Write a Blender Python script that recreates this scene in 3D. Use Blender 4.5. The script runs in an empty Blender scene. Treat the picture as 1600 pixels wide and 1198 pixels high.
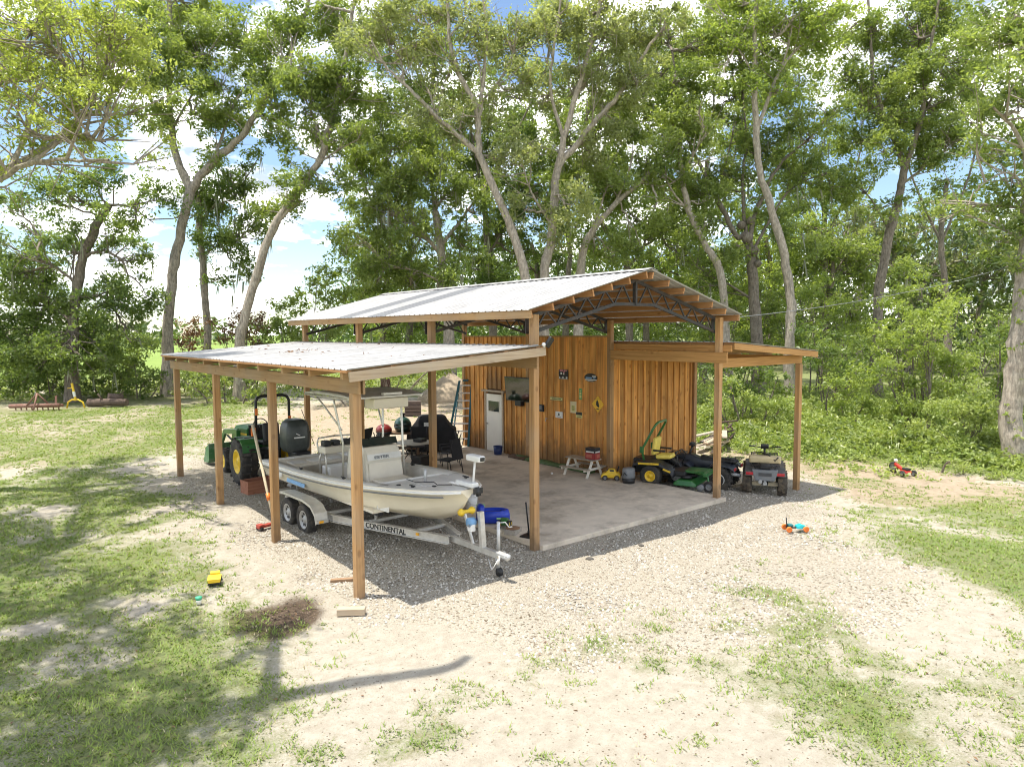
import bpy, bmesh, math, random
import numpy as np
from mathutils import Vector, Matrix, Euler
random.seed(7)
RNG = np.random.default_rng(11)
SC = bpy.context.scene
COL = SC.collection
PI = math.pi
rad = math.radians

# ------------------------------------------------------------------ camera
FPX = 1086.9                      # focal length in pixels of the 1600 px wide photograph
CAM_P = Vector((-5.11, -10.217, 4.292))
PITCH, YAW, ROLL = rad(4.116), rad(39.334), rad(-0.299)
fw = Vector((math.sin(YAW)*math.cos(PITCH), math.cos(YAW)*math.cos(PITCH), -math.sin(PITCH)))
rt0 = Vector((math.cos(YAW), -math.sin(YAW), 0)); up0 = rt0.cross(fw)
rt = rt0*math.cos(ROLL) + up0*math.sin(ROLL); up = up0*math.cos(ROLL) - rt0*math.sin(ROLL)
cd = bpy.data.cameras.new('camera'); cam = bpy.data.objects.new('camera', cd); COL.objects.link(cam)
m3 = Matrix((rt, up, -fw)).transposed()
cam.matrix_world = Matrix.Translation(CAM_P) @ m3.to_4x4()
cd.sensor_fit = 'HORIZONTAL'; cd.sensor_width = 36; cd.lens = 36*FPX/1600
cd.clip_start = 0.1; cd.clip_end = 6000
SC.camera = cam

# ------------------------------------------------------------------ sky, sun, exposure
SUN_TO = Vector((-0.82*.25, 0.57*.25, 1.0)).normalized()
w = bpy.data.worlds.new('World'); SC.world = w; w.use_nodes = True
nt = w.node_tree; nt.nodes.clear()
def N(nt, t, **k):
    n = nt.nodes.new(t)
    for a, b in k.items():
        if a.startswith('i_'):
            n.inputs[a[2:]].default_value = b
        else: setattr(n, a, b)
    return n
out = N(nt, 'ShaderNodeOutputWorld'); bg = N(nt, 'ShaderNodeBackground'); bg.inputs['Strength'].default_value = 0.06
sky = N(nt, 'ShaderNodeTexSky', sky_type='NISHITA', sun_disc=False)
sky.sun_elevation = math.asin(SUN_TO.z); sky.sun_rotation = math.atan2(SUN_TO.x, SUN_TO.y) % (2*PI)
sky.air_density = 1.0; sky.dust_density = 0.25; sky.ozone_density = 1.5
tc = N(nt, 'ShaderNodeTexCoord')
sep = N(nt, 'ShaderNodeSeparateXYZ'); nt.links.new(tc.outputs['Generated'], sep.inputs[0])
zp = N(nt, 'ShaderNodeMath', operation='MAXIMUM'); nt.links.new(sep.outputs['Z'], zp.inputs[0]); zp.inputs[1].default_value = 0.0
za = N(nt, 'ShaderNodeMath', operation='ADD'); nt.links.new(zp.outputs[0], za.inputs[0]); za.inputs[1].default_value = 0.28
dv = N(nt, 'ShaderNodeVectorMath', operation='DIVIDE'); nt.links.new(tc.outputs['Generated'], dv.inputs[0])
cb = N(nt, 'ShaderNodeCombineXYZ')
for i in range(3): nt.links.new(za.outputs[0], cb.inputs[i])
nt.links.new(cb.outputs[0], dv.inputs[1])
of = N(nt, 'ShaderNodeVectorMath', operation='ADD'); nt.links.new(dv.outputs[0], of.inputs[0]); of.inputs[1].default_value = (25.5, 13.5, 34.5)
cn = N(nt, 'ShaderNodeTexNoise'); cn.inputs['Scale'].default_value = 2.6; cn.inputs['Detail'].default_value = 9; cn.inputs['Roughness'].default_value = .56
nt.links.new(of.outputs[0], cn.inputs['Vector'])
cr = N(nt, 'ShaderNodeValToRGB'); cr.color_ramp.elements[0].position = .475; cr.color_ramp.elements[1].position = .60
nt.links.new(cn.outputs['Fac'], cr.inputs[0])
cn2 = N(nt, 'ShaderNodeTexNoise'); cn2.inputs['Scale'].default_value = 7; cn2.inputs['Detail'].default_value = 5
nt.links.new(of.outputs[0], cn2.inputs['Vector'])
cr2 = N(nt, 'ShaderNodeValToRGB'); cr2.color_ramp.elements[0].color = (4.2, 4.4, 4.7, 1); cr2.color_ramp.elements[1].color = (26., 25.5, 24.6, 1)
cr2.color_ramp.elements[0].position = .35; cr2.color_ramp.elements[1].position = .6
nt.links.new(cn2.outputs['Fac'], cr2.inputs[0])
mx = N(nt, 'ShaderNodeMix', data_type='RGBA')
nt.links.new(cr.outputs[0], mx.inputs[0]); nt.links.new(sky.outputs[0], mx.inputs[6]); nt.links.new(cr2.outputs[0], mx.inputs[7])
nt.links.new(mx.outputs[2], bg.inputs[0]); nt.links.new(bg.outputs[0], out.inputs[0])
sd = bpy.data.lights.new('sun', 'SUN'); sd.energy = 2.25; sd.angle = rad(0.53); sd.color = (1, .945, .85)
sun = bpy.data.objects.new('sun', sd); COL.objects.link(sun)
sun.rotation_euler = SUN_TO.to_track_quat('Z', 'Y').to_euler(); sun.location = (0, 0, 40)
SC.view_settings.view_transform = 'Standard'; SC.view_settings.look = 'None'
SC.view_settings.exposure = 1.84; SC.view_settings.gamma = 1.0
SC.view_settings.use_curve_mapping = False
try:
    SC.cycles.max_bounces = 7; SC.cycles.diffuse_bounces = 4; SC.cycles.transmission_bounces = 4
    SC.cycles.transparent_max_bounces = 6; SC.cycles.caustics_reflective = False; SC.cycles.caustics_refractive = False
    SC.cycles.sample_clamp_indirect = 6; SC.cycles.pixel_filter_type = 'BLACKMAN_HARRIS'; SC.cycles.filter_width = 1.05; SC.cycles.use_denoising = True; SC.cycles.denoiser = 'OPENIMAGEDENOISE'; SC.cycles.denoising_input_passes = 'RGB_ALBEDO_NORMAL'
except Exception: pass

# ------------------------------------------------------------------ helpers
def at(u, v, depth):
    """point that stands `depth` metres ahead of the camera on the line of photograph pixel (u, v)"""
    return CAM_P + (fw + rt*((u-800)/FPX) + up*((599-v)/FPX))*depth
def S(a, b, x):
    t = np.clip((np.asarray(x, float)-a)/(b-a), 0, 1); return t*t*(3-2*t)
_perm = RNG.random((256, 256))
def vnoise(x, y):
    x = np.asarray(x, float); y = np.asarray(y, float)
    xi = np.floor(x).astype(int); yi = np.floor(y).astype(int); fx = x-xi; fy = y-yi
    fx = fx*fx*(3-2*fx); fy = fy*fy*(3-2*fy)
    g = lambda a, b: _perm[a & 255, b & 255]
    return (g(xi, yi)*(1-fx)+g(xi+1, yi)*fx)*(1-fy)+(g(xi, yi+1)*(1-fx)+g(xi+1, yi+1)*fx)*fy
def fbm(x, y, s=1.0, o=4):
    r = 0; a = .5; t = 0
    for i in range(o):
        r = r+a*vnoise(np.asarray(x)*s+17.3*i, np.asarray(y)*s-9.1*i); t += a; a *= .5; s *= 2.03
    return r/t
def gz(x, y):
    """height of the ground"""
    x = np.asarray(x, float); y = np.asarray(y, float)
    A = .024*np.clip(y, 0, 35)*np.maximum(1-S(.4, 3.6, x), S(12, 16, y)*(1-S(22, 40, x)))
    B = -.28*S(10.2, 13.6, x)*(1-S(17, 30, x))*(1-S(2, 9, y))
    return A+B
def gzf(x, y): return float(gz(x, y))

MATS = {}
def mat(name, col, rough=.6, metal=0., var=.18, scale=9., bump=.0, orand=.0, spec=.5, stretch=(1, 1, 1), dirt=None, dirt_amt=.0, dscale=3., coat=0.):
    if name in MATS: return MATS[name]
    m = bpy.data.materials.new(name); m.use_nodes = True; t = m.node_tree; b = t.nodes['Principled BSDF']
    L = t.links.new
    b.inputs['Roughness'].default_value = rough; b.inputs['Metallic'].default_value = metal
    b.inputs['Specular IOR Level'].default_value = spec
    if coat: b.inputs['Coat Weight'].default_value = coat
    c = N(t, 'ShaderNodeTexCoord'); mp = N(t, 'ShaderNodeMapping'); mp.inputs['Scale'].default_value = stretch
    oi = N(t, 'ShaderNodeObjectInfo'); ad = N(t, 'ShaderNodeVectorMath', operation='MULTIPLY_ADD')
    cbx = N(t, 'ShaderNodeCombineXYZ')
    for i in range(3): L(oi.outputs['Random'], cbx.inputs[i])
    L(cbx.outputs[0], ad.inputs[0]); ad.inputs[1].default_value = (37, 51, 23); L(c.outputs['Object'], ad.inputs[2])
    L(ad.outputs[0], mp.inputs['Vector'])
    n = N(t, 'ShaderNodeTexNoise'); n.inputs['Scale'].default_value = scale; n.inputs['Detail'].default_value = 6; n.inputs['Roughness'].default_value = .62
    L(mp.outputs[0], n.inputs['Vector'])
    mr = N(t, 'ShaderNodeMapRange'); mr.inputs[1].default_value = .25; mr.inputs[2].default_value = .75
    mr.inputs[3].default_value = 1-var; mr.inputs[4].default_value = 1+var
    L(n.outputs['Fac'], mr.inputs[0])
    val = mr.outputs[0]
    if orand:
        m2 = N(t, 'ShaderNodeMapRange'); m2.inputs[3].default_value = 1-orand; m2.inputs[4].default_value = 1+orand
        L(oi.outputs['Random'], m2.inputs[0])
        mu = N(t, 'ShaderNodeMath', operation='MULTIPLY'); L(val, mu.inputs[0]); L(m2.outputs[0], mu.inputs[1]); val = mu.outputs[0]
    vm = N(t, 'ShaderNodeVectorMath', operation='SCALE'); vm.inputs[0].default_value = col; L(val, vm.inputs['Scale'])
    colout = vm.outputs[0]
    if dirt:
        n2 = N(t, 'ShaderNodeTexNoise'); n2.inputs['Scale'].default_value = dscale; n2.inputs['Detail'].default_value = 8; n2.inputs['Roughness'].default_value = .7
        L(ad.outputs[0], n2.inputs['Vector'])
        r2 = N(t, 'ShaderNodeMapRange'); r2.inputs[1].default_value = .48; r2.inputs[2].default_value = .72; r2.inputs[4].default_value = dirt_amt
        L(n2.outputs['Fac'], r2.inputs[0])
        mxx = N(t, 'ShaderNodeMix', data_type='RGBA'); L(r2.outputs[0], mxx.inputs[0]); L(colout, mxx.inputs[6]); mxx.inputs[7].default_value = (*dirt, 1)
        colout = mxx.outputs[2]
    L(colout, b.inputs['Base Color'])
    if bump:
        bp = N(t, 'ShaderNodeBump'); bp.inputs['Strength'].default_value = bump; bp.inputs['Distance'].default_value = .02
        L(n.outputs['Fac'], bp.inputs['Height']); L(bp.outputs[0], b.inputs['Normal'])
    MATS[name] = m; return m
def wood(name, col, dark, axis=2, rough=.72, orand=.2, knots=.8, weather=None, wamt=0., base=0.):
    """sawn timber: long grain streaks along `axis`, knots"""
    if name in MATS: return MATS[name]
    m = bpy.data.materials.new(name); m.use_nodes = True; t = m.node_tree; b = t.nodes['Principled BSDF']; L = t.links.new
    b.inputs['Roughness'].default_value = rough; b.inputs['Specular IOR Level'].default_value = .25
    c = N(t, 'ShaderNodeTexCoord'); oi = N(t, 'ShaderNodeObjectInfo'); cbx = N(t, 'ShaderNodeCombineXYZ')
    for i in range(3): L(oi.outputs['Random'], cbx.inputs[i])
    ad = N(t, 'ShaderNodeVectorMath', operation='MULTIPLY_ADD'); L(cbx.outputs[0], ad.inputs[0]); ad.inputs[1].default_value = (41, 29, 53); L(c.outputs['Object'], ad.inputs[2])
    st = [14., 14., 14.]; st[axis] = .55
    mp = N(t, 'ShaderNodeMapping'); mp.inputs['Scale'].default_value = st; L(ad.outputs[0], mp.inputs['Vector'])
    n = N(t, 'ShaderNodeTexNoise'); n.inputs['Scale'].default_value = 1.6; n.inputs['Detail'].default_value = 7; n.inputs['Distortion'].default_value = .6; L(mp.outputs[0], n.inputs['Vector'])
    st2 = [4.5, 4.5, 4.5]; st2[axis] = 2.6
    mp2 = N(t, 'ShaderNodeMapping'); mp2.inputs['Scale'].default_value = st2; L(ad.outputs[0], mp2.inputs['Vector'])
    vo = N(t, 'ShaderNodeTexVoronoi'); vo.inputs['Scale'].default_value = 1.0; L(mp2.outputs[0], vo.inputs['Vector'])
    kr = N(t, 'ShaderNodeMapRange'); kr.inputs[1].default_value = .10; kr.inputs[2].default_value = .24; kr.inputs[3].default_value = knots; kr.inputs[4].default_value = 0; L(vo.outputs['Distance'], kr.inputs[0])
    gr = N(t, 'ShaderNodeMapRange'); gr.inputs[1].default_value = .38; gr.inputs[2].default_value = .72; gr.inputs[4].default_value = .75; L(n.outputs['Fac'], gr.inputs[0])
    mxm = N(t, 'ShaderNodeMath', operation='MAXIMUM'); L(kr.outputs[0], mxm.inputs[0]); L(gr.outputs[0], mxm.inputs[1])
    mix = N(t, 'ShaderNodeMix', data_type='RGBA'); L(mxm.outputs[0], mix.inputs[0]); mix.inputs[6].default_value = (*col, 1); mix.inputs[7].default_value = (*dark, 1)
    res = mix.outputs[2]
    if weather:
        n3 = N(t, 'ShaderNodeTexNoise'); n3.inputs['Scale'].default_value = 1.3; n3.inputs['Detail'].default_value = 5; L(ad.outputs[0], n3.inputs['Vector'])
        r3 = N(t, 'ShaderNodeMapRange'); r3.inputs[1].default_value = .4; r3.inputs[2].default_value = .7; r3.inputs[4].default_value = wamt; L(n3.outputs['Fac'], r3.inputs[0])
        mw = N(t, 'ShaderNodeMix', data_type='RGBA'); L(r3.outputs[0], mw.inputs[0]); L(res, mw.inputs[6]); mw.inputs[7].default_value = (*weather, 1); res = mw.outputs[2]
    if base:                                                        # mildew and splashed dirt at the foot of the timber
        sz = N(t, 'ShaderNodeSeparateXYZ'); L(c.outputs['Object'], sz.inputs[0]); n4 = N(t, 'ShaderNodeTexNoise'); n4.inputs['Scale'].default_value = 3.; n4.inputs['Detail'].default_value = 6; L(ad.outputs[0], n4.inputs['Vector'])
        zz = N(t, 'ShaderNodeMath', operation='MULTIPLY_ADD'); L(n4.outputs['Fac'], zz.inputs[0]); zz.inputs[1].default_value = -1.6; zz.inputs[2].default_value = .8
        z2 = N(t, 'ShaderNodeMath', operation='ADD'); L(sz.outputs['Z'], z2.inputs[0]); L(zz.outputs[0], z2.inputs[1])
        r4 = N(t, 'ShaderNodeMapRange'); r4.inputs[1].default_value = .25; r4.inputs[2].default_value = base; r4.inputs[3].default_value = .7; r4.inputs[4].default_value = 0; L(z2.outputs[0], r4.inputs[0])
        m4 = N(t, 'ShaderNodeMix', data_type='RGBA'); L(r4.outputs[0], m4.inputs[0]); L(res, m4.inputs[6]); m4.inputs[7].default_value = (.16, .105, .06, 1); res = m4.outputs[2]
    m2 = N(t, 'ShaderNodeMapRange'); m2.inputs[3].default_value = 1-orand; m2.inputs[4].default_value = 1+orand; L(oi.outputs['Random'], m2.inputs[0])
    sc = N(t, 'ShaderNodeVectorMath', operation='SCALE'); L(res, sc.inputs[0]); L(m2.outputs[0], sc.inputs['Scale'])
    L(sc.outputs[0], b.inputs['Base Color'])
    bp = N(t, 'ShaderNodeBump'); bp.inputs['Strength'].default_value = .25; bp.inputs['Distance'].default_value = .006; L(n.outputs['Fac'], bp.inputs['Height']); L(bp.outputs[0], b.inputs['Normal'])
    MATS[name] = m; return m
def leafmat(name, ca, cb_, trans=.35, rough=.38):
    """leaf: colour runs from ca to cb_ by the leaf's own random tint; light passes through"""
    if name in MATS: return MATS[name]
    m = bpy.data.materials.new(name); m.use_nodes = True; t = m.node_tree; b = t.nodes['Principled BSDF']; L = t.links.new
    b.inputs['Roughness'].default_value = rough; b.inputs['Specular IOR Level'].default_value = .5
    a = N(t, 'ShaderNodeAttribute', attribute_name='tint')
    r = N(t, 'ShaderNodeMix', data_type='RGBA'); L(a.outputs['Fac'], r.inputs[0]); r.inputs[6].default_value = (*ca, 1); r.inputs[7].default_value = (*cb_, 1)
    L(r.outputs[2], b.inputs['Base Color'])
    tr = N(t, 'ShaderNodeBsdfTranslucent')
    br = N(t, 'ShaderNodeMix', data_type='RGBA', blend_type='MULTIPLY'); br.inputs[0].default_value = 1; L(r.outputs[2], br.inputs[6]); br.inputs[7].default_value = (1.48, 1.5, .68, 1)
    L(br.outputs[2], tr.inputs[0])
    mxs = N(t, 'ShaderNodeMixShader'); mxs.inputs[0].default_value = trans
    L(b.outputs[0], mxs.inputs[1]); L(tr.outputs[0], mxs.inputs[2]); L(mxs.outputs[0], t.nodes['Material Output'].inputs[0])
    MATS[name] = m; return m

def tag(o, label=None, cat=None, group=None, kind=None):
    if label: o['label'] = label
    if cat: o['category'] = cat
    if group: o['group'] = group
    if kind: o['kind'] = kind
    return o
def empty(name, loc=(0, 0, 0), rz=0., label=None, cat=None, group=None):
    o = bpy.data.objects.new(name, None); COL.objects.link(o); o.location = loc; o.rotation_euler = (0, 0, rz); o.empty_display_size = .2
    return tag(o, label, cat, group)
def link(name, me, parent=None, loc=None, rot=None):
    o = bpy.data.objects.new(name, me); COL.objects.link(o)
    if parent is not None: o.parent = parent
    if loc is not None: o.location = loc
    if rot is not None: o.rotation_euler = rot
    return o
class MB:
    """mesh builder: collects simple shapes, links them as one mesh object"""
    def __init__(s): s.v = []; s.f = []; s.sm = []
    def add(s, vs, fs, smooth=False):
        k = len(s.v); s.v += [tuple(p) for p in vs]; s.f += [tuple(i+k for i in f) for f in fs]; s.sm += [smooth]*len(fs); return s
    def box(s, c, d, rot=None, top=1., topy=None):
        x, y, z = d[0]/2, d[1]/2, d[2]/2; ty = top if topy is None else topy
        P = [(-x, -y, -z), (x, -y, -z), (x, y, -z), (-x, y, -z), (-x*top, -y*ty, z), (x*top, -y*ty, z), (x*top, y*ty, z), (-x*top, y*ty, z)]
        if rot is not None:
            R = Euler(rot).to_matrix(); P = [R @ Vector(p) for p in P]
        return s.add([(p[0]+c[0], p[1]+c[1], p[2]+c[2]) for p in P], [(0, 3, 2, 1), (4, 5, 6, 7), (0, 1, 5, 4), (1, 2, 6, 5), (2, 3, 7, 6), (3, 0, 4, 7)])
    def beam(s, a, b, wd, h, upv=(0, 0, 1)):
        a = Vector(a); b = Vector(b); d = (b-a).normalized(); u = Vector(upv); r = d.cross(u)
        if r.length < 1e-4: r = d.cross(Vector((1, 0, 0)))
        r.normalize(); u = r.cross(d); P = []
        for p in (a, b):
            for i, j in ((-1, -1), (1, -1), (1, 1), (-1, 1)): P.append(p+r*(i*wd/2)+u*(j*h/2))
        return s.add(P, [(0, 1, 2, 3), (7, 6, 5, 4), (0, 4, 5, 1), (1, 5, 6, 2), (2, 6, 7, 3), (3, 7, 4, 0)])
    def tube(s, pts, r, n=8, caps=True, smooth=True):
        pts = [Vector(p) for p in pts]; m = len(pts)
        rr = [r]*m if not hasattr(r, '__len__') else list(r)
        V = []; prev = None
        for i, p in enumerate(pts):
            d = (pts[min(i+1, m-1)]-pts[max(i-1, 0)]).normalized()
            if prev is None:
                a = d.cross(Vector((0, 0, 1)))
                if a.length < .05: a = d.cross(Vector((1, 0, 0)))
            else: a = prev-d*prev.dot(d)
            a.normalize(); prev = a; b = d.cross(a)
            for k in range(n):
                t = 2*PI*k/n; V.append(p+(a*math.cos(t)+b*math.sin(t))*rr[i])
        F = []
        for i in range(m-1):
            for k in range(n):
                k2 = (k+1) % n; F.append((i*n+k, i*n+k2, (i+1)*n+k2, (i+1)*n+k))
        s.add(V, F, smooth)
        if caps:
            k0 = len(s.v)-len(V); s.f.append(tuple(k0+k for k in reversed(range(n)))); s.f.append(tuple(k0+(m-1)*n+k for k in range(n))); s.sm += [False, False]
        return s
    def lathe(s, prof, n=20, o=(0, 0, 0), axis='z', smooth=True, sq=None, cap=True):
        V = []
        for (r, z) in prof:
            for k in range(n):
                t = 2*PI*k/n; x, y = r*math.cos(t), r*math.sin(t)
                if sq: x *= sq[0]; y *= sq[1]
                q = (x, y, z) if axis == 'z' else ((z, x, y) if axis == 'x' else (y, z, x))
                V.append((q[0]+o[0], q[1]+o[1], q[2]+o[2]))
        F = []; m = len(prof)
        for i in range(m-1):
            for k in range(n):
                k2 = (k+1) % n; F.append((i*n+k, i*n+k2, (i+1)*n+k2, (i+1)*n+k))
        k0 = len(s.v); s.add(V, F, smooth)
        if cap and prof[0][0] > 1e-4: s.f.append(tuple(k0+k for k in reversed(range(n)))); s.sm.append(False)
        if cap and prof[-1][0] > 1e-4: s.f.append(tuple(k0+(m-1)*n+k for k in range(n))); s.sm.append(False)
        return s
    def loft(s, rings, close=True, caps=True, smooth=True):
        n = len(rings[0]); V = [p for r in rings for p in r]; F = []; kk = n if close else n-1
        for i in range(len(rings)-1):
            for k in range(kk):
                k2 = (k+1) % n; F.append((i*n+k, i*n+k2, (i+1)*n+k2, (i+1)*n+k))
        k0 = len(s.v); s.add(V, F, smooth)
        if caps:
            s.f.append(tuple(k0+k for k in reversed(range(n)))); s.f.append(tuple(k0+(len(rings)-1)*n+k for k in range(n))); s.sm += [False, False]
        return s
    def prism(s, poly, d, o=(0, 0, 0), axes='xz'):
        """polygon in the plane `axes`, extruded by d along the third axis"""
        def P(a, b, c):
            q = {'xz': (a, c, b), 'yz': (c, a, b), 'xy': (a, b, c)}[axes]; return (q[0]+o[0], q[1]+o[1], q[2]+o[2])
        n = len(poly); V = [P(a, b, 0) for a, b in poly]+[P(a, b, d) for a, b in poly]
        return s.add(V, [tuple(range(n)), tuple(range(2*n-1, n-1, -1))]+[(i, n+i, n+(i+1) % n, (i+1) % n) for i in range(n)])
    def sphere(s, c, r, n=10, m=6):
        r = (r, r, r) if not hasattr(r, '__len__') else r
        V = [(c[0], c[1], c[2]-r[2])]
        for i in range(1, m):
            p = -PI/2+PI*i/m
            for k in range(n):
                t = 2*PI*k/n; V.append((c[0]+r[0]*math.cos(p)*math.cos(t), c[1]+r[1]*math.cos(p)*math.sin(t), c[2]+r[2]*math.sin(p)))
        V.append((c[0], c[1], c[2]+r[2])); F = []; last = len(V)-1
        for k in range(n): F.append((0, 1+(k+1) % n, 1+k)); F.append((last, 1+(m-2)*n+k, 1+(m-2)*n+(k+1) % n))
        for i in range(m-2):
            for k in range(n): F.append((1+i*n+k, 1+i*n+(k+1) % n, 1+(i+1)*n+(k+1) % n, 1+(i+1)*n+k))
        return s.add(V, F, True)
    def mesh(s, name, m):
        me = bpy.data.meshes.new(name); me.from_pydata([tuple(p) for p in s.v], [], s.f)
        me.polygons.foreach_set('use_smooth', s.sm); me.materials.append(m)
        bm = bmesh.new(); bm.from_mesh(me); bmesh.ops.recalc_face_normals(bm, faces=bm.faces); bm.to_mesh(me); bm.free()
        return me
    def build(s, name, m, parent=None, loc=None, rot=None, bevel=0., label=None):
        o = link(name, s.mesh(name, m), parent, loc, rot)
        if bevel:
            b = o.modifiers.new('bevel', 'BEVEL'); b.width = bevel; b.segments = 2; b.limit_method = 'ANGLE'; b.angle_limit = rad(40); b.harden_normals = False
        if label: o['label'] = label
        return o
def text(name, s, size, m, parent, loc, rot, ext=.002, sx=1.):
    cu = bpy.data.curves.new(name, 'FONT'); cu.body = s; cu.size = size; cu.extrude = ext; cu.materials.append(m); cu.align_x = 'LEFT'; cu.offset = size*.02
    o = bpy.data.objects.new(name, cu); COL.objects.link(o); o.parent = parent; o.location = loc; o.rotation_euler = rot; o.scale = (sx, 1, 1)
    bpy.context.view_layer.update(); me = bpy.data.meshes.new_from_object(o.evaluated_get(bpy.context.evaluated_depsgraph_get())); bpy.data.objects.remove(o)
    o = link(name, me, parent, loc, rot); o.scale = (sx, 1, 1)
    if not me.materials: me.materials.append(m)
    return o
def copy_tree(o, parent=None):
    c = o.copy(); COL.objects.link(c)
    if parent is not None: c.parent = parent
    for ch in o.children: copy_tree(ch, c)
    return c
def raw_mesh(name, V, F, m, tint=None, smooth=False):
    """V (n,3), F (k,q) numpy arrays"""
    me = bpy.data.meshes.new(name); V = np.asarray(V, np.float32); F = np.asarray(F, np.int32); k, q = F.shape
    me.vertices.add(len(V)); me.vertices.foreach_set('co', V.ravel())
    me.loops.add(k*q); me.loops.foreach_set('vertex_index', F.ravel())
    me.polygons.add(k); me.polygons.foreach_set('loop_start', np.arange(0, k*q, q, dtype=np.int32))
    me.polygons.foreach_set('use_smooth', np.full(k, smooth))
    if tint is not None:
        a = me.attributes.new('tint', 'FLOAT', 'FACE'); a.data.foreach_set('value', np.asarray(tint, np.float32))
    me.materials.append(m); me.update(calc_edges=True); return me
def leaves_arr(C, L, W, nbias=(0, 0, .5), rng=RNG):
    """leaf shaped quads (base, side, tip, side) at centres C"""
    n = len(C); L = np.broadcast_to(L, n)[:, None]*(.5+.95*rng.random((n, 1))); W = L*W
    nr = rng.normal(size=(n, 3))+np.asarray(nbias); nr /= np.linalg.norm(nr, axis=1, keepdims=True)+1e-9
    d = rng.normal(size=(n, 3)); d -= nr*(d*nr).sum(1, keepdims=True); d /= np.linalg.norm(d, axis=1, keepdims=True)+1e-9
    sd_ = np.cross(nr, d)
    V = np.stack([C-d*L*.5, C+sd_*W*.5+nr*L*.06-d*L*.05, C+d*L*.5-nr*L*.08, C-sd_*W*.5+nr*L*.06-d*L*.05], 1).reshape(-1, 3)
    return V
def quads(n): return np.arange(4*n, dtype=np.int32).reshape(n, 4)
# ------------------------------------------------------------------ ground
WX, XR, XO, D = 3.822, 9.98, 13.9, 3.66      # post lines: main left, main right, right lean-to; bay length
def inpoly(x, y, poly):
    x = np.asarray(x, float); y = np.asarray(y, float); c = np.zeros(x.shape, bool); n = len(poly)
    for i in range(n):
        x0, y0 = poly[i]; x1, y1 = poly[(i+1) % n]
        if y0 == y1: continue
        c ^= ((y0 > y) != (y1 > y)) & (x < (x1-x0)*(y-y0)/(y1-y0)+x0)
    return c
def soft(x, y, poly, r):
    """polygon membership averaged over a small neighbourhood"""
    a = 0.
    k = [(0, 0)]+[(r*math.cos(t), r*math.sin(t)) for t in np.linspace(0, 2*PI, 8, endpoint=False)]+[(.5*r*math.cos(t), .5*r*math.sin(t)) for t in np.linspace(.3, .3+2*PI, 6, endpoint=False)]
    for dx, dy in k: a = a+inpoly(np.asarray(x)+dx, np.asarray(y)+dy, poly)
    return a/len(k)
P_GRAVEL = [(3, 14), (0.1, 13.8), (-0.4, 7.6), (-0.5, 4.2), (-0.8, 0.9), (-0.7, -0.9), (-0.2, -1.6), (0.8, -2.4), (1.3, -3.7), (2.2, -4.9), (3.8, -5.8), (6.0, -6.3), (7.8, -5.4), (9.4, -4.0), (11.2, -2.2), (13.6, -1.2), (16, 1.2), (15.4, 5), (13, 9), (12, 14)]
P_GR = [(11.4, -2.3), (13.6, -2.4), (17, -3.5), (30, -8), (20, -20), (8, -16), (7.2, -7.3), (7.7, -6.0), (8.6, -4.8), (9.8, -3.6)]
P_GP = [(1.9, -5.5), (2.6, -5.35), (3.5, -5.5), (4.2, -6.3), (4.4, -7.1), (3.4, -7.8), (2.4, -7.6), (1.9, -7.0), (1.8, -6.2)]
P_BR = [(7, -7.6), (3.9, -7.4), (3.6, -7.9), (2.0, -7.6), (1.4, -10), (8, -14)]
P_STRAW = [(16, 6), (19.5, 4), (20.7, -.5), (19, -3.3), (22, -8), (15, -5.3), (14.0, -2.7), (13.4, -1.0), (15.6, .6)]
P_BDIRT = [(9.8, 25.2), (14.5, 26.4), (16.9, 19.7), (14.2, 12.0), (11, 11.4), (3, 12.6), (3.5, 19)]
P_LEFT = [(-1.6, -.4), (-1.3, 1.5), (-1.6, 3.2), (-.9, 5), (-.8, 8), (-.6, 12), (-1.0, 17), (-12, 20), (-30, 8), (-20, -14), (-5, -12), (-2.6, -3.5)]
P_BACKL = [(-40, 20), (-40, 40), (5.3, 40), (9, 33), (9.5, 26), (3.5, 19), (2.0, 14.4), (-.5, 14)]
P_FLD = None
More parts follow.
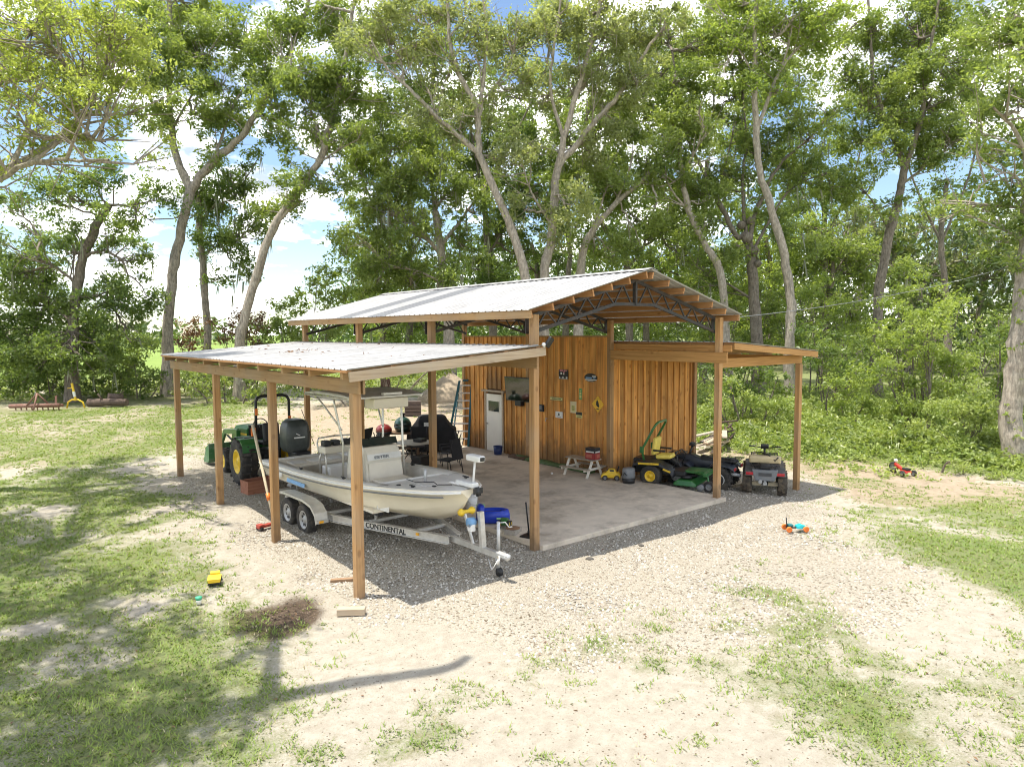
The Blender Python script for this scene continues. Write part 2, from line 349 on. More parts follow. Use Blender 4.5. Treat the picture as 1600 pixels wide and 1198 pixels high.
def masks(x, y):
    n1 = fbm(x, y, .55, 4); n2 = fbm(x+50, y-20, 1.7, 3)
    jx = x+(fbm(x, y, .5, 3)-.5)*2.2; jy = y+(fbm(x+31, y+77, .5, 3)-.5)*2.2
    gravel = soft(jx, jy, P_GRAVEL, .8)
    g = np.zeros_like(n1)
    left = soft(jx, jy, P_LEFT, .9)
    g = np.maximum(g, left*np.clip(.66+2.4*(n1-.45)+1.1*(n2-.5), .06, 1))
    bl = soft(jx, jy, P_BACKL, 1.5)
    g = np.maximum(g, bl*np.clip(.58+1.3*(n1-.45), .22, .9))
    g = np.maximum(g, soft(jx, jy, P_GR, 1.0)*np.clip(.62+1.5*(n1-.45), .12, .95))
    g = np.maximum(g, soft(jx, jy, P_GP, 1.0)*np.clip(.66+1.6*(n1-.42)+.8*(n2-.5), .1, .9))
    g = np.maximum(g, soft(jx, jy, P_BR, .6)*np.clip(.45+2*(n1-.45), .1, .9))
    # scattered tufts on the sandy foreground
    fore = S(-2.6, -4.2, y)*(1-S(5, 8, x))*S(-6, -3, x)
    g = np.maximum(g, fore*np.clip(.12+1.8*(n1-.5)+1.6*(n2-.5), 0, .6))
    side = soft(jx, jy, P_STRAW, 1.2)
    g = np.maximum(g, side*np.clip(.22+1.6*(n1-.5), 0, .5))
    bd = soft(jx, jy, P_BDIRT, 1.2)
    g = np.maximum(g, bd*np.clip(.12+1.6*(n1-.52), 0, .4))
    far0 = S(40, 60, np.hypot(x, y)); ang = np.arctan2(x-CAM_P.x, y-CAM_P.y)-YAW; ang = (ang+PI) % (2*PI)-PI
    g = np.maximum(g, far0*.95); far = far0*(1-S(-.05, .12, ang))
    # undergrowth floor to the right and behind
    ug = S(18.5, 21.5, x+.15*y+(n1-.5)*4)*(y > -6)+S(11.5, 14, x)*S(24, 28, y)
    g = np.maximum(g, np.clip(ug, 0, 1)*.85)
    dirt = np.clip(np.maximum(side*.9, bd*.75)+bl*.55, 0, 1)*(1-gravel*.8)
    mul = np.exp(-(((x+1.38+.9*(n2-.5))/.85)**2+((y-.02+1.2*(n1-.5))/.72)**2)**1.3)*(.35+1.5*n2)
    mul = np.maximum(mul, .35*np.exp(-(((x+.3)/.5)**2+((y-1.4)/.35)**2)))
    gravel = gravel*(1-.6*S(.3, .7, g))
    return np.clip(g, 0, 1), np.clip(gravel, 0, 1), dirt, np.clip(mul, 0, 1), far
def axis(lo, hi, st, far, gr=1.28):
    a = list(np.arange(lo, hi+1e-6, st)); s = st
    while a[-1] < far: s *= gr; a.append(a[-1]+s)
    s = st
    while a[0] > -far: s *= gr; a.insert(0, a[0]-s)
    return np.array(a)
GX, GY = axis(-9, 24, .2, 2500), axis(-11, 28, .2, 2500)
X, Y = np.meshgrid(GX, GY, indexing='ij')
near = np.exp(-((X-3)**2+(Y-2)**2)/60.**2)
Z = gz(X, Y)+(fbm(X, Y, .8, 4)-.5)*.07*near*(1-((X > 3.3) & (X < 14.6) & (Y > -.6) & (Y < 12)))
nx, ny = X.shape
idx = np.arange(nx*ny).reshape(nx, ny)
F = np.stack([idx[:-1, :-1], idx[1:, :-1], idx[1:, 1:], idx[:-1, 1:]], -1).reshape(-1, 4)
gm = bpy.data.materials.new('ground'); gm.use_nodes = True; t = gm.node_tree; L = t.links.new; b = t.nodes['Principled BSDF']
b.inputs['Roughness'].default_value = .95; b.inputs['Specular IOR Level'].default_value = .12
tc = N(t, 'ShaderNodeTexCoord'); at_ = N(t, 'ShaderNodeAttribute', attribute_name='cover'); at2 = N(t, 'ShaderNodeAttribute', attribute_name='cover2')
sp = N(t, 'ShaderNodeSeparateColor'); L(at_.outputs['Color'], sp.inputs[0]); sp2 = N(t, 'ShaderNodeSeparateColor'); L(at2.outputs['Color'], sp2.inputs[0])
def noise(scale, det=6, rough=.6):
    n = N(t, 'ShaderNodeTexNoise'); n.inputs['Scale'].default_value = scale; n.inputs['Detail'].default_value = det; n.inputs['Roughness'].default_value = rough; L(tc.outputs['Object'], n.inputs['Vector']); return n.outputs['Fac']
def rng_(x, a, b_, c=0., d=1.):
    r = N(t, 'ShaderNodeMapRange'); r.inputs[1].default_value = a; r.inputs[2].default_value = b_; r.inputs[3].default_value = c; r.inputs[4].default_value = d; L(x, r.inputs[0]); return r.outputs[0]
def mixc(f, a, c):
    m = N(t, 'ShaderNodeMix', data_type='RGBA')
    if hasattr(f, 'links') or not isinstance(f, float): L(f, m.inputs[0])
    else: m.inputs[0].default_value = f
    for s, q in ((6, a), (7, c)):
        if isinstance(q, tuple): m.inputs[s].default_value = (*q, 1)
        else: L(q, m.inputs[s])
    return m.outputs[2]
def math_(op, a, c):
    m = N(t, 'ShaderNodeMath', operation=op)
    for i, q in enumerate((a, c)):
        if isinstance(q, (int, float)): m.inputs[i].default_value = q
        else: L(q, m.inputs[i])
    return m.outputs[0]
n_f = noise(38, 5, .7); n_m = noise(5.5, 7, .65); n_l = noise(.7, 5, .55); n_x = noise(120, 3, .7)
sand = mixc(rng_(n_m, .3, .7), (.47, .43, .355), (.34, .30, .235))
sand = mixc(rng_(n_x, .5, .75, 0, .5), sand, (.52, .48, .41))
n_s = noise(26, 8, .75)
sand = mixc(rng_(n_s, .54, .68, 0, .6), sand, (.24, .195, .135))
vs = N(t, 'ShaderNodeTexVoronoi'); vs.inputs['Scale'].default_value = 17; L(tc.outputs['Object'], vs.inputs['Vector'])
vs2 = N(t, 'ShaderNodeSeparateColor'); L(vs.outputs['Color'], vs2.inputs[0])
sand = mixc(math_('MULTIPLY', rng_(vs.outputs['Distance'], .16, .22, 1, 0), rng_(vs2.outputs[0], .55, .6, 0, .85)), sand, (.12, .085, .05))
vor = N(t, 'ShaderNodeTexVoronoi'); vor.inputs['Scale'].default_value = 32; L(tc.outputs['Object'], vor.inputs['Vector'])
vsp = N(t, 'ShaderNodeSeparateColor'); L(vor.outputs['Color'], vsp.inputs[0])
stone = mixc(rng_(vsp.outputs[0], .0, 1.), (.53, .49, .41), (.39, .35, .28))
stone = mixc(rng_(vsp.outputs[1], .78, .92, 0, .95), stone, (.13, .10, .065))
stone = mixc(rng_(vor.outputs['Distance'], .35, .75, 0, .40), stone, (.30, .25, .18))
stone = mixc(rng_(n_l, .42, .68, 0, .5), stone, (.45, .395, .31))
dirtc = mixc(rng_(n_m, .3, .7), (.40, .32, .235), (.27, .21, .145))
dirtc = mixc(rng_(n_f, .5, .7, 0, .7), dirtc, (.46, .38, .25))
grs = mixc(rng_(n_s, .35, .65), (.06, .10, .018), (.19, .235, .06))
grs = mixc(rng_(n_m, .45, .75, 0, .6), grs, (.25, .21, .10))
fieldc = mixc(rng_(n_l, .3, .7), (.21, .28, .07), (.15, .22, .05))
base = mixc(rng_(math_('ADD', sp.outputs[1], math_('MULTIPLY', math_('SUBTRACT', n_m, .5), .9)), .35, .65), sand, stone)
base = mixc(rng_(math_('ADD', sp.outputs[2], math_('MULTIPLY', math_('SUBTRACT', n_m, .5), .8)), .3, .7, 0, .9), base, dirtc)
mulc = mixc(rng_(n_f, .35, .6), (.035, .022, .014), (.13, .09, .06))
base = mixc(rng_(math_('ADD', sp2.outputs[0], math_('MULTIPLY', math_('SUBTRACT', n_f, .5), .9)), .25, .6, 0, .95), base, mulc)
gf = math_('ADD', sp.outputs[0], math_('MULTIPLY', math_('SUBTRACT', n_f, .5), 1.1))
gf = math_('ADD', gf, math_('MULTIPLY', math_('SUBTRACT', n_m, .5), .7))
base = mixc(rng_(gf, .28, .78, 0, .85), base, grs)
base = mixc(sp2.outputs[1], base, fieldc)
L(base, b.inputs['Base Color'])
bp = N(t, 'ShaderNodeBump'); bp.inputs['Strength'].default_value = 1.; bp.inputs['Distance'].default_value = .05
hh = math_('ADD', math_('ADD', math_('MULTIPLY', n_f, .5), math_('MULTIPLY', n_s, .6)), math_('MULTIPLY', rng_(vor.outputs['Distance'], 0, .7, .6, 0), sp.outputs[1])); L(hh, bp.inputs['Height']); L(bp.outputs[0], b.inputs['Normal'])
me = raw_mesh('ground', np.stack([X, Y, Z], -1).reshape(-1, 3), F, gm, smooth=True)
mk = masks(X, Y)
ca = me.attributes.new('cover', 'FLOAT_COLOR', 'POINT'); ca.data.foreach_set('color', np.stack([mk[0], mk[1], mk[2], np.ones_like(X)], -1).astype(np.float32).ravel())
ca = me.attributes.new('cover2', 'FLOAT_COLOR', 'POINT'); ca.data.foreach_set('color', np.stack([mk[3], mk[4], mk[4]*0, np.ones_like(X)], -1).astype(np.float32).ravel())
tag(link('ground', me), 'sandy yard with patchy grass and pale crushed stone', kind='structure')

# concrete slab under the main roof
SLZ = .10
cm = mat('concrete', (.62, .535, .425), .85, var=.16, scale=2.2, bump=.05, dirt=(.21, .165, .115), dirt_amt=.9, dscale=.75)
s = MB(); s.box(((3.9+10.17)/2, (-.16+11.35)/2, SLZ/2-.2), (10.17-3.9, 11.51, SLZ+.4))
o = s.build('concrete_slab', cm, bevel=.015); tag(o, 'grey stained concrete slab under the main roof', kind='structure')

# ------------------------------------------------------------------ pole barn
W_POST = wood('post_wood', (.47, .27, .115), (.22, .11, .045), 2, orand=.18, weather=(.36, .27, .18), wamt=.5, base=.75)
W_BEAMY = wood('beam_wood', (.42, .255, .115), (.24, .13, .055), 1, orand=.15, weather=(.36, .28, .19), wamt=.55)
W_BEAMX = wood('beam_wood_cross', (.42, .255, .115), (.24, .13, .055), 0, orand=.15, weather=(.36, .28, .19), wamt=.55)
W_WARM = wood('warm_beam', (.56, .31, .115), (.30, .14, .045), 1, orand=.12)
W_WARMX = wood('warm_beam_cross', (.56, .31, .115), (.30, .14, .045), 0, orand=.12)
W_PURL = wood('purlin_wood', (.46, .24, .10), (.27, .12, .05), 1, orand=.15)
W_FASC = wood('fascia_wood', (.46, .35, .235), (.25, .17, .10), 0, orand=.1, weather=(.40, .35, .28), wamt=.7)
W_BOARD = wood('stained_board', (.76, .38, .105), (.37, .15, .042), 2, orand=.30, weather=(.34, .15, .05), wamt=.6, base=.9)
M_ROOF = mat('roof_metal', (.385, .38, .37), .5, metal=.15, var=.07, scale=1.4, orand=.05, dirt=(.22, .21, .20), dirt_amt=.55, dscale=1.6, stretch=(1, 1, 1))
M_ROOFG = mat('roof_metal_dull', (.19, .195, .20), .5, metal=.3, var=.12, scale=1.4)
M_STEEL = mat('painted_truss_steel', (.03, .028, .027), .6, var=.25, scale=12, dirt=(.14, .075, .04), dirt_amt=.5)
barn = empty('pole_barn', (XR-3, 5.5, 0), label='open timber pole barn with metal roofs and an orange board room', cat='barn')
BI = Matrix.Translation(barn.location).inverted()
def bb(mb, name, m, parent=barn, bevel=0., label=None):
    o = mb.build(name, m, parent, bevel=bevel, label=label); o.matrix_parent_inverse = BI if parent is barn else Matrix(); return o
def sub(mb, name, m, parent, bevel=0.):
    o = mb.build(name, m, parent, bevel=bevel); return o
def zroof(x): return 4.72+.267*(x-3.42) if x <= 6.9 else 4.72+.267*(10.38-x)
def shared_post(x, y, z0, z1):
    key = round(z1-z0, 2)
    if key not in shared_post.c: shared_post.c[key] = MB().box((0, 0, (z1-z0)/2), (.145, .145, z1-z0)).mesh('post', W_POST)
    o = link('post', shared_post.c[key], barn, (x, y, z0)); o.matrix_parent_inverse = BI
    bv = o.modifiers.new('bevel', 'BEVEL'); bv.width = .006; bv.segments = 1
shared_post.c = {}
for j in range(4):
    y = j*D
    shared_post(0, y, gzf(0, y)-.3, 3.345)
    shared_post(WX, y, -.25, 4.66)
    shared_post(XR, y+(.0 if j == 0 else 0), -.25, 4.66)
shared_post(XO+.03, 0, -.6, 3.38)
# metal trusses
def truss(y):
    tr = MB(); x0, x1, xm = WX-.05, XR+.05, 6.9
    def tp(x): return zroof(x)-.20
    for xa, xb in ((x0, xm), (xm, x1)): tr.beam((xa, y, tp(xa)), (xb, y, tp(xb)), .05, .07)
    o = bb(tr, 'truss', M_STEEL)
    bc = MB(); pb = [(x0+.05, 4.30), (6.25, 4.92), (7.55, 4.92), (x1-.05, 4.30)]
    for (xa, za), (xb, zb) in zip(pb[:-1], pb[1:]): bc.beam((xa, y, za), (xb, y, zb), .05, .07)
    sub(bc, 'bottom_chord', M_STEEL, o)
    def bz(x):
        x = max(pb[0][0], min(pb[3][0], x))
        for (xa, za), (xb, zb) in zip(pb[:-1], pb[1:]):
            if xa <= x <= xb: return za+(zb-za)*(x-xa)/(xb-xa)
    for sgn in (-1, 1):
        xs = np.linspace(.12, 2.95, 11)
        for i in range(10):
            xa, xb = xm+sgn*xs[i], xm+sgn*xs[i+1]
            a, c = ((xa, y, tp(xa)), (xb, y, bz(xb))) if i % 2 else ((xa, y, bz(xa)), (xb, y, tp(xb)))
            sub(MB().beam(a, c, .03, .03), 'web', M_STEEL, o)
        sub(MB().box((xm+sgn*3.08, y+.085, 4.45), (.12, .02, .34)), 'bracket', M_STEEL, o)
    sub(MB().beam((xm, y, 4.9), (xm, y, 5.42), .09, .06), 'king_post', M_STEEL, o)
for j in range(4): truss(j*D+(.10 if j == 0 else -.11 if j == 3 else .10))
# purlins of the main roof
Y0, Y1 = -.34, 11.38
for sgn in (-1, 1):
    for k in range(7):
        x = 6.9+sgn*(.10+k*.553)
        bb(MB().beam((x, Y0+.02, zroof(x)-.085), (x, Y1-.02, zroof(x)-.085), .042, .14, (sgn*.267, 0, 1)), 'purlin', W_PURL)
bb(MB().box((3.455, (Y0+Y1)/2, zroof(3.455)-.085), (.04, Y1-Y0-.02, .15)), 'fascia', W_BEAMY)
bb(MB().box((10.345, (Y0+Y1)/2, zroof(10.345)-.085), (.04, Y1-Y0-.02, .15)), 'fascia', W_BEAMY)
# ribbed metal sheets, shared by slope length
def sheet(width, length, name, m):
    prof = []; n = 4; p = width/n
    for i in range(n):
        q = i*p
        prof += [(q, 0), (q+p*.36, 0), (q+p*.42, .008), (q+p*.58, .008), (q+p*.64, 0)] if False else [(q, .020), (q+.022, .020), (q+.04, 0), (q+p*.5-.02, 0), (q+p*.5, .006), (q+p*.5+.02, 0), (q+p-.018, 0)]
    prof.append((width, .020))
    V = []; m_ = MB(); k = len(prof); segs = [0, .33, .66, 1]
    for t_ in (0, -.004):
        for sgm in segs:
            for (a, z) in prof: V.append((sgm*length, a, z+t_))
    F_ = []; ns = len(segs)
    for lay in range(2):
        for i in range(ns-1):
            for j in range(k-1):
                a0 = lay*ns*k+i*k+j; F_.append((a0, a0+1, a0+k+1, a0+k))
    for j in range(k-1):
        for i in (0, ns-1): F_.append((i*k+j, i*k+j+1, ns*k+i*k+j+1, ns*k+i*k+j))
    m_.add(V, F_); return m_.mesh(name, m)
def roof(xa, za, xb, zb, y0, y1, dull=(), n=13):
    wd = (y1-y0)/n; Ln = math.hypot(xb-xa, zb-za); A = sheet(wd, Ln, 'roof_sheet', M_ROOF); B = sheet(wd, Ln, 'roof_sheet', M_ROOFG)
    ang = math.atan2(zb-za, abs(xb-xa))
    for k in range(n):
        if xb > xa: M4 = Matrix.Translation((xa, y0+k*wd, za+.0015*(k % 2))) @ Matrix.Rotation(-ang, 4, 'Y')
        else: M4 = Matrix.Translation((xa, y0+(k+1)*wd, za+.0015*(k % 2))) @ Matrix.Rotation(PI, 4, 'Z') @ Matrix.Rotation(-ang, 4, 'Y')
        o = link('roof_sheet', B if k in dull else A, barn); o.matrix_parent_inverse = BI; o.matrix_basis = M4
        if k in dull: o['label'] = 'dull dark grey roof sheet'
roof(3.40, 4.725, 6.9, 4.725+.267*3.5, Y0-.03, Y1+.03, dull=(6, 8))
roof(10.40, 4.725, 6.9, 4.725+.267*3.5, Y0-.03, Y1+.03)
bb(MB().prism([(-.2, -.052), (0, .0), (.2, -.052), (.2, -.048), (0, .008), (-.2, -.048)], Y1-Y0+.1, (6.9, Y0-.05, 5.692)), 'ridge_cap', M_ROOF)
# left lean-to
zl = lambda x: 3.735+.078*(x+.28)
roof(-.30, 3.737, 3.80, 3.737+.078*4.10, Y0-.03, Y1+.03)
for dx in (-.028, .028): bb(MB().box((dx*1.45, (Y0+Y1)/2+.05, 3.455), (.04*1.9/2, Y1-Y0-.1, .225)), 'eave_beam', W_BEAMY, bevel=.004)
for k in range(10):
    y = Y0+.32+k*(Y1-Y0-.5)/9
    bb(MB().beam((-.24, y, zl(-.24)-.105), (3.73, y, zl(3.73)-.105), .09, .115), 'rafter', W_BEAMX)
for k in range(6):
    x = -.262+k*.78
    bb(MB().box((x, (Y0+Y1)/2, zl(x)-.024), (.085, Y1-Y0-.02, .036)), 'purlin', W_PURL)
bb(MB().beam((-.27, Y0-.012, zl(-.27)-.105), (3.80, Y0-.012, zl(3.8)-.105), .04, .16), 'fascia', W_FASC, bevel=.004)
bb(MB().box((WX-.10, (Y0+Y1)/2+.06, 3.72), (.045, Y1-Y0-.12, .22)), 'ledger', W_BEAMY, bevel=.004)
# right lean-to
zr = lambda x: 4.045-.071*(x-10.06)
roof(14.28, zr(14.28)+.002, 10.06, zr(10.06)+.002, Y0-.05, Y1+.03)
for k in range(6):
    x = 10.15+k*.80
    bb(MB().box((x, (Y0+Y1)/2, zr(x)-.024), (.085, Y1-Y0-.02, .036)), 'purlin', W_PURL)
for k in range(4):
    y = Y0+.32+k*1.05
    bb(MB().beam((10.12, y, zr(10.12)-.105), (14.18, y, zr(14.18)-.105), .09, .115), 'rafter', W_BEAMX)
bb(MB().beam((10.08, Y0-.03, zr(10.08)-.10), (14.26, Y0-.03, zr(14.26)-.10), .04, .16), 'fascia', W_WARMX, bevel=.004)
bb(MB().box((XR-.10, 1.62, 3.66), (.045, 3.86, .27)), 'ledger', W_WARM, bevel=.004)
bb(MB().box((XR+.10, 1.62, 3.89), (.045, 3.86, .17)), 'ledger', W_WARM, bevel=.004)
bb(MB().box((12.1, .098, 3.505), (4.3, .045, .24)), 'eave_beam', W_WARMX, bevel=.004)
bb(MB().box((XO+.05, 1.88, 3.505), (.06, 3.45, .22)), 'eave_beam', W_WARM, bevel=.004)
# room: inner skin, boards and battens
M_SKIN = mat('room_skin', (.10, .05, .02), .9)
wl = bb(MB().box((XR+.06, (D+3*D)/2+.05, 2.14), (.05, 2*D+.1, 4.06)), 'wall', M_SKIN)
wf = bb(MB().box((12.03, D+.06, 1.65), (4.05, .05, 3.8)), 'wall', M_SKIN)
bb(MB().box((14.03, 2*D+.1, 1.78), (.05, 2*D-.1, 3.5)), 'wall', W_BOARD); bb(MB().box((12.03, 3*D+.13, 1.8), (4.05, .05, 3.5)), 'wall', W_BOARD)
DY0, DY1 = 8.74, 9.62                          # door opening
TOP = 4.17
rw = random.Random(3)
y = D+.075; BOARDS = {}
def board(parent, name, ln, wd, th, loc, rz=0):
    k = (name, round(ln, 2), round(wd, 3))
    if k not in BOARDS: BOARDS[k] = MB().box((0, 0, ln/2), (th, wd, ln)).mesh(name, W_BOARD)
    o = link(name, BOARDS[k], parent, loc, (0, 0, rz)); return o
while y < 3*D-.07:
    wd = rw.choice((.25, .265, .285)); y2 = min(y+wd, 3*D-.07); wd = y2-y; c = (y+y2)/2
    isdoor = DY0-.03 < c < DY1+.03
    z0 = 2.34 if isdoor else SLZ+.01
    board(wl, 'board', TOP-z0, round(wd-.006, 3), .022, (XR+.022+rw.uniform(-.003, .003), c, z0))
    if not (DY0-.03 < y2 < DY1+.03): board(wl, 'batten', TOP-SLZ-.01, .075, .03, (XR-.006, y2, SLZ+.01))
    else: board(wl, 'batten', TOP-2.34, .075, .03, (XR-.006, y2, 2.34))
    y = y2
sub(MB().box((XR+.02, (D+3*D)/2, TOP+.02), (.16, 2*D+.1, .04)), 'cap_board', W_BEAMY, wl)
x = XR+.09
while x < 13.98:
    wd = rw.choice((.27, .285, .30)); x2 = min(x+wd, 14.0); wd = x2-x; c = (x+x2)/2
    zt = zr(c)-.06
    board(wf, 'board', zt+.26, round(wd-.006, 3), .022, (c, D+.018+rw.uniform(-.003, .003), -.26), PI/2)
    board(wf, 'batten', zt+.26, .075, .03, (x2-.01, D-.010, -.26), PI/2)
    x = x2
sub(MB().box((14.0, D-.02, 1.6), (.14, .12, 3.8)), 'corner_trim', W_POST, wf)
# door
M_WHITE = mat('white_paint', (.78, .73, .63), .5, var=.05, scale=3)
M_GLASSD = mat('dark_glass', (.03, .04, .035), .08, var=.3, scale=2, spec=.8)
M_CHROME = mat('chrome', (.6, .6, .58), .25, metal=1., var=.1)
dr = bb(MB().box((XR-.005, (DY0+DY1)/2, 1.13), (.05, DY1-DY0, 2.04)), 'door', M_WHITE, bevel=.004)
sub(MB().box((XR-.034, (DY0+DY1)/2, 1.72), (.012, .60, .36)), 'window_pane', M_GLASSD, dr)
s = MB()
for a, c in (((0, -.32), (.04, .40)), ((0, .32), (.04, .40))): s.box((XR-.036, (DY0+DY1)/2+a[1], 1.72), (.016, .035, .42))
for z in (1.52, 1.92): s.box((XR-.036, (DY0+DY1)/2, z), (.016, .60, .035))
sub(s, 'window_frame', M_WHITE, dr)
sub(MB().lathe([(.012, 0), (.012, .04), (.032, .05), (.03, .075), (.0, .085)], 12, (0, 0, 0), 'x').add([], []), 'handle', M_CHROME, dr).location = (XR-.115, DY1-.08, 1.08)
s = MB(); s.box((XR-.03, DY0-.06, 1.2), (.03, .09, 2.2)).box((XR-.03, DY1+.06, 1.2), (.03, .09, 2.2)).box((XR-.06, (DY0+DY1)/2, 2.26), (.10, 1.3, .07))
bb(s, 'door_frame', W_FASC, bevel=.004)
# ------------------------------------------------------------------ things on and around the slab
M_RUB = mat('tyre_rubber', (.03, .028, .026), .85, var=.3, scale=14, dirt=(.16, .135, .10), dirt_amt=.75, dscale=5)
M_BLK = mat('black_plastic', (.018, .018, .019), .5, var=.2)
M_BLKM = mat('black_metal', (.02, .02, .021), .4, metal=.3)
M_CLOTH = mat('black_cloth', (.02, .02, .022), .9, var=.3, scale=5)
M_GREEN = mat('tractor_green', (.025, .14, .03), .35, var=.1, coat=.3, dirt=(.12, .10, .06), dirt_amt=.35)
M_YEL = mat('machine_yellow', (.78, .52, .03), .45, var=.1, dirt=(.25, .16, .05), dirt_amt=.35)
M_SEATY = mat('seat_yellow', (.80, .62, .12), .6, var=.06)
M_CREAM = mat('hull_cream', (.82, .75, .60), .3, var=.05, scale=2, coat=.3, dirt=(.55, .46, .33), dirt_amt=.35, dscale=1.2)
M_GEL = mat('deck_gelcoat', (.70, .68, .63), .5, var=.06, scale=3, dirt=(.40, .37, .32), dirt_amt=.45, dscale=1.7)
M_GELB = mat('cockpit_gelcoat', (.72, .66, .54), .5, var=.06, scale=3, dirt=(.42, .36, .28), dirt_amt=.4, dscale=1.5)
M_ALU = mat('trailer_aluminium', (.62, .60, .56), .42, metal=.55, var=.12, dirt=(.35, .31, .25), dirt_amt=.5)
M_PIPE = mat('anodised_pipe', (.62, .60, .54), .35, metal=.6, var=.08)
M_GALV = mat('galvanised', (.50, .50, .49), .5, metal=.5, var=.15)
M_RED = mat('red_paint', (.50, .03, .02), .45, var=.15)
M_ORG = mat('orange_plastic', (.80, .20, .03), .45, var=.12)
M_BLUE = mat('blue_plastic', (.012, .045, .42), .4, var=.12)
M_LBLUE = mat('pale_blue_decal', (.18, .36, .60), .5)
M_WPL = mat('white_plastic', (.74, .73, .70), .45, var=.05)
M_GREY = mat('grey_plastic', (.17, .18, .19), .55, var=.15, dirt=(.30, .26, .20), dirt_amt=.5)
M_LAMPR = mat('red_lens', (.45, .02, .03), .25)
M_AMBER = mat('amber_lens', (.85, .42, .03), .3)
def wheel(parent, loc, R, w_, rimR, rim, lugs=0, name='wheel', lugh=.03, tyre=None, rz=0., dish=.0, holes=False):
    """tyre with its axle along x, and a rim as sub-part"""
    s = MB(); r2 = R-.35*(R-rimR)
    s.lathe([(rimR, -w_*.40), (r2, -w_*.5), (R*.985, -w_*.42), (R, -w_*.25), (R, w_*.25), (R*.985, w_*.42), (r2, w_*.5), (rimR, w_*.40)], 26, axis='x', cap=False)
    for k in range(lugs):
        for sd_ in (-1, 1):
            a = 2*PI*(k+.5*(sd_ > 0))/lugs; c = (sd_*w_*.24, math.cos(a)*(R+lugh*.3), math.sin(a)*(R+lugh*.3)); s.box(c, (w_*.5, R*.11, lugh), (a-PI/2, 0, 0)) if not sd_ else s.box(c, (w_*.52, R*.11, lugh), (a-PI/2, 0, sd_*.35))
    t = s.build(name, tyre or M_RUB, parent, loc, (0, 0, rz)); rm = MB()
    rm.lathe([(rimR+.004, -w_*.41), (rimR*.9, -w_*.43), (rimR*.82, -w_*(.30-dish)), (rimR*.45, -w_*(.24-dish)), (rimR*.3, -w_*.36), (0, -w_*.36)], 22, axis='x', cap=False)
    rm.lathe([(rimR+.004, w_*.41), (rimR*.9, w_*.43), (rimR*.82, w_*(.30-dish)), (rimR*.45, w_*(.24-dish)), (rimR*.3, w_*.36), (0, w_*.36)], 22, axis='x', cap=False)
    for k in range(5):
        a = 2*PI*k/5
        for sd_ in (-1, 1): rm.box((sd_*w_*(.29-dish), math.cos(a)*rimR*.55, math.sin(a)*rimR*.55), (w_*.06, rimR*.24, rimR*.12), (a, 0, 0))
    if holes:
        hm = MB()
        for k in range(8):
            a = 2*PI*(k+.5)/8
            for sd_ in (-1, 1): hm.box((sd_*w_*(.27-dish), math.cos(a)*rimR*.64, math.sin(a)*rimR*.64), (w_*.12, rimR*.26, rimR*.24), (a, 0, 0))
        hm.build('rim_slots', M_BLK, t)
    rm.build('rim', rim, t); return t
def P_(parent, mb, name, m, bevel=0., label=None): return mb.build(name, m, parent, bevel=bevel, label=label)

# ---------------- boat
BX, BR = (2.2, -.02, 0.), .026
boat = empty('motor_boat', BX, BR, 'cream centre console fishing boat with T top sitting on its trailer under the lean-to', 'boat')
def ip(y, xs, ys): return float(np.interp(y, xs, ys))
b_b = lambda y: ip(y, [0, .12, .35, .7, 1.1, 1.6, 2.2, 3, 4.5, 7.05], [.16, .34, .55, .74, .89, 1.01, 1.10, 1.17, 1.20, 1.15])
b_s = lambda y: ip(y, [0, 1, 2, 3.5, 5, 7.05], [1.47, 1.44, 1.38, 1.29, 1.23, 1.19])
b_c = lambda y: ip(y, [0, .35, 1, 2, 3, 4.5, 7.05], [.03, .17, .48, .78, .92, .97, .95])
b_cz = lambda y: ip(y, [0, .35, 1, 2, 3, 7.05], [1.33, 1.13, .97, .88, .84, .80])
b_k = lambda y: ip(y, [0, .15, .35, .7, 1, 1.5, 2, 3, 7.05], [1.28, 1.08, .93, .79, .71, .63, .59, .56, .56])
YS = [0, .06, .12, .22, .35, .5, .7, .9, 1.1, 1.35, 1.6, 1.9, 2.2, 2.6, 3, 3.5, 4, 4.5, 5, 5.6, 6.2, 6.7, 7.05]
rings = []
for y in YS:
    b_, zs, c_, cz, k_ = b_b(y), b_s(y), b_c(y), b_cz(y), b_k(y); h = []
    h.append((0, k_)); h.append((c_*.5, k_+(cz-k_)*.42)); h.append((c_, cz-.02)); h.append((c_+.035, cz+.015))
    for q, ww in ((.25, .16), (.5, .42), (.75, .74), (.93, .98)): h.append((c_+.035+(b_-c_-.035)*ww, cz+.015+(zs-.06-cz)*q))
    h.append((b_, zs-.05)); h.append((b_-.015, zs-.006)); h.append((b_-.05, zs-.012))
    rings.append([(-x, y, z) for x, z in reversed(h)]+[(x, y, z) for x, z in h[1:]])
s = MB(); s.loft(rings, close=False, caps=False); n_ = len(rings[0]); k0 = (len(rings)-1)*n_; s.add([rings[-1][i] for i in range(n_)], [tuple(range(n_))]); s.add(rings[0], [tuple(range(n_))])
P_(boat, s, 'hull', M_CREAM)
for sd_ in (-1, 1):
    P_(boat, MB().tube([(sd_*(b_b(y)+.008), y-.01, b_s(y)-.055) for y in YS], .022, 6), 'rub_rail', M_WPL)
    s = MB(); s.loft([[(sd_*(c+dx), y, z+dz) for c, dx, z, dz in ((b_b(y), -.032-.0, b_s(y), -.148), (b_b(y), -.022, b_s(y), -.115), (b_b(y), .0-.025, b_s(y), -.115), (b_b(y), -.04, b_s(y), -.148))] for y in YS[3:]]); P_(boat, s, 'accent_stripe', M_GREY)
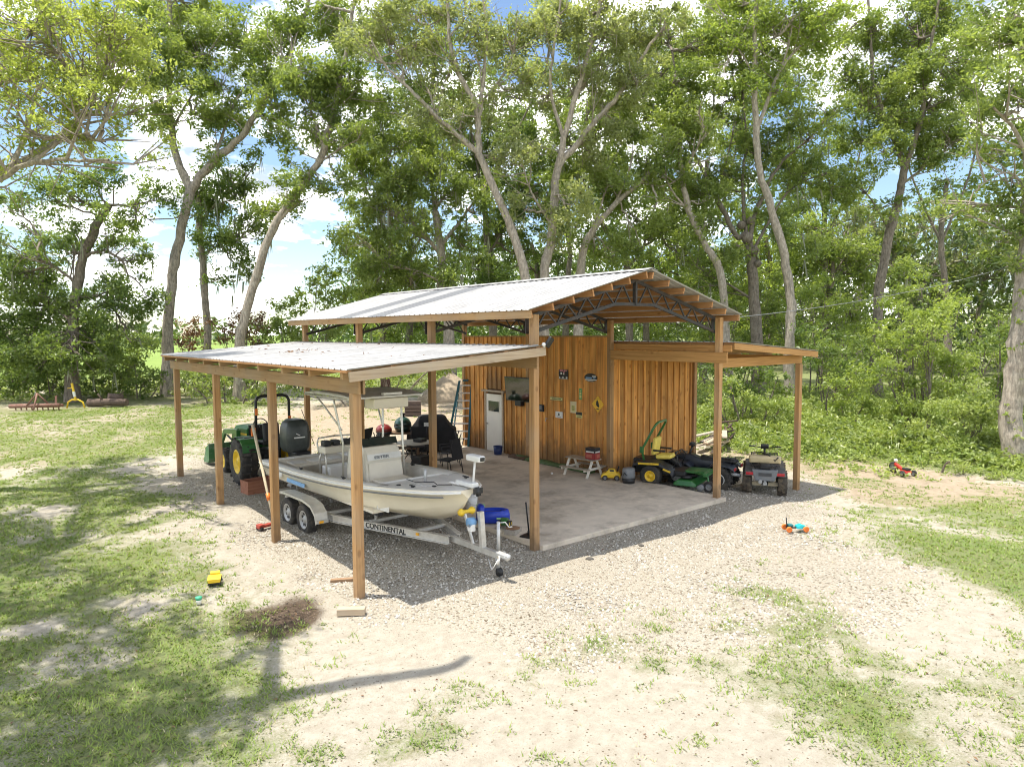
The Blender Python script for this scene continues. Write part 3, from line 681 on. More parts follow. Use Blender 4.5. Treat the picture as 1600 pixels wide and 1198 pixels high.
# gunwale caps, inner walls, decks
for sd_ in (-1, 1):
    s = MB(); s.loft([[(sd_*(b_b(y)-.045), y, b_s(y)-.008), (sd_*(b_b(y)-.06), y, b_s(y)+.004), (sd_*max(.02, b_b(y)-.29), y, b_s(y)-.005), (sd_*max(.018, b_b(y)-.31), y, b_s(y)-.06), (sd_*max(.018, b_b(y)-.30), y, .84)] for y in YS if y >= 1.6], close=False, caps=False)
    P_(boat, s, 'gunwale', M_GEL)
s = MB(); n = 9; rr_ = []
for y in [q for q in YS if q <= 1.9]:
    bb_ = b_b(y)-.05; rr_.append([(bb_*q, y, b_s(y)-.012+.012*(1-q*q)-(.035 if abs(q) < .72 and y > .5 else 0)) for q in np.linspace(-1, 1, 13)])
s.loft(rr_, close=False, caps=False)
s.box((0, 1.9, 1.12), (1.6, .02, .52)); P_(boat, s, 'bow_deck', M_GEL)
s = MB(); s.box((0, 4.0, .83), (1.85, 4.3, .05)); P_(boat, s, 'cockpit_floor', M_GELB)
s = MB(); s.box((0, 6.45, 1.0), (1.85, 1.1, .30)).box((0, 5.93, .95), (1.8, .06, .34)); P_(boat, s, 'aft_deck', M_GELB, bevel=.015)
s = MB(); s.box((0, 6.97, 1.08), (2.2, .12, .20)); P_(boat, s, 'transom_cap', M_GEL, bevel=.02)
for x, y in ((-.5, 6.3), (.5, 6.3), (0, 6.3)): P_(boat, MB().box((x, y, 1.158), (.36, .4, .014)), 'hatch', M_GEL, bevel=.006)
P_(boat, MB().box((0, 1.15, 1.405), (.62, .55, .014)), 'hatch', M_GEL, bevel=.006)
for x, y in ((-.95, 3.0), (-.98, 5.0), (-.62, .9), (.62, .9), (.98, 3.4)):
    P_(boat, MB().tube([(x, y-.09, b_s(y)+.03), (x, y+.09, b_s(y)+.03)], .014, 6).box((x, y, b_s(y)+.012), (.03, .06, .03)), 'cleat', M_BLKM)
for x, y in ((-.2, .8), (.25, 1.35), (-.55, 1.5)): P_(boat, MB().lathe([(.045, 0), (.045, .012), (.03, .016), (0, .016)], 12, (x, y, b_s(y)-.035)), 'deck_fitting', M_BLKM)
P_(boat, MB().tube([(-.1, 1.25, 1.40), (-.1, 1.25, 1.68)], .028, 10).lathe([(.08, 0), (.08, .015), (0, .02)], 14, (-.1, 1.25, 1.392)), 'seat_pedestal', M_GALV)
# console
con = P_(boat, MB().loft([[(-.46, 2.85, .85), (.46, 2.85, .85), (.46, 3.85, .85), (-.46, 3.85, .85)], [(-.44, 2.92, 1.35), (.44, 2.92, 1.35), (.45, 3.82, 1.35), (-.45, 3.82, 1.35)], [(-.42, 3.02, 1.78), (.42, 3.02, 1.78), (.44, 3.75, 1.78), (-.44, 3.75, 1.78)], [(-.40, 3.08, 1.90), (.40, 3.08, 1.90), (.42, 3.68, 1.84), (-.42, 3.68, 1.84)]], smooth=False), 'console', M_GELB, bevel=.03)
P_(con, MB().box((0, 2.90, 1.27), (.80, .015, .62), (-.10, 0, 0)), 'console_door', M_GELB, bevel=.008)
P_(con, MB().box((0, 2.955, 1.69), (.82, .012, .13), (-.22, 0, 0)), 'name_band', M_GEL)
text('lettering', 'ESTER', .085, M_GREY, con, (-.26, 2.925, 1.66), (PI/2-.22, 0, 0), .002, 1.6)
P_(con, MB().box((0, 3.16, 1.98), (.86, .012, .16), (-.5, 0, 0)).box((0, 3.3, 1.93), (.84, .3, .05)), 'windscreen', M_GLASSD)
for x, y, z in ((-.25, 3.35, 1.93), (.1, 3.38, 1.94), (.3, 3.34, 1.93), (-.05, 3.3, 1.96)): P_(con, MB().box((x, y, z+.04), (.17, .1, .12), (.3, 0, 0)), 'instrument', M_BLK, bevel=.01)
P_(con, MB().tube([(0+.19*math.cos(a), 3.93+.06*math.sin(a), 1.66+.18*math.sin(a)) for a in np.linspace(0, 2*PI, 20)], .014, 6).tube([(0, 3.93, 1.66), (0, 3.78, 1.64)], .02, 6), 'steering_wheel', M_BLKM)
for z in (1.05, 1.12, 1.19): P_(con, MB().box((-.462, 3.2, z), (.012, .16, .035), (.35, 0, 0)), 'side_vent', M_BLK)
s = MB(); s.box((0, 2.62, 1.02), (.78, .44, .36)); st_ = P_(boat, s, 'front_seat', M_GEL, bevel=.03); P_(st_, MB().box((0, 2.62, 1.23), (.76, .42, .06)), 'cushion', M_GELB, bevel=.02)
# leaning post
lp = P_(boat, MB().box((0, 4.95, 1.62), (.98, .36, .16)), 'leaning_post', M_GELB, bevel=.03)
for x in (-.46, .46):
    for y in (4.78, 5.12): P_(lp, MB().tube([(x, y, .86), (x, y, 1.4), (x*.95, 4.95+(y-4.95)*.7, 1.56)], .022, 8), 'pipe', M_PIPE)
    P_(lp, MB().tube([(x, 5.14, 1.5), (x, 5.24, 1.75), (x*.9, 5.25, 1.86), (0, 5.25, 1.88)], .02, 8), 'pipe', M_PIPE)
P_(lp, MB().box((0, 4.95, 1.04), (.80, .42, .38)), 'cooler', M_WPL, bevel=.03)
for x in (-.35, -.12, .15, .36): P_(lp, MB().box((x, 5.0, 1.76), (.18, .22, .13)), 'gear_bag', M_BLK, bevel=.03)
# T top
tt = P_(boat, MB().loft([[(-.86, 2.72, 2.96), (.86, 2.72, 2.96), (.86, 2.72, 3.0), (-.86, 2.72, 3.0)], [(-.9, 3.2, 2.99), (.9, 3.2, 2.99), (.88, 3.2, 3.05), (-.88, 3.2, 3.05)], [(-.9, 4.3, 3.0), (.9, 4.3, 3.0), (.88, 4.3, 3.06), (-.88, 4.3, 3.06)], [(-.84, 5.0, 2.96), (.84, 5.0, 2.96), (.84, 5.0, 3.0), (-.84, 5.0, 3.0)]], smooth=False), 't_top', M_GEL, bevel=.012)
for x in (-1, 1):
    P_(tt, MB().tube([(x*.52, 2.98, .86), (x*.50, 3.02, 1.9), (x*.60, 3.22, 2.75), (x*.62, 3.25, 2.98)], .026, 8), 'pole', M_PIPE)
    P_(tt, MB().tube([(x*.52, 3.86, .86), (x*.50, 3.86, 1.9), (x*.60, 4.02, 2.75), (x*.62, 4.05, 2.98)], .026, 8), 'pole', M_PIPE)
    P_(tt, MB().tube([(x*.51, 3.88, 2.2), (x*.66, 4.4, 2.7), (x*.7, 4.8, 2.96)], .02, 8), 'pole', M_PIPE)
    P_(tt, MB().tube([(x*.82, 2.75, 2.95), (x*.86, 4.95, 2.95)], .02, 8), 'pole', M_PIPE)
P_(tt, MB().tube([(-.6, 3.24, 2.93), (.6, 3.24, 2.93)], .02, 8).tube([(-.6, 4.04, 2.93), (.6, 4.04, 2.93)], .02, 8), 'cross_pipe', M_PIPE)
P_(tt, MB().box((.12, 3.02, 2.83), (.85, .4, .22)), 'electronics_box', M_GELB, bevel=.03)
P_(tt, MB().box((.1, 2.78, 3.04), (.45, .12, .05)), 'light_bar', M_WPL, bevel=.01)
# outboard motor
om = P_(boat, MB().box((0, 7.16, .98), (.42, .20, .55)), 'outboard_motor', M_BLKM, bevel=.02)
P_(om, MB().loft([[(-.20*q, 7.55-.30*q2, z) if i == 0 else p for i, p in enumerate([(-.20*q, 7.55-.34*q2, z), (.20*q, 7.55-.34*q2, z), (.31*q, 7.55-.22*q2, z), (.31*q, 7.55+.22*q2, z), (.18*q, 7.55+.36*q2, z), (-.18*q, 7.55+.36*q2, z), (-.31*q, 7.55+.22*q2, z), (-.31*q, 7.55-.22*q2, z)])] for z, q, q2 in ((1.22, .82, .85), (1.34, 1.0, 1.0), (1.62, 1.06, 1.04), (1.86, 1.0, .98), (2.0, .86, .86), (2.07, .6, .62))]), 'cowling', mat('cowling_grey', (.045, .052, .048), .4, var=.25, scale=4, dirt=(.13, .13, .12), dirt_amt=.4), bevel=.02)
P_(om, MB().loft([[(-.13, 7.35, z), (.13, 7.35, z), (.11, 7.35+d_, z), (-.11, 7.35+d_, z)] for z, d_ in ((1.24, .42), (.9, .36), (.6, .30), (.45, .26))]).box((0, 7.56, .62), (.36, .4, .03)), 'midsection', M_BLKM, bevel=.01)
P_(om, MB().lathe([(0, -.3), (.07, -.2), (.085, 0), (.07, .2), (.03, .26), (0, .27)], 12, (0, 7.55, .42), 'y'), 'gearcase', M_BLKM)
s = MB()
for k in range(3):
    a = 2*PI*k/3; s.box((math.cos(a)*.11, 7.8, .42+math.sin(a)*.11), (.19, .02, .11), (.5, -a, 0))
P_(om, s, 'propeller', M_GALV)
P_(om, MB().box((-.02, 7.205, 1.62), (.30, .012, .035)).box((-.06, 7.20, 1.70), (.12, .012, .02), (0, .5, 0)), 'badge', M_WPL)
# decals, rod holders, trolling motor
P_(boat, MB().box((-1.093, 5.05, .93), (.008, .95, .085), (0, .25, 0)), 'blue_decal', M_LBLUE)
P_(boat, MB().lathe([(.0, 0), (.17, 0), (.17, .008), (0, .01)], 18, (-1.098, 5.95, 1.0), 'x', sq=(1, .5)), 'oval_badge', M_WPL)
text('lettering', 'LOWRANCE', .085, M_BLK, boat, (.886, 4.6, 1.06), (PI/2, 0, -PI/2), .002, 1.2)
tm = P_(boat, MB().box((.10, .17, 1.53), (.16, .52, .09)).box((.10, .45, 1.50), (.20, .3, .04)), 'trolling_motor', M_WPL, bevel=.02)
P_(tm, MB().tube([(.13, .02, 1.55), (.16, .0, 1.95)], .022, 8), 'shaft', M_WPL)
P_(tm, MB().box((.16, -.02, 2.02), (.17, .40, .12)), 'motor_head', M_WPL, bevel=.035)
P_(tm, MB().box((.16, -.225, 2.02), (.10, .01, .07)), 'head_badge', M_BLK)
P_(tm, MB().tube([(.10, -.12, 1.50), (.12, -.16, 1.35)], .05, 8).box((.11, -.15, 1.44), (.2, .03, .10)), 'mount', M_BLK)
P_(tm, MB().tube([(.0, .5, 1.465), (-.2, .7, 1.46), (-.1, .95, 1.455), (-.35, 1.2, 1.45), (-.3, 1.6, 1.44)], .009, 5), 'cable', M_BLK)
s = MB()
s.tube([(-.52, 5.25, 1.7), (-.75, 5.4, 2.55)], .008, 5); P_(boat, s, 'fishing_rod', M_BLK)

# ---------------- trailer
tr = empty('boat_trailer', BX, BR, 'aluminium tandem wheel trailer carrying the boat', 'trailer')
def railpt(y): return (ip(y, [.45, 3.35], [.12, 1.02]) if y < 3.35 else 1.02)
for sd_ in (-1, 1):
    s = MB()
    for (ya, yb) in ((.45, 3.35), (3.35, 6.6)):
        xa, xb = sd_*railpt(ya), sd_*railpt(yb)
        for dz, hh, wd in ((0, .13, .02), (.07, .015, .10), (-.07, .015, .10)): s.beam((xa, ya, .44+dz), (xb, yb, .44+dz), wd, hh)
    P_(tr, s, 'frame_rail', M_ALU)
for y, x1 in ((1.2, .3), (2.4, .68), (3.6, 1.0), (5.2, 1.0), (6.4, 1.0)): P_(tr, MB().beam((-x1, y, .50), (x1, y, .50), .08, .06), 'cross_member', M_ALU)
for sd_ in (-1, 1): P_(tr, MB().beam((sd_*.55, 2.2, .66), (sd_*.55, 6.7, .66), .12, .06), 'bunk', mat('bunk_carpet', (.05, .05, .055), .95))
for sd_ in (-1, 1):
    for y in (2.4, 4.4, 6.2): P_(tr, MB().beam((sd_*.55, y, .50), (sd_*.55, y, .64), .04, .05, (0, 1, 0)), 'bunk_bracket', M_ALU)
P_(tr, MB().beam((0, .55, .44), (0, -.86, .44), .085, .10), 'tongue', M_ALU)
P_(tr, MB().box((0, -.98, .47), (.11, .28, .07)).sphere((0, -1.08, .46), .065), 'coupler', M_GALV, bevel=.01)
wpst = P_(tr, MB().beam((0, -.42, .48), (0, -.36, 1.12), .095, .08, (0, 1, 0)), 'winch_post', M_ALU)
P_(wpst, MB().beam((-.05, -.2, .5), (-.05, .06, 1.05), .04, .04, (0, 1, 0)), 'brace', M_ALU)
P_(wpst, MB().lathe([(.0, -.17), (.05, -.17), (.075, -.12), (.035, -.05), (.035, .05), (.075, .12), (.05, .17), (0, .17)], 12, (-.02, .03, 1.05), 'x'), 'bow_roller', M_YEL)
P_(wpst, MB().lathe([(0, -.06), (.085, -.06), (.085, .06), (0, .06)], 14, (-.13, -.25, .93), 'x'), 'winch_drum', M_LBLUE)
P_(wpst, MB().box((-.14, -.27, .84), (.10, .12, .14)), 'winch_strap', M_WPL, bevel=.015)
jk = P_(tr, MB().tube([(.13, -.70, .36), (.13, -.70, .98)], .033, 10).tube([(.13, -.70, .10), (.13, -.70, .4)], .024, 8), 'tongue_jack', M_GALV)
P_(jk, MB().tube([(.13, -.70, .96), (.22, -.78, .97), (.27, -.82, .88), (.33, -.84, .88)], .012, 6), 'crank', M_GALV)
P_(jk, MB().lathe([(0, -.03), (.075, -.03), (.075, .03), (0, .03)], 14, (.13, -.72, .078), 'x'), 'jack_wheel', M_BLK)
P_(tr, MB().tube([(.02, -.85, .50), (-.1, -1.0, .42), (-.06, -.9, .30), (.05, -.7, .36)], .014, 6).tube([(-.03, -.9, .4), (-.12, -.82, .2), (-.02, -.6, .32)], .011, 5), 'safety_chain', M_WPL)
for sd_ in (-1, 1):
    for y in (4.02, 4.86): wheel(tr, (sd_*1.30, y, .335), .335, .22, .195, mat('wheel_steel', (.42, .42, .41), .45, metal=.4, var=.15), 0, dish=.06, holes=True)
    fs = MB(); A = [(3.30, .42), (3.36, .60), (3.55, .74), (3.9, .80), (4.95, .80), (5.32, .74), (5.5, .60), (5.56, .42)]
    fs.loft([[(sd_*1.16, y, z), (sd_*1.44, y, z), (sd_*1.445, y, z-.05), (sd_*1.435, y-.0, z-.055), (sd_*1.43, y, z-.012), (sd_*1.16, y, z-.012)] for y, z in A], smooth=False)
    f = P_(tr, fs, 'fender', M_ALU); P_(f, MB().box((sd_*1.30, 3.285, .43), (.26, .03, .07)), 'fender_step', M_ALU); P_(f, MB().box((sd_*1.33, 3.262, .43), (.09, .02, .05)), 'amber_lamp', M_AMBER)
P_(tr, MB().box((-.365, 1.15, .45), (.02, .07, .05), (0, 0, .29)), 'amber_lamp', M_AMBER)
dx_, dy_ = -(1.02-.12), 2.9; ln_ = math.hypot(dx_, dy_)
d3 = Vector((.9/ln_*1, -2.9/ln_, 0)); u3 = Vector((0, 0, 1)); n3 = d3.cross(u3)
tx = text('lettering', 'CONTINENTAL', .155, M_BLK, tr, (0, 0, 0), (0, 0, 0), .002)
p0 = Vector((-railpt(2.46), 2.46, .385))+n3*.014
tx.matrix_local = Matrix.Translation(p0) @ Matrix((d3, u3, n3)).transposed().to_4x4() @ Matrix.Diagonal((.98, 1, 1, 1))

# ---------------- tractor
tz = gzf(1.4, 9.6)
tc_ = empty('tractor', (1.9, 9.25, tz), -.02, 'green loader tractor with yellow wheels parked behind the boat', 'tractor')
for sd_ in (-1, 1):
    wheel(tc_, (sd_*.68, 0, .63), .63, .46, .33, M_YEL, 16, lugh=.05, dish=.05); wheel(tc_, (sd_*.62, 1.85, .37), .37, .24, .2, M_YEL, 14, lugh=.035)
    s = MB(); A = [(-.55, .95), (-.50, 1.15), (-.3, 1.27), (.15, 1.30), (.45, 1.18), (.62, .92)]
    s.loft([[(sd_*.44, y, z), (sd_*.86, y, z), (sd_*.86, y, z-.05), (sd_*.44, y, z-.03)] for y, z in A], smooth=False); fd = P_(tc_, s, 'fender', M_GREEN, bevel=.01)
    P_(fd, MB().box((sd_*.55, -.52, 1.48), (.13, .05, .22)), 'signal_lamp', M_ORG, bevel=.01)
P_(tc_, MB().box((0, .9, .62), (.42, 2.3, .34)).box((0, .05, .70), (.62, .5, .42)).box((0, 1.85, .42), (1.1, .14, .12)), 'chassis', M_BLKM, bevel=.02)
hd = P_(tc_, MB().loft([[(-.30, y, .82), (.30, y, .82), (.31, y, z-.12), (.22, y, z), (-.22, y, z), (-.31, y, z-.12)] for y, z in ((.85, 1.50), (1.5, 1.47), (2.1, 1.38), (2.32, 1.22))], smooth=False), 'hood', M_GREEN, bevel=.02)
for sd_ in (-1, 1): P_(hd, MB().box((sd_*.312, 1.5, 1.2), (.012, 1.3, .06), (-.05, 0, 0)), 'yellow_stripe', M_YEL)
st_ = P_(tc_, MB().box((0, -.05, 1.10), (.48, .46, .12)), 'seat', M_BLK, bevel=.04); P_(st_, MB().box((0, -.30, 1.40), (.46, .12, .55), (-.12, 0, 0)), 'backrest', M_BLK, bevel=.05)
P_(tc_, MB().tube([(.2*math.cos(a), .55+.07*math.sin(a), 1.52+.18*math.sin(a)) for a in np.linspace(0, 2*PI, 22)], .016, 6).tube([(0, .55, 1.52), (0, .78, 1.30)], .025, 8).box((0, .85, 1.30), (.5, .12, .4)), 'steering_wheel', M_BLK)
P_(tc_, MB().tube([(-.46, -.42, .85), (-.46, -.48, 1.9), (-.455, -.49, 2.30), (-.40, -.49, 2.40), (-.30, -.49, 2.44), (.30, -.49, 2.44), (.40, -.49, 2.40), (.455, -.49, 2.30), (.46, -.48, 1.9), (.46, -.42, .85)], .04, 8), 'roll_bar', M_BLKM)
P_(tc_, MB().box((-.46, -.53, 2.02), (.07, .02, .18)).box((.46, -.53, 1.75), (.07, .02, .2)), 'reflector', M_ORG)
P_(tc_, MB().tube([(-.35, -.4, .55), (-.4, -.85, .5)], .03, 6).tube([(.35, -.4, .55), (.4, -.85, .5)], .03, 6).tube([(0, -.3, .9), (0, -.75, .85)], .025, 6).box((0, -.42, .55), (.3, .2, .3)).tube([(-.4, -.3, 1.0), (-.4, -.75, .55)], .02, 6).tube([(.4, -.3, 1.0), (.4, -.75, .55)], .02, 6), 'hitch', M_BLKM)
ld = P_(tc_, MB().beam((-.52, 1.0, .7), (-.52, .95, 1.38), .12, .10, (0, 1, 0)).beam((.52, 1.0, .7), (.52, .95, 1.38), .12, .10, (0, 1, 0)), 'loader', M_GREEN, bevel=.01)
for sd_ in (-1, 1):
    P_(ld, MB().beam((sd_*.52, .95, 1.34), (sd_*.55, 2.1, 1.22), .08, .15).beam((sd_*.55, 2.08, 1.25), (sd_*.58, 2.75, .52), .08, .14), 'loader_arm', M_GREEN, bevel=.01)
    P_(ld, MB().tube([(sd_*.53, 1.1, .95), (sd_*.55, 1.9, 1.12)], .03, 8).tube([(sd_*.56, 2.15, 1.22), (sd_*.58, 2.78, .78)], .028, 8), 'hydraulic_ram', M_BLKM)
P_(ld, MB().prism([(2.82, .78), (2.80, .30), (2.95, .17), (3.45, .14), (3.45, .17), (2.97, .21), (2.84, .33), (2.85, .78)], 1.7, (-.85, 0, 0), 'yz').prism([(2.82, .78), (2.80, .30), (2.95, .17), (3.45, .15), (3.15, .62)], .03, (-.86, 0, 0), 'yz').prism([(2.82, .78), (2.80, .30), (2.95, .17), (3.45, .15), (3.15, .62)], .03, (.83, 0, 0), 'yz'), 'bucket', mat('bucket_green', (.04, .15, .05), .5, var=.2, dirt=(.3, .3, .28), dirt_amt=.7), bevel=.006)

# wooden box behind the boat
W_CRATE = wood('red_brown_box', (.36, .16, .10), (.22, .09, .05), 0, orand=.1)
wb = empty('wooden_box', (1.18, 8.02, gzf(1.2, 8)), .12, 'red brown wooden planter box on the gravel behind the boat', 'box')
for nm, c, d_ in (('side_board', (0, -.2, .17), (.78, .03, .36)), ('side_board', (0, .2, .17), (.78, .03, .36)), ('end_board', (-.375, 0, .17), (.03, .37, .36)), ('end_board', (.375, 0, .17), (.03, .37, .36)), ('soil', (0, 0, .12), (.72, .37, .2))):
    P_(wb, MB().box(c, d_), nm, W_CRATE if nm != 'soil' else M_BLK, bevel=.004)
# pale pole leaning on the second outer post
pl = empty('paddle_pole', (.17, 4.10, gzf(.2, 4.1)), 0, 'pale pole with an orange band leaning by the second outer post', 'pole')
P_(pl, MB().tube([(0, 0, .02), (-.02, .50, 1.0), (-.02, 1.18, 2.2)], [.026, .03, .038], 8), 'shaft', wood('pale_pole', (.62, .52, .36), (.5, .4, .26), 2))
P_(pl, MB().tube([(-.014, .33, .66), (-.018, .40, .80)], .042, 10), 'orange_band', M_ORG)
rj = empty('red_jack', (.16, 4.62, gzf(.2, 4.6)), .3, 'low red floor jack on the gravel beside the second outer post', 'jack')
rj.scale = (.75,)*3
P_(rj, MB().box((0, 0, .09), (.62, .14, .08)).box((-.22, 0, .14), (.16, .20, .06)), 'body', mat('faded_red', (.34, .05, .03), .6, var=.25), bevel=.015)
for x, y in ((-.24, -.1), (-.24, .1), (.24, -.1), (.24, .1)): P_(rj, MB().lathe([(0, -.02), (.05, -.02), (.05, .02), (0, .02)], 12, (x, y, .05), 'y'), 'caster', M_BLKM)

# ---------------- zero turn mower
SZ = SLZ
mw = empty('riding_mower', (10.62, 2.42, -.01), -2.80, 'green and yellow riding mower parked beside the orange board wall', 'mower')
for sd_ in (-1, 1):
    wheel(mw, (sd_*.50, 0, .30), .30, .28, .15, M_YEL, 0, dish=.08); wheel(mw, (sd_*.48, 1.62, .15), .15, .12, .08, M_GREY, 0)
    P_(mw, MB().tube([(sd_*.48, 1.62, .20), (sd_*.40, 1.55, .42), (sd_*.30, 1.2, .45)], .03, 8), 'caster_arm', M_GREEN)
    s = MB(); A = [(-.55, .50), (-.5, .66), (-.2, .74), (.25, .72), (.55, .58), (.65, .42)]
    s.loft([[(sd_*.24, y, z), (sd_*.60, y, z-.03), (sd_*.62, y, z-.12), (sd_*.24, y, z-.1)] for y, z in A], smooth=False); fd = P_(mw, s, 'fender', M_BLK, bevel=.015)
    P_(fd, MB().box((sd_*.612, -.05, .645), (.014, .6, .055), (.05, 0, 0)), 'yellow_stripe', M_YEL)
    P_(fd, MB().box((sd_*.612, .48, .50), (.014, .22, .05), (-.3, 0, 0)), 'yellow_stripe', M_YEL)
    P_(mw, MB().tube([(sd_*.38, .60, .55), (sd_*.40, .72, .85), (sd_*.30, .62, .98), (sd_*.08, .62, .98)], .018, 6), 'lever', M_BLK)
P_(mw, MB().box((0, -.35, .52), (.62, .55, .42)).box((0, .45, .40), (.8, 1.0, .16)), 'body', M_BLK, bevel=.05)
P_(mw, MB().loft([[(-.60, y, .12), (.60, y, .12), (.56, y, z), (-.56, y, z)] for y, z in ((.66, .20), (.78, .28), (1.15, .28), (1.30, .18))], smooth=False), 'mower_deck', M_GREEN, bevel=.02)
P_(mw, MB().box((0, 1.18, .47), (.60, .55, .07)).box((0, 1.5, .44), (.95, .10, .10)), 'foot_plate', M_GREEN, bevel=.01)
for k_, (x, y, z) in enumerate([(-.32, .95, .30), (.0, 1.0, .30), (.32, .95, .30)]): P_(mw, MB().lathe([(.15, 0), (.16, .05), (.10, .08), (0, .085)], 14, (x, y, z)), 'blade_spindle', M_BLK)
P_(mw, MB().lathe([(0, -.12), (.09, -.12), (.09, .12), (0, .12)], 12, (.55, 1.42, .12), 'x'), 'deck_roller', M_GREY)
st_ = P_(mw, MB().box((0, .24, .80), (.46, .44, .13), (.08, 0, 0)), 'seat', M_SEATY, bevel=.05)
P_(st_, MB().box((0, -.03, 1.08), (.44, .13, .52), (-.15, 0, 0)), 'backrest', M_SEATY, bevel=.06)
P_(st_, MB().box((-.29, .15, .98), (.06, .36, .05)).box((.29, .15, .98), (.06, .36, .05)), 'armrest', M_BLK, bevel=.02)
P_(mw, MB().tube([(-.45, -.20, .55), (-.45, -.30, 1.0), (-.45, .02, 1.60), (-.42, .10, 1.74), (-.32, .13, 1.79), (.32, .13, 1.79), (.42, .10, 1.74), (.45, .02, 1.60), (.45, -.30, 1.0), (.45, -.20, .55)], .035, 8), 'roll_bar', M_GREEN)
for sd_ in (-1, 1): P_(mw, MB().box((sd_*.45, -.30, 1.0), (.10, .10, .18)), 'roll_bar_hinge', M_GREEN, bevel=.01)

# ---------------- quad bikes
def quad(name, label, loc, rz, body, rim, seatm, mud):
    q = empty(name, loc, rz, label, 'quad bike', 'quad bikes under the right lean-to')
    for y in (0, 1.22):
        for sd_ in (-1, 1): wheel(q, (sd_*.46, y, .33), .33, .25, .16, rim, 14, lugh=.028, tyre=mud)
    P_(q, MB().box((0, .6, .42), (.30, 1.3, .24)).box((0, .55, .34), (.5, .7, .06)), 'chassis', M_BLKM, bevel=.02)
    P_(q, MB().tube([(-.42, 0, .30), (.42, 0, .30)], .04, 8).tube([(-.42, 1.22, .30), (.42, 1.22, .30)], .03, 8), 'axle', M_BLKM)
    for y0, nm in ((0, 'rear_fender'), (1.22, 'front_fender')):
        for sd_ in (-1, 1):
            s = MB(); s.loft([[(sd_*.16, y0+a, z), (sd_*.52, y0+a, z-.03), (sd_*.53, y0+a, z-.08), (sd_*.16, y0+a, z-.06)] for a, z in ((-.42, .64), (-.28, .74), (0, .78), (.25, .74), (.38, .62))], smooth=False); P_(q, s, 'fender', body, bevel=.012)
    P_(q, MB().loft([[(-.17, y, .55), (.17, y, .55), (.15, y, z), (-.15, y, z)] for y, z in ((-.35, .72), (.1, .78), (.6, .80), (.95, .92), (1.35, .86), (1.55, .66))]), 'body', body, bevel=.02)
    P_(q, MB().loft([[(-.16, y, .76), (.16, y, .76), (.13, y, z), (-.13, y, z)] for y, z in ((-.38, .84), (-.2, .88), (.25, .86), (.65, .90))]), 'seat', seatm, bevel=.025)
    hb = P_(q, MB().tube([(-.42, .72, 1.22), (-.22, .86, 1.18), (0, .92, 1.14), (.22, .86, 1.18), (.42, .72, 1.22)], .014, 7).tube([(0, .92, 1.14), (0, 1.05, .75)], .03, 8), 'handlebar', M_BLKM)
    for sd_ in (-1, 1): P_(hb, MB().tube([(sd_*.29, .80, 1.20), (sd_*.43, .715, 1.222)], .02, 8), 'grip', M_BLK)
    P_(hb, MB().box((0, .92, 1.19), (.22, .14, .1), (.4, 0, 0)), 'instrument_pod', M_BLK, bevel=.02)
    for y0, y1, z in ((-.48, -.05, .86), (1.15, 1.6, .90)):
        s = MB()
        for x in np.linspace(-.36, .36, 5): s.tube([(x, y0, z), (x, y1, z)], .010, 5)
        for y in (y0, y1, (y0+y1)/2): s.tube([(-.38, y, z), (.38, y, z)], .012, 5)
        for x in (-.3, .3): s.tube([(x, (y0+y1)/2, z), (x*.7, (y0+y1)/2, z-.22)], .012, 5)
        P_(q, s, 'rack', M_BLKM)
    for sd_ in (-1, 1): P_(q, MB().box((sd_*.40, -.41, .63), (.20, .03, .08)), 'tail_lamp', M_LAMPR, bevel=.01)
    P_(q, MB().tube([(-.12, -.5, .42), (-.12, 0, .45)], .05, 8), 'exhaust', M_GALV)
    return q
M_NAVY = mat('navy_plastic', (.013, .017, .028), .35, var=.2, dirt=(.12, .11, .09), dirt_amt=.35)
M_MUDB = mat('muddy_plastic', (.06, .06, .062), .6, var=.25, dirt=(.25, .20, .14), dirt_amt=.7)
M_MUDT = mat('muddy_tyre', (.06, .05, .04), .95, var=.3, scale=14, dirt=(.26, .20, .13), dirt_amt=.8, dscale=6)
q1 = quad('quad_bike', 'dark navy quad bike with silver rims behind the front right main post', (12.12, 1.22, gzf(12.1, 1.2)), .34, M_NAVY, M_WPL, M_BLK, M_RUB)
q2 = quad('quad_bike', 'muddy grey quad bike with a tan tank seen from behind beside the outer right post', (12.50, .16, gzf(12.5, .1)), -1.02, M_MUDB, M_GREY, M_BLK, M_MUDT)
tk = P_(q2, MB().box((0, .10, .95), (.84, .30, .20)), 'sprayer_tank', mat('tan_tank', (.55, .44, .25), .5, var=.1), bevel=.05)
P_(tk, MB().tube([(-.12, .35, 1.12), (.1, .1, 1.07), (.26, -.07, .95), (.34, -.08, 1.05)], .016, 6), 'hose', M_BLK)
P_(q2, MB().loft([[(-.34*k, -.43, z), (.34*k, -.43, z), (.34*k, -.10, z), (-.34*k, -.10, z)] for z, k in ((.44, .72), (.6, .9), (.74, 1.0))], smooth=False), 'cargo_box', M_GREY, bevel=.02)
P_(q2, MB().box((0, -.442, .62), (.34, .012, .09)), 'name_plate', M_MUDB)
P_(q2, MB().box((0, -.30, .36), (.10, .2, .08)).sphere((0, -.42, .42), .028), 'hitch_ball', M_GALV)
P_(q2, MB().box((-.24, -.1, .30), (.3, .05, .10)).box((.24, -.1, .30), (.3, .05, .10)), 'skid_plate', mat('tan_plate', (.5, .42, .28), .6))

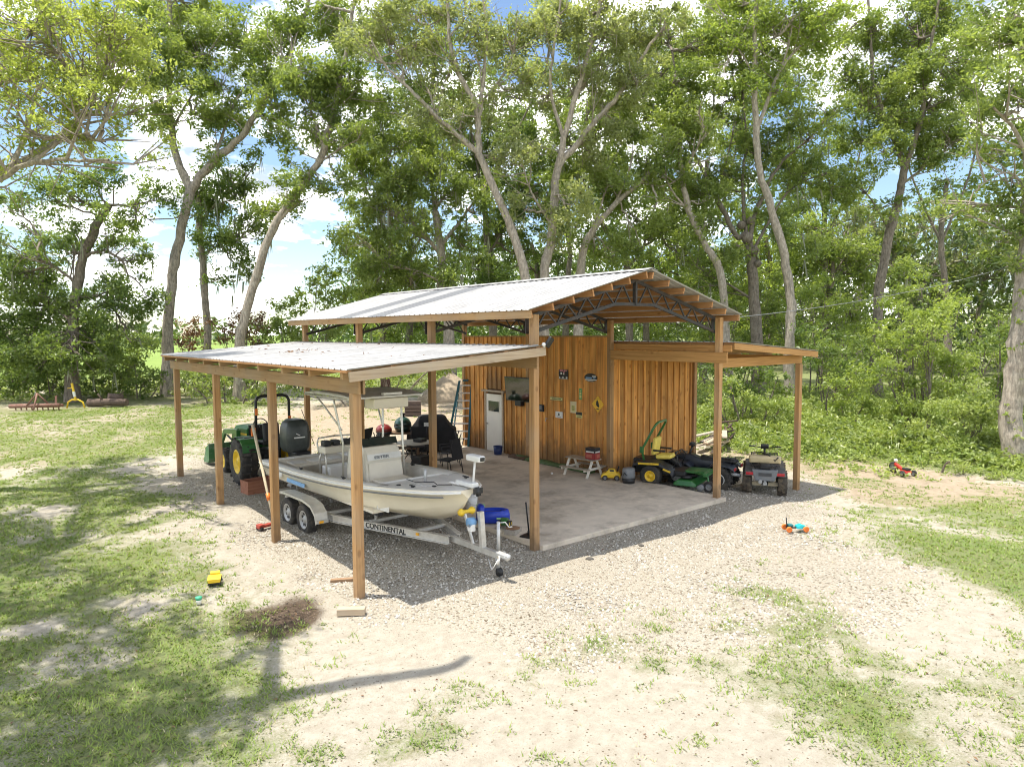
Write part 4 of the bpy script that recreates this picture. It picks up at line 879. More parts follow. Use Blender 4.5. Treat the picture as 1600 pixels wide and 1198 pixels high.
# ---------------- wall items (on the long wall, facing the slab)
WXF = XR-.012
def wall_thing(name, label, cat, y, z): return empty(name, (WXF, y, z), 0, label, cat, None)
tv = wall_thing('television', 'flat black television on a bracket beside the white door', 'television', 7.62, 2.42)
tv.rotation_euler = (0, 0, 0)
P_(tv, MB().box((-.16, 0, 0), (.05, 1.42, .82), (0, -.10, 0)), 'housing', M_BLK, bevel=.01); P_(tv, MB().box((-.188, 0, 0), (.004, 1.36, .76), (0, -.10, 0)), 'screen', mat('screen_glass', (.015, .02, .012), .06, spec=.9))
P_(tv, MB().box((-.06, 0, -.1), (.14, .2, .3)).box((-.1, .05, -.48), (.16, .3, .16)), 'bracket', M_BLKM)
def sign(label, y, z, wd, h, m, parts, name='wall_sign', shape=None, rx=0.):
    o = wall_thing(name, label, 'sign', y, z); o.rotation_euler = (rx, 0, 0); o['group'] = 'signs on the board wall'
    poly = shape or [(-wd/2, -h/2), (wd/2, -h/2), (wd/2, h/2), (-wd/2, h/2)]
    P_(o, MB().prism(poly, -.012, (-.006, 0, 0), 'yz'), 'plate', m)
    for nm, pm, polys in parts:
        s = MB()
        for pp in polys: s.prism(pp, -.004, (-.019, 0, 0), 'yz')
        P_(o, s, nm, pm)
    return o
def rc_(x0, z0, x1, z1): return [(x0, z0), (x1, z0), (x1, z1), (x0, z1)]
# in these sign planes +y points to the viewer's left
M_SGY = mat('sign_yellow', (.80, .48, .03), .5, var=.05); M_SGW = mat('sign_white', (.75, .74, .70), .5, var=.05); M_SGC = mat('sign_cream', (.68, .58, .36), .6, var=.08); M_SGG = mat('sign_green', (.14, .34, .10), .5); M_SGP = mat('sign_pink', (.55, .20, .22), .6); M_SGL = mat('sign_pale_yellow', (.62, .58, .22), .6)
M_INK = mat('printed_ink', (.03, .028, .025), .7)
sign('yellow diamond caution sign with a dark animal figure by the wall corner', 4.13, 2.17, .36, .36, M_SGY, [('animal_figure', M_INK, [[(.06, .08), (.02, .13), (-.03, .06), (-.06, -.06), (-.03, -.10), (.02, -.06), (.07, -.02)], [(.05, -.13), (-.05, -.13), (-.05, -.155), (.05, -.155)]]), ('border_line', M_INK, [rc_(-.155, -.155, .155, -.150), rc_(-.155, .150, .155, .155)])], shape=[(0, -.245), (-.245, 0), (0, .245), (.245, 0)])
s_el = [(.27*math.cos(a), .13*math.sin(a)) for a in np.linspace(0, 2*PI, 16, endpoint=False)]
sign('black and white oval sign high on the wall near the corner', 4.43, 2.95, .5, .24, M_INK, [('white_band', M_SGW, [rc_(-.25, -.075, .22, -.045), rc_(-.22, .03, -.06, .06), rc_(-.12, -.115, .12, -.10)]), ('blue_band', M_LBLUE, [rc_(-.05, -.03, .2, .015), rc_(-.2, -.02, -.1, .01)])], shape=s_el)
sign('square poster of dark figures above a white strip with red top', 5.62, 3.0, .42, .30, M_INK, [('white_strip', M_SGW, [rc_(-.19, -.14, .19, -.07), rc_(.06, .0, .12, .06), rc_(-.05, -.01, .01, .06)]), ('figures', M_INK, [rc_(.04, -.12, .14, -.05), rc_(-.12, -.13, -.02, -.06)]), ('red_top', M_SGP, [rc_(-.18, .10, -.02, .14), rc_(.02, .09, .16, .14), rc_(-.06, .03, 0, .09)])])
sign('narrow upright green sign', 4.86, 2.43, .13, .34, M_SGG, [('pale_print', M_SGL, [rc_(-.04, -.12, .04, -.03), rc_(-.035, .0, .035, .05), rc_(-.03, .08, .03, .11)])])
sign('long narrow pale yellow sign', 5.95, 2.21, .56, .11, M_SGL, [('dark_frame', M_INK, [rc_(-.28, .045, .28, .055), rc_(-.28, -.055, .28, -.045)]), ('print', M_INK, [rc_(-.22+.055*k, -.018, -.22+.055*k+.03, .018) for k in range(8)])])
sign('tall cream notice with a small printed panel', 5.17, 2.0, .26, .36, M_SGC, [('printed_panel', M_SGL, [rc_(-.08, -.12, .08, .06)]), ('print', M_INK, [rc_(-.06, .03-.03*k, .06, .04-.03*k) for k in range(5)])])
sign('small white square sign with a black emblem', 5.82, 1.71, .32, .20, M_SGW, [('emblem', M_INK, [[(0, .07), (-.04, .02), (-.01, .02), (-.05, -.02), (.05, -.02), (.01, .02), (.04, .02)], rc_(-.10, -.065, .10, -.05)])])
sign('small sign black on top and yellow below', 4.92, 1.78, .27, .18, M_SGL, [('black_half', M_INK, [rc_(-.13, .0, .13, .085)]), ('print', M_INK, [rc_(-.08, -.06, .08, -.045)])])
bx = wall_thing('junction_box', 'small black box fixed on the wall right of the television', 'electrical box', 6.62, 1.86); P_(bx, MB().box((-.04, 0, 0), (.08, .17, .22)), 'case', M_BLK, bevel=.01); P_(bx, MB().box((-.085, 0, .02), (.01, .1, .12)), 'cover', M_GREY)
hk = wall_thing('water_spigot', 'small pale tap on the wall below the signs', 'tap', 6.37, 1.53); P_(hk, MB().tube([(0, 0, 0), (-.08, 0, 0), (-.1, 0, -.08)], .014, 8), 'spout', M_GALV); P_(hk, MB().lathe([(.035, 0), (.035, .01), (0, .012)], 10, (-.06, 0, .03)), 'tap_handle', M_GALV)
fl = empty('flood_light', (3.75, -.40, 4.02), 0, 'small dark flood light on the front left main post at the roof edge', 'light'); P_(fl, MB().box((.08, -.03, .10), (.17, .06, .20), (.5, .3, .5)), 'lamp_head', M_BLKM, bevel=.01); P_(fl, MB().tube([(0, .05, 0), (.06, .0, .06)], .018, 6).sphere((-.05, -.02, .06), .04), 'bracket', M_WPL)

# ---------------- ladder against the corner post
la = empty('step_ladder', (9.62, 10.98, SLZ), 0, 'tall blue green fibreglass step ladder standing at the far wall end', 'ladder')
M_FIB = mat('fibreglass_teal', (.02, .12, .16), .5, var=.15)
ax_ = Vector((.77, -.63, 0)); lean = Vector((.26, -.20, 2.45))
for q in (-1, 1):
    a = ax_*(.40*q); b_ = ax_*(.23*q)+lean; P_(la, MB().beam(a, b_, .08, .10, (.63, .77, 0)), 'rail', M_FIB)
    a2 = ax_*(.32*q)+Vector((.34, .30, 0)); P_(la, MB().beam(a2, b_+Vector((.03, .03, 0)), .03, .05, (0, 1, 0)), 'rear_rail', M_FIB)
for k in range(1, 9):
    f = k/8.6; c = lean*f; wd = .40-(.17*f); P_(la, MB().beam(c-ax_*wd, c+ax_*wd, .09, .045), 'step', M_WPL)
P_(la, MB().box((lean.x, lean.y, 2.47), (.2, .42, .05), (0, 0, -.68)), 'top_cap', M_FIB, bevel=.01)
fx = empty('fuel_can', (9.3, 11.15, SLZ), .4, 'red container standing behind the step ladder', 'can'); P_(fx, MB().box((0, 0, .35), (.3, .22, .70)), 'body', M_RED, bevel=.03); P_(fx, MB().lathe([(.04, .70), (.04, .78), (0, .78)], 10), 'cap', M_BLK)

# ---------------- seating corner
tb = empty('patio_table', (6.45, 8.85, SLZ), 0, 'round pale topped patio table on the far left of the slab', 'table')
P_(tb, MB().lathe([(0, .70), (.50, .70), (.57, .715), (.585, .735), (.57, .75), (0, .752)], 30), 'table_top', mat('table_stone', (.48, .44, .37), .45, var=.1))
for k in range(4):
    a = PI/4+k*PI/2; P_(tb, MB().tube([(.42*math.cos(a), .42*math.sin(a), .70), (.2*math.cos(a), .2*math.sin(a), .35), (.45*math.cos(a), .45*math.sin(a), .015)], .016, 6), 'leg', M_BLKM)
P_(tb, MB().box((.16, -.1, .80), (.34, .3, .1), (0, 0, .4)), 'tray', M_BLK, bevel=.01)
def chair(label, x, y, rz):
    c = empty('patio_chair', (x, y, SLZ), rz, label, 'chair', 'black patio chairs')
    P_(c, MB().box((0, 0, .42), (.50, .48, .03)), 'seat', M_CLOTH, bevel=.01); P_(c, MB().box((0, -.30, .75), (.50, .03, .62), (-.22, 0, 0)), 'backrest', M_CLOTH, bevel=.01)
    for sd_ in (-1, 1):
        P_(c, MB().tube([(sd_*.27, .24, .01), (sd_*.27, .25, .62), (sd_*.27, -.25, .66), (sd_*.27, -.38, 1.05)], .016, 6), 'side_frame', M_BLKM)
        P_(c, MB().tube([(sd_*.27, .22, .42), (sd_*.27, -.26, .40), (sd_*.27, -.34, .01)], .016, 6), 'leg', M_BLKM)
    return c
chair('black mesh patio chair right of the round table facing it', 7.30, 8.15, 1.1)
chair('black patio chair behind the bow of the boat nearest the lean-to posts', 6.55, 7.05, .3)
chair('black patio chair left of the round table', 5.75, 9.35, -1.9)
chair('black patio chair behind the round table by the covered grill', 7.2, 9.75, 2.6)
gr = empty('covered_grill', (8.35, 10.75, SLZ), -.68, 'large barbecue under a black cloth cover', 'grill')
P_(gr, MB().loft([[(-.88*a, -.36*b_, z), (.88*a, -.36*b_, z), (.88*a, .36*b_, z), (-.88*a, .36*b_, z)] for z, a, b_ in ((.04, 1.0, 1.0), (.55, .98, .97), (.82, .96, .95), (.90, .80, .92), (1.10, .62, .86), (1.26, .52, .66), (1.31, .40, .45))], smooth=True), 'cover', M_CLOTH, bevel=.03)
P_(gr, MB().box((-.12, -.362, 1.0), (.24, .03, .14), (-.1, 0, 0)), 'cover_label', M_SGW)
et = empty('grill_table', (7.3, 11.0, SLZ), -.66, 'dark wooden table holding the green egg shaped cooker', 'table')
P_(et, MB().box((0, 0, .74), (1.25, .62, .06)), 'table_top', wood('dark_table', (.16, .10, .06), (.08, .05, .03), 0), bevel=.005)
for x in (-.55, .55):
    for y in (-.25, .25): P_(et, MB().box((x, y, .36), (.09, .09, .71)), 'leg', MATS['dark_table'])
P_(et, MB().box((0, 0, .2), (1.1, .5, .04)), 'shelf', MATS['dark_table'])
eg = empty('egg_cooker', (7.32, 11.03, SLZ+.77), 0, 'dark green egg shaped ceramic cooker on the wooden table', 'grill')
M_EGG = mat('glazed_green', (.008, .038, .028), .3, var=.25, scale=30, coat=.5)
P_(eg, MB().lathe([(.16, .0), (.26, .05), (.30, .14), (.305, .20)], 22), 'base', M_EGG); P_(eg, MB().lathe([(.31, .20), (.31, .235)], 22), 'band', M_BLKM)
P_(eg, MB().lathe([(.305, .235), (.29, .32), (.23, .43), (.13, .50), (.08, .52)], 22), 'lid', M_EGG); P_(eg, MB().lathe([(.075, .51), (.075, .60), (.09, .61), (.09, .65), (0, .66)], 14), 'chimney_cap', M_BLKM)
kt = empty('kettle_grill', (6.62, 11.12, SLZ), 0, 'red lidded kettle grill left of the wooden table', 'grill')
P_(kt, MB().lathe([(.0, .62), (.14, .64), (.24, .72), (.28, .84)], 20), 'bowl', M_BLKM); P_(kt, MB().lathe([(.285, .84), (.27, .94), (.18, 1.04), (.05, 1.09), (0, 1.09)], 20), 'lid', mat('dark_red_enamel', (.16, .012, .012), .35, coat=.3))
for k in range(3): P_(kt, MB().tube([(.18*math.cos(2.1*k), .18*math.sin(2.1*k), .68), (.34*math.cos(2.1*k), .34*math.sin(2.1*k), .01)], .013, 6), 'leg', M_GALV)
cc_ = empty('camp_chair', (5.85, 10.4, SLZ), .5, 'black folding camp chair behind the boat console', 'chair')
P_(cc_, MB().box((0, 0, .46), (.54, .46, .04), (.1, 0, 0)), 'seat', M_CLOTH, bevel=.015); P_(cc_, MB().box((0, .28, .78), (.54, .04, .60), (.25, 0, 0)), 'backrest', M_CLOTH, bevel=.015)
for sd_ in (-1, 1): P_(cc_, MB().tube([(sd_*.27, -.26, .01), (-sd_*.27, .26, .55)], .014, 6).tube([(sd_*.27, .28, .01), (sd_*.27, .3, 1.0)], .014, 6).tube([(sd_*.30, -.24, .66), (sd_*.30, .28, .68)], .02, 6), 'frame', M_BLKM)
tl = empty('tool_bin', (6.2, 8.05, SLZ), .3, 'black plastic tote under the round table edge', 'bin'); P_(tl, MB().box((0, 0, .20), (.42, .34, .40), top=1.12), 'bin_body', M_BLK, bevel=.02); P_(tl, MB().box((0, 0, .42), (.5, .42, .04)), 'rim', M_BLK, bevel=.01)

# ---------------- things on the slab
bt = empty('ride_on_toy', (4.22, 1.86, SLZ), .95, 'blue plastic ride on toy boat at the slab edge by the trailer', 'toy')
def ring(z, a, b_, n=18, ph=0, cx=0, cy=0): return [(cx+a*math.cos(2*PI*k/n), cy+b_*math.sin(2*PI*k/n), z) for k in range(n)]
P_(bt, MB().loft([ring(.02, .24, .40), ring(.08, .31, .50), ring(.24, .32, .50), ring(.37, .29, .46), ring(.38, .20, .33, cy=-.03), ring(.2, .17, .28, cy=-.03)]), 'hull', M_BLUE)
P_(bt, MB().loft([ring(.22, .24, .12, cy=.36), ring(.42, .25, .13, cy=.36), ring(.50, .21, .10, cy=.37), ring(.54, .09, .05, cy=.38)]), 'backrest', M_BLUE)
P_(bt, MB().box((.12, .36, .46), (.07, .25, .10)).box((.317, .05, .16), (.02, .16, .05)).box((-.30, -.16, .18), (.03, .14, .05)).box((.24, -.37, .18), (.1, .03, .05)), 'pale_sticker', mat('pale_green', (.35, .60, .30), .5))
bt.scale = (.76,)*3
P_(bt, MB().box((0, -.40, .31), (.16, .06, .03)).tube([(-.09, -.2, .30), (0, -.24, .36), (.09, -.2, .30)], .012, 6), 'steering_bar', M_BLK)
wbk = empty('white_bucket', (4.45, 3.0, SLZ), 0, 'white plastic bucket with lid behind the blue toy', 'bucket'); P_(wbk, MB().lathe([(.13, 0), (.155, .36)], 20), 'bucket_body', M_WPL); P_(wbk, MB().lathe([(.165, .35), (.17, .375), (.16, .385), (0, .388)], 20), 'lid', M_WPL); P_(wbk, MB().tube([(-.165, 0, .3), (-.12, -.16, .2), (0, -.2, .17), (.12, -.16, .2), (.165, 0, .3)], .006, 5), 'bail', M_GALV)
cdb = empty('cardboard_box', (4.4, 3.55, SLZ), .4, 'brown box on the slab behind the white bucket', 'box'); P_(cdb, MB().box((0, 0, .14), (.42, .34, .28)), 'carton', mat('cardboard', (.36, .22, .12), .9, var=.1)); P_(cdb, MB().box((0, 0, .285), (.43, .06, .008)), 'tape', mat('tape', (.45, .33, .2), .5))
ty = empty('toy_tractor', (4.16, 1.36, SLZ), -.9, 'small green and yellow toy tractor by the paving stone', 'toy')
P_(ty, MB().box((0, .02, .12), (.12, .30, .09)).box((0, -.08, .19), (.14, .12, .08)), 'body', M_GREEN, bevel=.015)
for x, y, r_ in ((-.10, -.10, .09), (.10, -.10, .09), (-.09, .14, .06), (.09, .14, .06)): wheel(ty, (x, y, r_), r_, .06, r_*.55, M_YEL)
pv = empty('paving_stone', (4.02, .92, SLZ), .5, 'flat grey paving stones stacked at the slab edge', 'stone'); P_(pv, MB().box((0, 0, .05), (.38, .26, .10)), 'lower_stone', mat('paver', (.36, .32, .27), .9, var=.2, scale=14, bump=.2), bevel=.01); P_(pv, MB().lathe([(.15, .10), (.15, .115), (.13, .12), (0, .12)], 14), 'disc', mat('rust', (.25, .14, .08), .9, var=.3))
tm_ = empty('hand_tamper', (4.12, .52, SLZ), .3, 'black hand tamper standing on its square plate by the front left post', 'tool'); P_(tm_, MB().box((0, 0, .015), (.32, .26, .03)), 'plate', M_BLKM, bevel=.004); P_(tm_, MB().tube([(0, 0, .03), (0, 0, .12)], .03, 8).tube([(0, 0, .1), (-.05, .04, .72)], .017, 8), 'handle', M_BLKM)
bkb = empty('blue_bucket', (9.68, 8.62, SLZ), 0, 'dark blue bucket on the slab beside the white door', 'bucket'); P_(bkb, MB().lathe([(.13, 0), (.165, .30), (.15, .30), (.12, .03), (0, .03)], 18), 'bucket_body', mat('dark_blue', (.015, .035, .13), .45)); P_(bkb, MB().lathe([(.135, .05), (.14, .12), (.138, .12)], 18), 'label_band', M_GREY)
hs = empty('green_mat', (9.78, 5.95, SLZ), 0, 'long green folded tarp lying along the foot of the wall', 'tarp'); s = MB()
rq = random.Random(4); s.loft([[(-.16+rq.uniform(-.03, .03), y, .005), (.16, y, .005), (.13, y, .06+rq.uniform(0, .05)), (-.04, y, .09+rq.uniform(-.03, .05)), (-.15+rq.uniform(-.03, .03), y, .03)] for y in np.linspace(-1.75, 1.75, 15)], smooth=True); P_(hs, s, 'tarp_sheet', mat('tarp_green', (.07, .12, .035), .7, var=.3))
P_(hs, MB().loft([[(-.2, y, .01), (.1, y, .01), (.08, y, .10), (-.16, y, .08)] for y in (1.2, 1.5, 1.8, 2.0)]), 'folded_end', mat('tarp_brown', (.10, .06, .035), .8))
# childs picnic bench
W_GREYW = wood('weathered_wood', (.42, .36, .28), (.28, .23, .17), 1, orand=.12)
pb = empty('picnic_bench', (9.42, 4.22, SLZ), .12, 'small childrens picnic table with white legs and grey boards', 'table')
for x in (-.14, 0, .14): P_(pb, MB().box((x, 0, .505), (.135, 1.05, .03)), 'top_board', W_GREYW, bevel=.003)
for x in (-.40, .40): P_(pb, MB().box((x, 0, .265), (.16, 1.05, .03)), 'seat_board', W_GREYW, bevel=.003)
for y in (-.42, .42):
    for sd_ in (-1, 1): P_(pb, MB().beam((sd_*.36, y, .0), (sd_*.10, y, .49), .03, .075, (0, 1, 0)), 'leg', M_WHITE, bevel=.003)
    P_(pb, MB().beam((-.46, y+.03, .225), (.46, y+.03, .225), .028, .07), 'cross_bar', M_WHITE, bevel=.003)
bxx = empty('boxed_carton', (9.46, 3.86, SLZ+.52), .14, 'black and red printed carton standing on the picnic table', 'box')
P_(bxx, MB().box((0, 0, .17), (.26, .34, .34)), 'carton', mat('carton_black', (.02, .02, .022), .5, var=.1), bevel=.004)
P_(bxx, MB().box((-.132, 0, .10), (.004, .33, .18)).box((0, -.172, .10), (.25, .004, .18)), 'red_panel', mat('carton_red', (.30, .03, .03), .5)); P_(bxx, MB().box((-.134, .0, .225), (.004, .28, .035)).box((0, -.174, .225), (.21, .004, .035)), 'white_strip', M_SGW)
P_(bxx, MB().box((-.135, .03, .10), (.004, .2, .10)).box((.03, -.175, .10), (.15, .004, .10)), 'picture', mat('carton_picture', (.42, .12, .08), .5))
yc = empty('toy_car', (9.55, 3.22, SLZ), .75, 'yellow ride on toy car with black wheels in front of the board wall', 'toy')
P_(yc, MB().loft([[(-.13, y, .07), (.13, y, .07), (.14, y, z), (-.14, y, z)] for y, z in ((-.27, .16), (-.22, .22), (.0, .235), (.15, .22), (.26, .17), (.28, .12))]), 'body', M_YEL, bevel=.02); P_(yc, MB().loft([[(-.11, y, .22), (.11, y, .22), (.085, y, z), (-.085, y, z)] for y, z in ((-.16, .235), (-.10, .32), (.06, .32), (.14, .235))]), 'cabin', M_YEL, bevel=.015)
P_(yc, MB().box((0, .105, .275), (.16, .012, .07), (.6, 0, 0)).box((.1, -.02, .28), (.012, .12, .05)).box((-.1, -.02, .28), (.012, .12, .05)), 'window', M_GLASSD); P_(yc, MB().tube([(-.08, -.18, .26), (-.08, -.22, .38), (.08, -.22, .38), (.08, -.18, .26)], .014, 6), 'push_bar', M_BLK)
for x in (-.13, .13):
    for y in (-.16, .17): wheel(yc, (x, y, .075), .075, .05, .04, M_GREY)
pt = empty('grey_pail', (9.62, 2.62, SLZ), .2, 'dark grey plastic mower bag bin between toy car and mower', 'bin'); P_(pt, MB().lathe([(.17, 0), (.19, .14), (.185, .14)], 16), 'base', M_BLK); P_(pt, MB().lathe([(.2, .14), (.21, .20), (.20, .38), (.17, .42), (0, .44)], 16, sq=(1, .85)), 'hood', M_GREY); P_(pt, MB().tube([(-.205, .05, .24), (-.23, 0, .32), (-.205, -.05, .24)], .012, 6), 'handle', M_BLK)
gb = MB().sphere((0, 0, .035), .035, 12, 8).build('white_ball', M_WPL, None, (8.77, 4.87, SLZ)); tag(gb, 'small white ball lying on the slab before the picnic table', 'ball')

# ---------------- out in the yard
dt = empty('toy_truck', (-1.68, 2.02, gzf(-1.7, 2)), -.35, 'yellow toy dump truck on the sandy lawn', 'toy')
P_(dt, MB().box((0, .0, .08), (.15, .44, .04)), 'chassis', M_BLK); P_(dt, MB().loft([[(-.13, -.26, .10), (.13, -.26, .10), (.13, .05, .10), (-.13, .05, .10)], [(-.15, -.29, .2), (.15, -.29, .2), (.15, .07, .2), (-.15, .07, .2)]], smooth=False), 'bed', M_YEL, bevel=.01); P_(dt, MB().box((0, .16, .17), (.22, .14, .15)).box((0, .26, .13), (.2, .1, .08)), 'cab', M_YEL, bevel=.015); P_(dt, MB().box((0, .235, .20), (.18, .01, .06)), 'windscreen', M_GLASSD)
dt.scale = (.72,)*3
for x in (-.11, .11):
    for y in (-.16, .19): wheel(dt, (x, y, .07), .07, .06, .035, M_BLK)
cu = empty('plastic_cup', (-2.14, 1.29, gzf(-2.1, 1.3)), 0, 'tiny green and white plastic cup on the lawn below the toy truck', 'cup'); P_(cu, MB().lathe([(.035, 0), (.05, .10), (.045, .1), (.03, .01), (0, .01)], 12), 'cup_body', M_WPL); P_(cu, MB().lathe([(.047, .07), (.053, .115), (0, .116)], 12), 'lid', mat('cup_green', (.05, .35, .2), .4))
o = MB().box((0, 0, .05), (.42, .14, .10)).build('timber_block', W_FASC, None, (-.44, -.60, .01), (0, 0, -.62), bevel=.006); tag(o, 'short sawn timber offcut lying before the front left post', 'timber')
o = MB().box((0, 0, .025), (.50, .09, .05)).build('timber_scrap', wood('scrap_wood', (.30, .19, .11), (.18, .11, .06), 0), None, (.12, .76, .02), (0, 0, -.5), bevel=.006); tag(o, 'brown timber scrap lying just behind the front left post', 'timber')
for lab, x, y, r_ in (('dark flat stone on the bright gravel before the slab', 4.2, -1.15, .06), ('small dark stone on the gravel further right of the flat one', 5.62, -1.21, .045)):
    o = MB().sphere((0, 0, r_*.4), (r_*1.4, r_, r_*.6), 8, 5).build('stone', mat('dark_stone', (.10, .09, .075), .9, var=.3, scale=20), None, (x, y, 0), (0, 0, r_*40)); tag(o, lab, 'stone')
kc = empty('toy_kart', (8.98, -2.72, gzf(9, -2.7)+.02), -2.2, 'teal and orange toy kart with four orange wheels on the gravel', 'toy')
P_(kc, MB().loft([[(-.14, y, .10), (.14, y, .10), (.11, y, z), (-.11, y, z)] for y, z in ((-.08, .20), (.1, .26), (.32, .17))], smooth=False), 'front_cowl', mat('teal_plastic', (.01, .42, .46), .4), bevel=.02); P_(kc, MB().tube([(0, .1, .12), (0, -.45, .12)], .03, 8).box((0, -.32, .15), (.22, .2, .04)), 'frame', M_BLK); P_(kc, MB().tube([(.0, -.42, .15), (.02, -.46, .52)], .022, 6), 'push_handle', M_BLK); P_(kc, MB().box((0, -.30, .22), (.2, .18, .08)), 'seat', mat('teal_dark', (.02, .14, .15), .5), bevel=.02)
kc.scale = (.58,)*3
for x in (-.2, .2):
    for y in (-.42, .22): wheel(kc, (x, y, .105), .105, .075, .06, M_ORG, tyre=M_ORG)
rk = empty('red_tricycle', (18.35, -1.15, gzf(18.3, -1.1)+.01), -.5, 'red pedal trike lying on the dirt before the bank', 'tricycle')
P_(rk, MB().loft([[(-.15, y, .14), (.15, y, .14), (.13, y, z), (-.13, y, z)] for y, z in ((-.42, .2), (-.3, .27), (-.05, .24))], smooth=False).beam((0, -.1, .2), (0, .42, .42), .12, .12), 'body', M_RED, bevel=.02); P_(rk, MB().box((0, -.25, .30), (.26, .26, .08)), 'seat', M_BLK, bevel=.02)
P_(rk, MB().tube([(-.22, .36, .62), (0, .42, .58), (.22, .36, .62)], .014, 6).tube([(0, .42, .58), (0, .48, .25)], .03, 6), 'handlebar', M_BLK); P_(rk, MB().sphere((0, .38, .56), .08), 'lamp_pod', M_SGW)
rk.scale = (.74,)*3
for x, y, r_ in ((-.28, -.36, .13), (.28, -.36, .13), (0, .5, .24)): wheel(rk, (x, y, r_), r_, .10, r_*.6, M_GREY)
# scrap timber and pipes behind the right lean-to
sp_ = empty('timber_pile', (18.3, 5.6, gzf(18.3, 5.6)), .4, 'pile of old boards and dark rusty pipes before the bank', 'pile')
rq = random.Random(9)
for k in range(9):
    a = rq.uniform(-.25, .25); P_(sp_, MB().box((rq.uniform(-1.6, -.2), rq.uniform(-.35, .35), .12+.08*k*.7), (rq.uniform(1.6, 2.4), .18, .05), (0, rq.uniform(-.06, .06), a)), 'plank', W_GREYW if k % 3 else W_FASC)
for k in range(9):
    x = rq.uniform(.3, 1.8); P_(sp_, MB().tube([(x-.8, rq.uniform(-.4, .4), .1+.08*k), (x+.6, rq.uniform(-.4, .4), .15+.07*k)], .04, 7), 'pipe', mat('rusty_pipe', (.09, .055, .04), .8, var=.3))
# stack of dark boards and mound at the rear
wsd = empty('plank_stack', (11.9, 17.9, gzf(11.9, 17.9)), -.6, 'stack of weathered dark boards standing at the rear of the yard', 'stack')
wsd.scale = (.72,)*3
for k in range(4): P_(wsd, MB().box((0, rq.uniform(-.03, .03), .17+.24*k), (1.05, .5, .20)), 'plank', wood('dark_plank', (.17, .13, .11), (.09, .07, .06), 0, orand=.25), bevel=.01)
md = MB(); rq = random.Random(2); rings_ = []
for i, f in enumerate(np.linspace(0, 1, 7)):
    rings_.append([((1-f)*2.3*math.cos(t)*(1+rq.uniform(-.1, .1))+.01, (1-f)*1.7*math.sin(t)*(1+rq.uniform(-.1, .1)), 1.75*f**.8+rq.uniform(-.04, .04)) for t in np.linspace(0, 2*PI, 16, endpoint=False)])
md.loft(rings_); o = md.build('dirt_mound', mat('mound_dirt', (.34, .27, .19), .95, var=.3, scale=5, bump=.5), None, (17.2, 22.6, gzf(17.2, 22.6)-.15)); tag(o, 'brown mound of dirt behind the barn beside the step ladder', 'mound')
bs = empty('burn_barrel', (15.8, 27.5, gzf(15.8, 27.5)), 0, 'dark rusty barrel among the weeds behind the barn', 'barrel'); P_(bs, MB().lathe([(.3, 0), (.31, .3), (.30, .6), (.31, .9), (.29, .9), (.28, .1), (0, .1)], 18), 'drum', mat('rust_dark', (.10, .05, .035), .9, var=.4)); P_(bs, MB().lathe([(.315, .29), (.325, .31), (.315, .33)], 18), 'hoop', MATS['rust_dark'])
# rusty implement, yellow cultivator frame, fallen logs along the left tree line
M_RUST = mat('old_rust', (.22, .11, .08), .9, var=.35, dirt=(.35, .25, .2), dirt_amt=.5)
hz_ = empty('rusty_harrow', (-1.7, 29.9, gzf(-1.7, 29.9)), -.6, 'rusty drag harrow lying on the far left lawn', 'farm implement')
P_(hz_, MB().tube([(-1.5, 0, .28), (1.3, 0, .30)], .12, 8).tube([(-1.4, .5, .25), (1.2, .5, .25)], .09, 8), 'frame', M_RUST); P_(hz_, MB().tube([(-.5, -.1, .3), (0, .1, 1.0), (.55, .3, .3)], .05, 6).tube([(0, .1, 1.0), (.1, -.5, .1)], .05, 6), 'hitch_frame', M_RUST)
hz_.scale = (.82,)*3
for k in range(9): P_(hz_, MB().tube([(-1.3+.3*k, .2, .3), (-1.3+.3*k, .25, .0)], .035, 5), 'tine', M_RUST)
P_(hz_, MB().beam((1.0, .1, .2), (1.0, .2, .85), .1, .06, (0, 1, 0)), 'upright', M_RUST)
yl = empty('yellow_plough', (-.15, 29.7, gzf(-.15, 29.7)), -.6, 'yellow arched plough frame standing at the far left lawn edge', 'farm implement')
P_(yl, MB().tube([(-.55, 0, .05), (-.45, 0, .45), (-.2, 0, .62), (.2, 0, .62), (.5, 0, .45), (.62, 0, .05)], .055, 8), 'arch', M_YEL); P_(yl, MB().beam((.05, 0, .55), (-.15, 0, 1.75), .11, .11, (0, 1, 0)), 'upright', M_YEL); P_(yl, MB().box((-.03, 0, 1.0), (.13, .14, .35), (0, -.17, 0)), 'white_band', M_SGW); P_(yl, MB().beam((-.45, 0, 1.4), (-.1, 0, 1.45), .05, .05), 'arm', M_YEL)
yl.scale = (.72,)*3
lg = empty('fallen_log', (1.25, 29.7, gzf(1.25, 29.7)), -.66, 'long brown fallen log at the far left lawn edge', 'log', 'fallen logs'); P_(lg, MB().tube([(-1.2, 0, .28), (0, .1, .32), (1.2, 0, .30)], [.3, .27, .25], 10), 'log_body', mat('log_bark', (.12, .085, .065), .95, var=.4, scale=6, bump=.6)); P_(lg, MB().tube([(-.3, 0, .45), (-.5, -.2, .95)], [.08, .04], 6), 'branch_stub', MATS['log_bark']); lg.scale = (.8, .7, .7)
lg = empty('fallen_log', (1.7, 30.1, gzf(1.7, 30.1)), -.2, 'short stump like log heaped on the long fallen log', 'log', 'fallen logs'); P_(lg, MB().tube([(-.6, 0, .75), (.5, .2, .62)], [.34, .3], 10), 'log_body', MATS['log_bark']); P_(lg, MB().tube([(.2, 0, .8), (.6, -.1, 1.2)], [.08, .03], 6), 'branch_stub', MATS['log_bark'])
lg.scale = (.6, .6, .6)
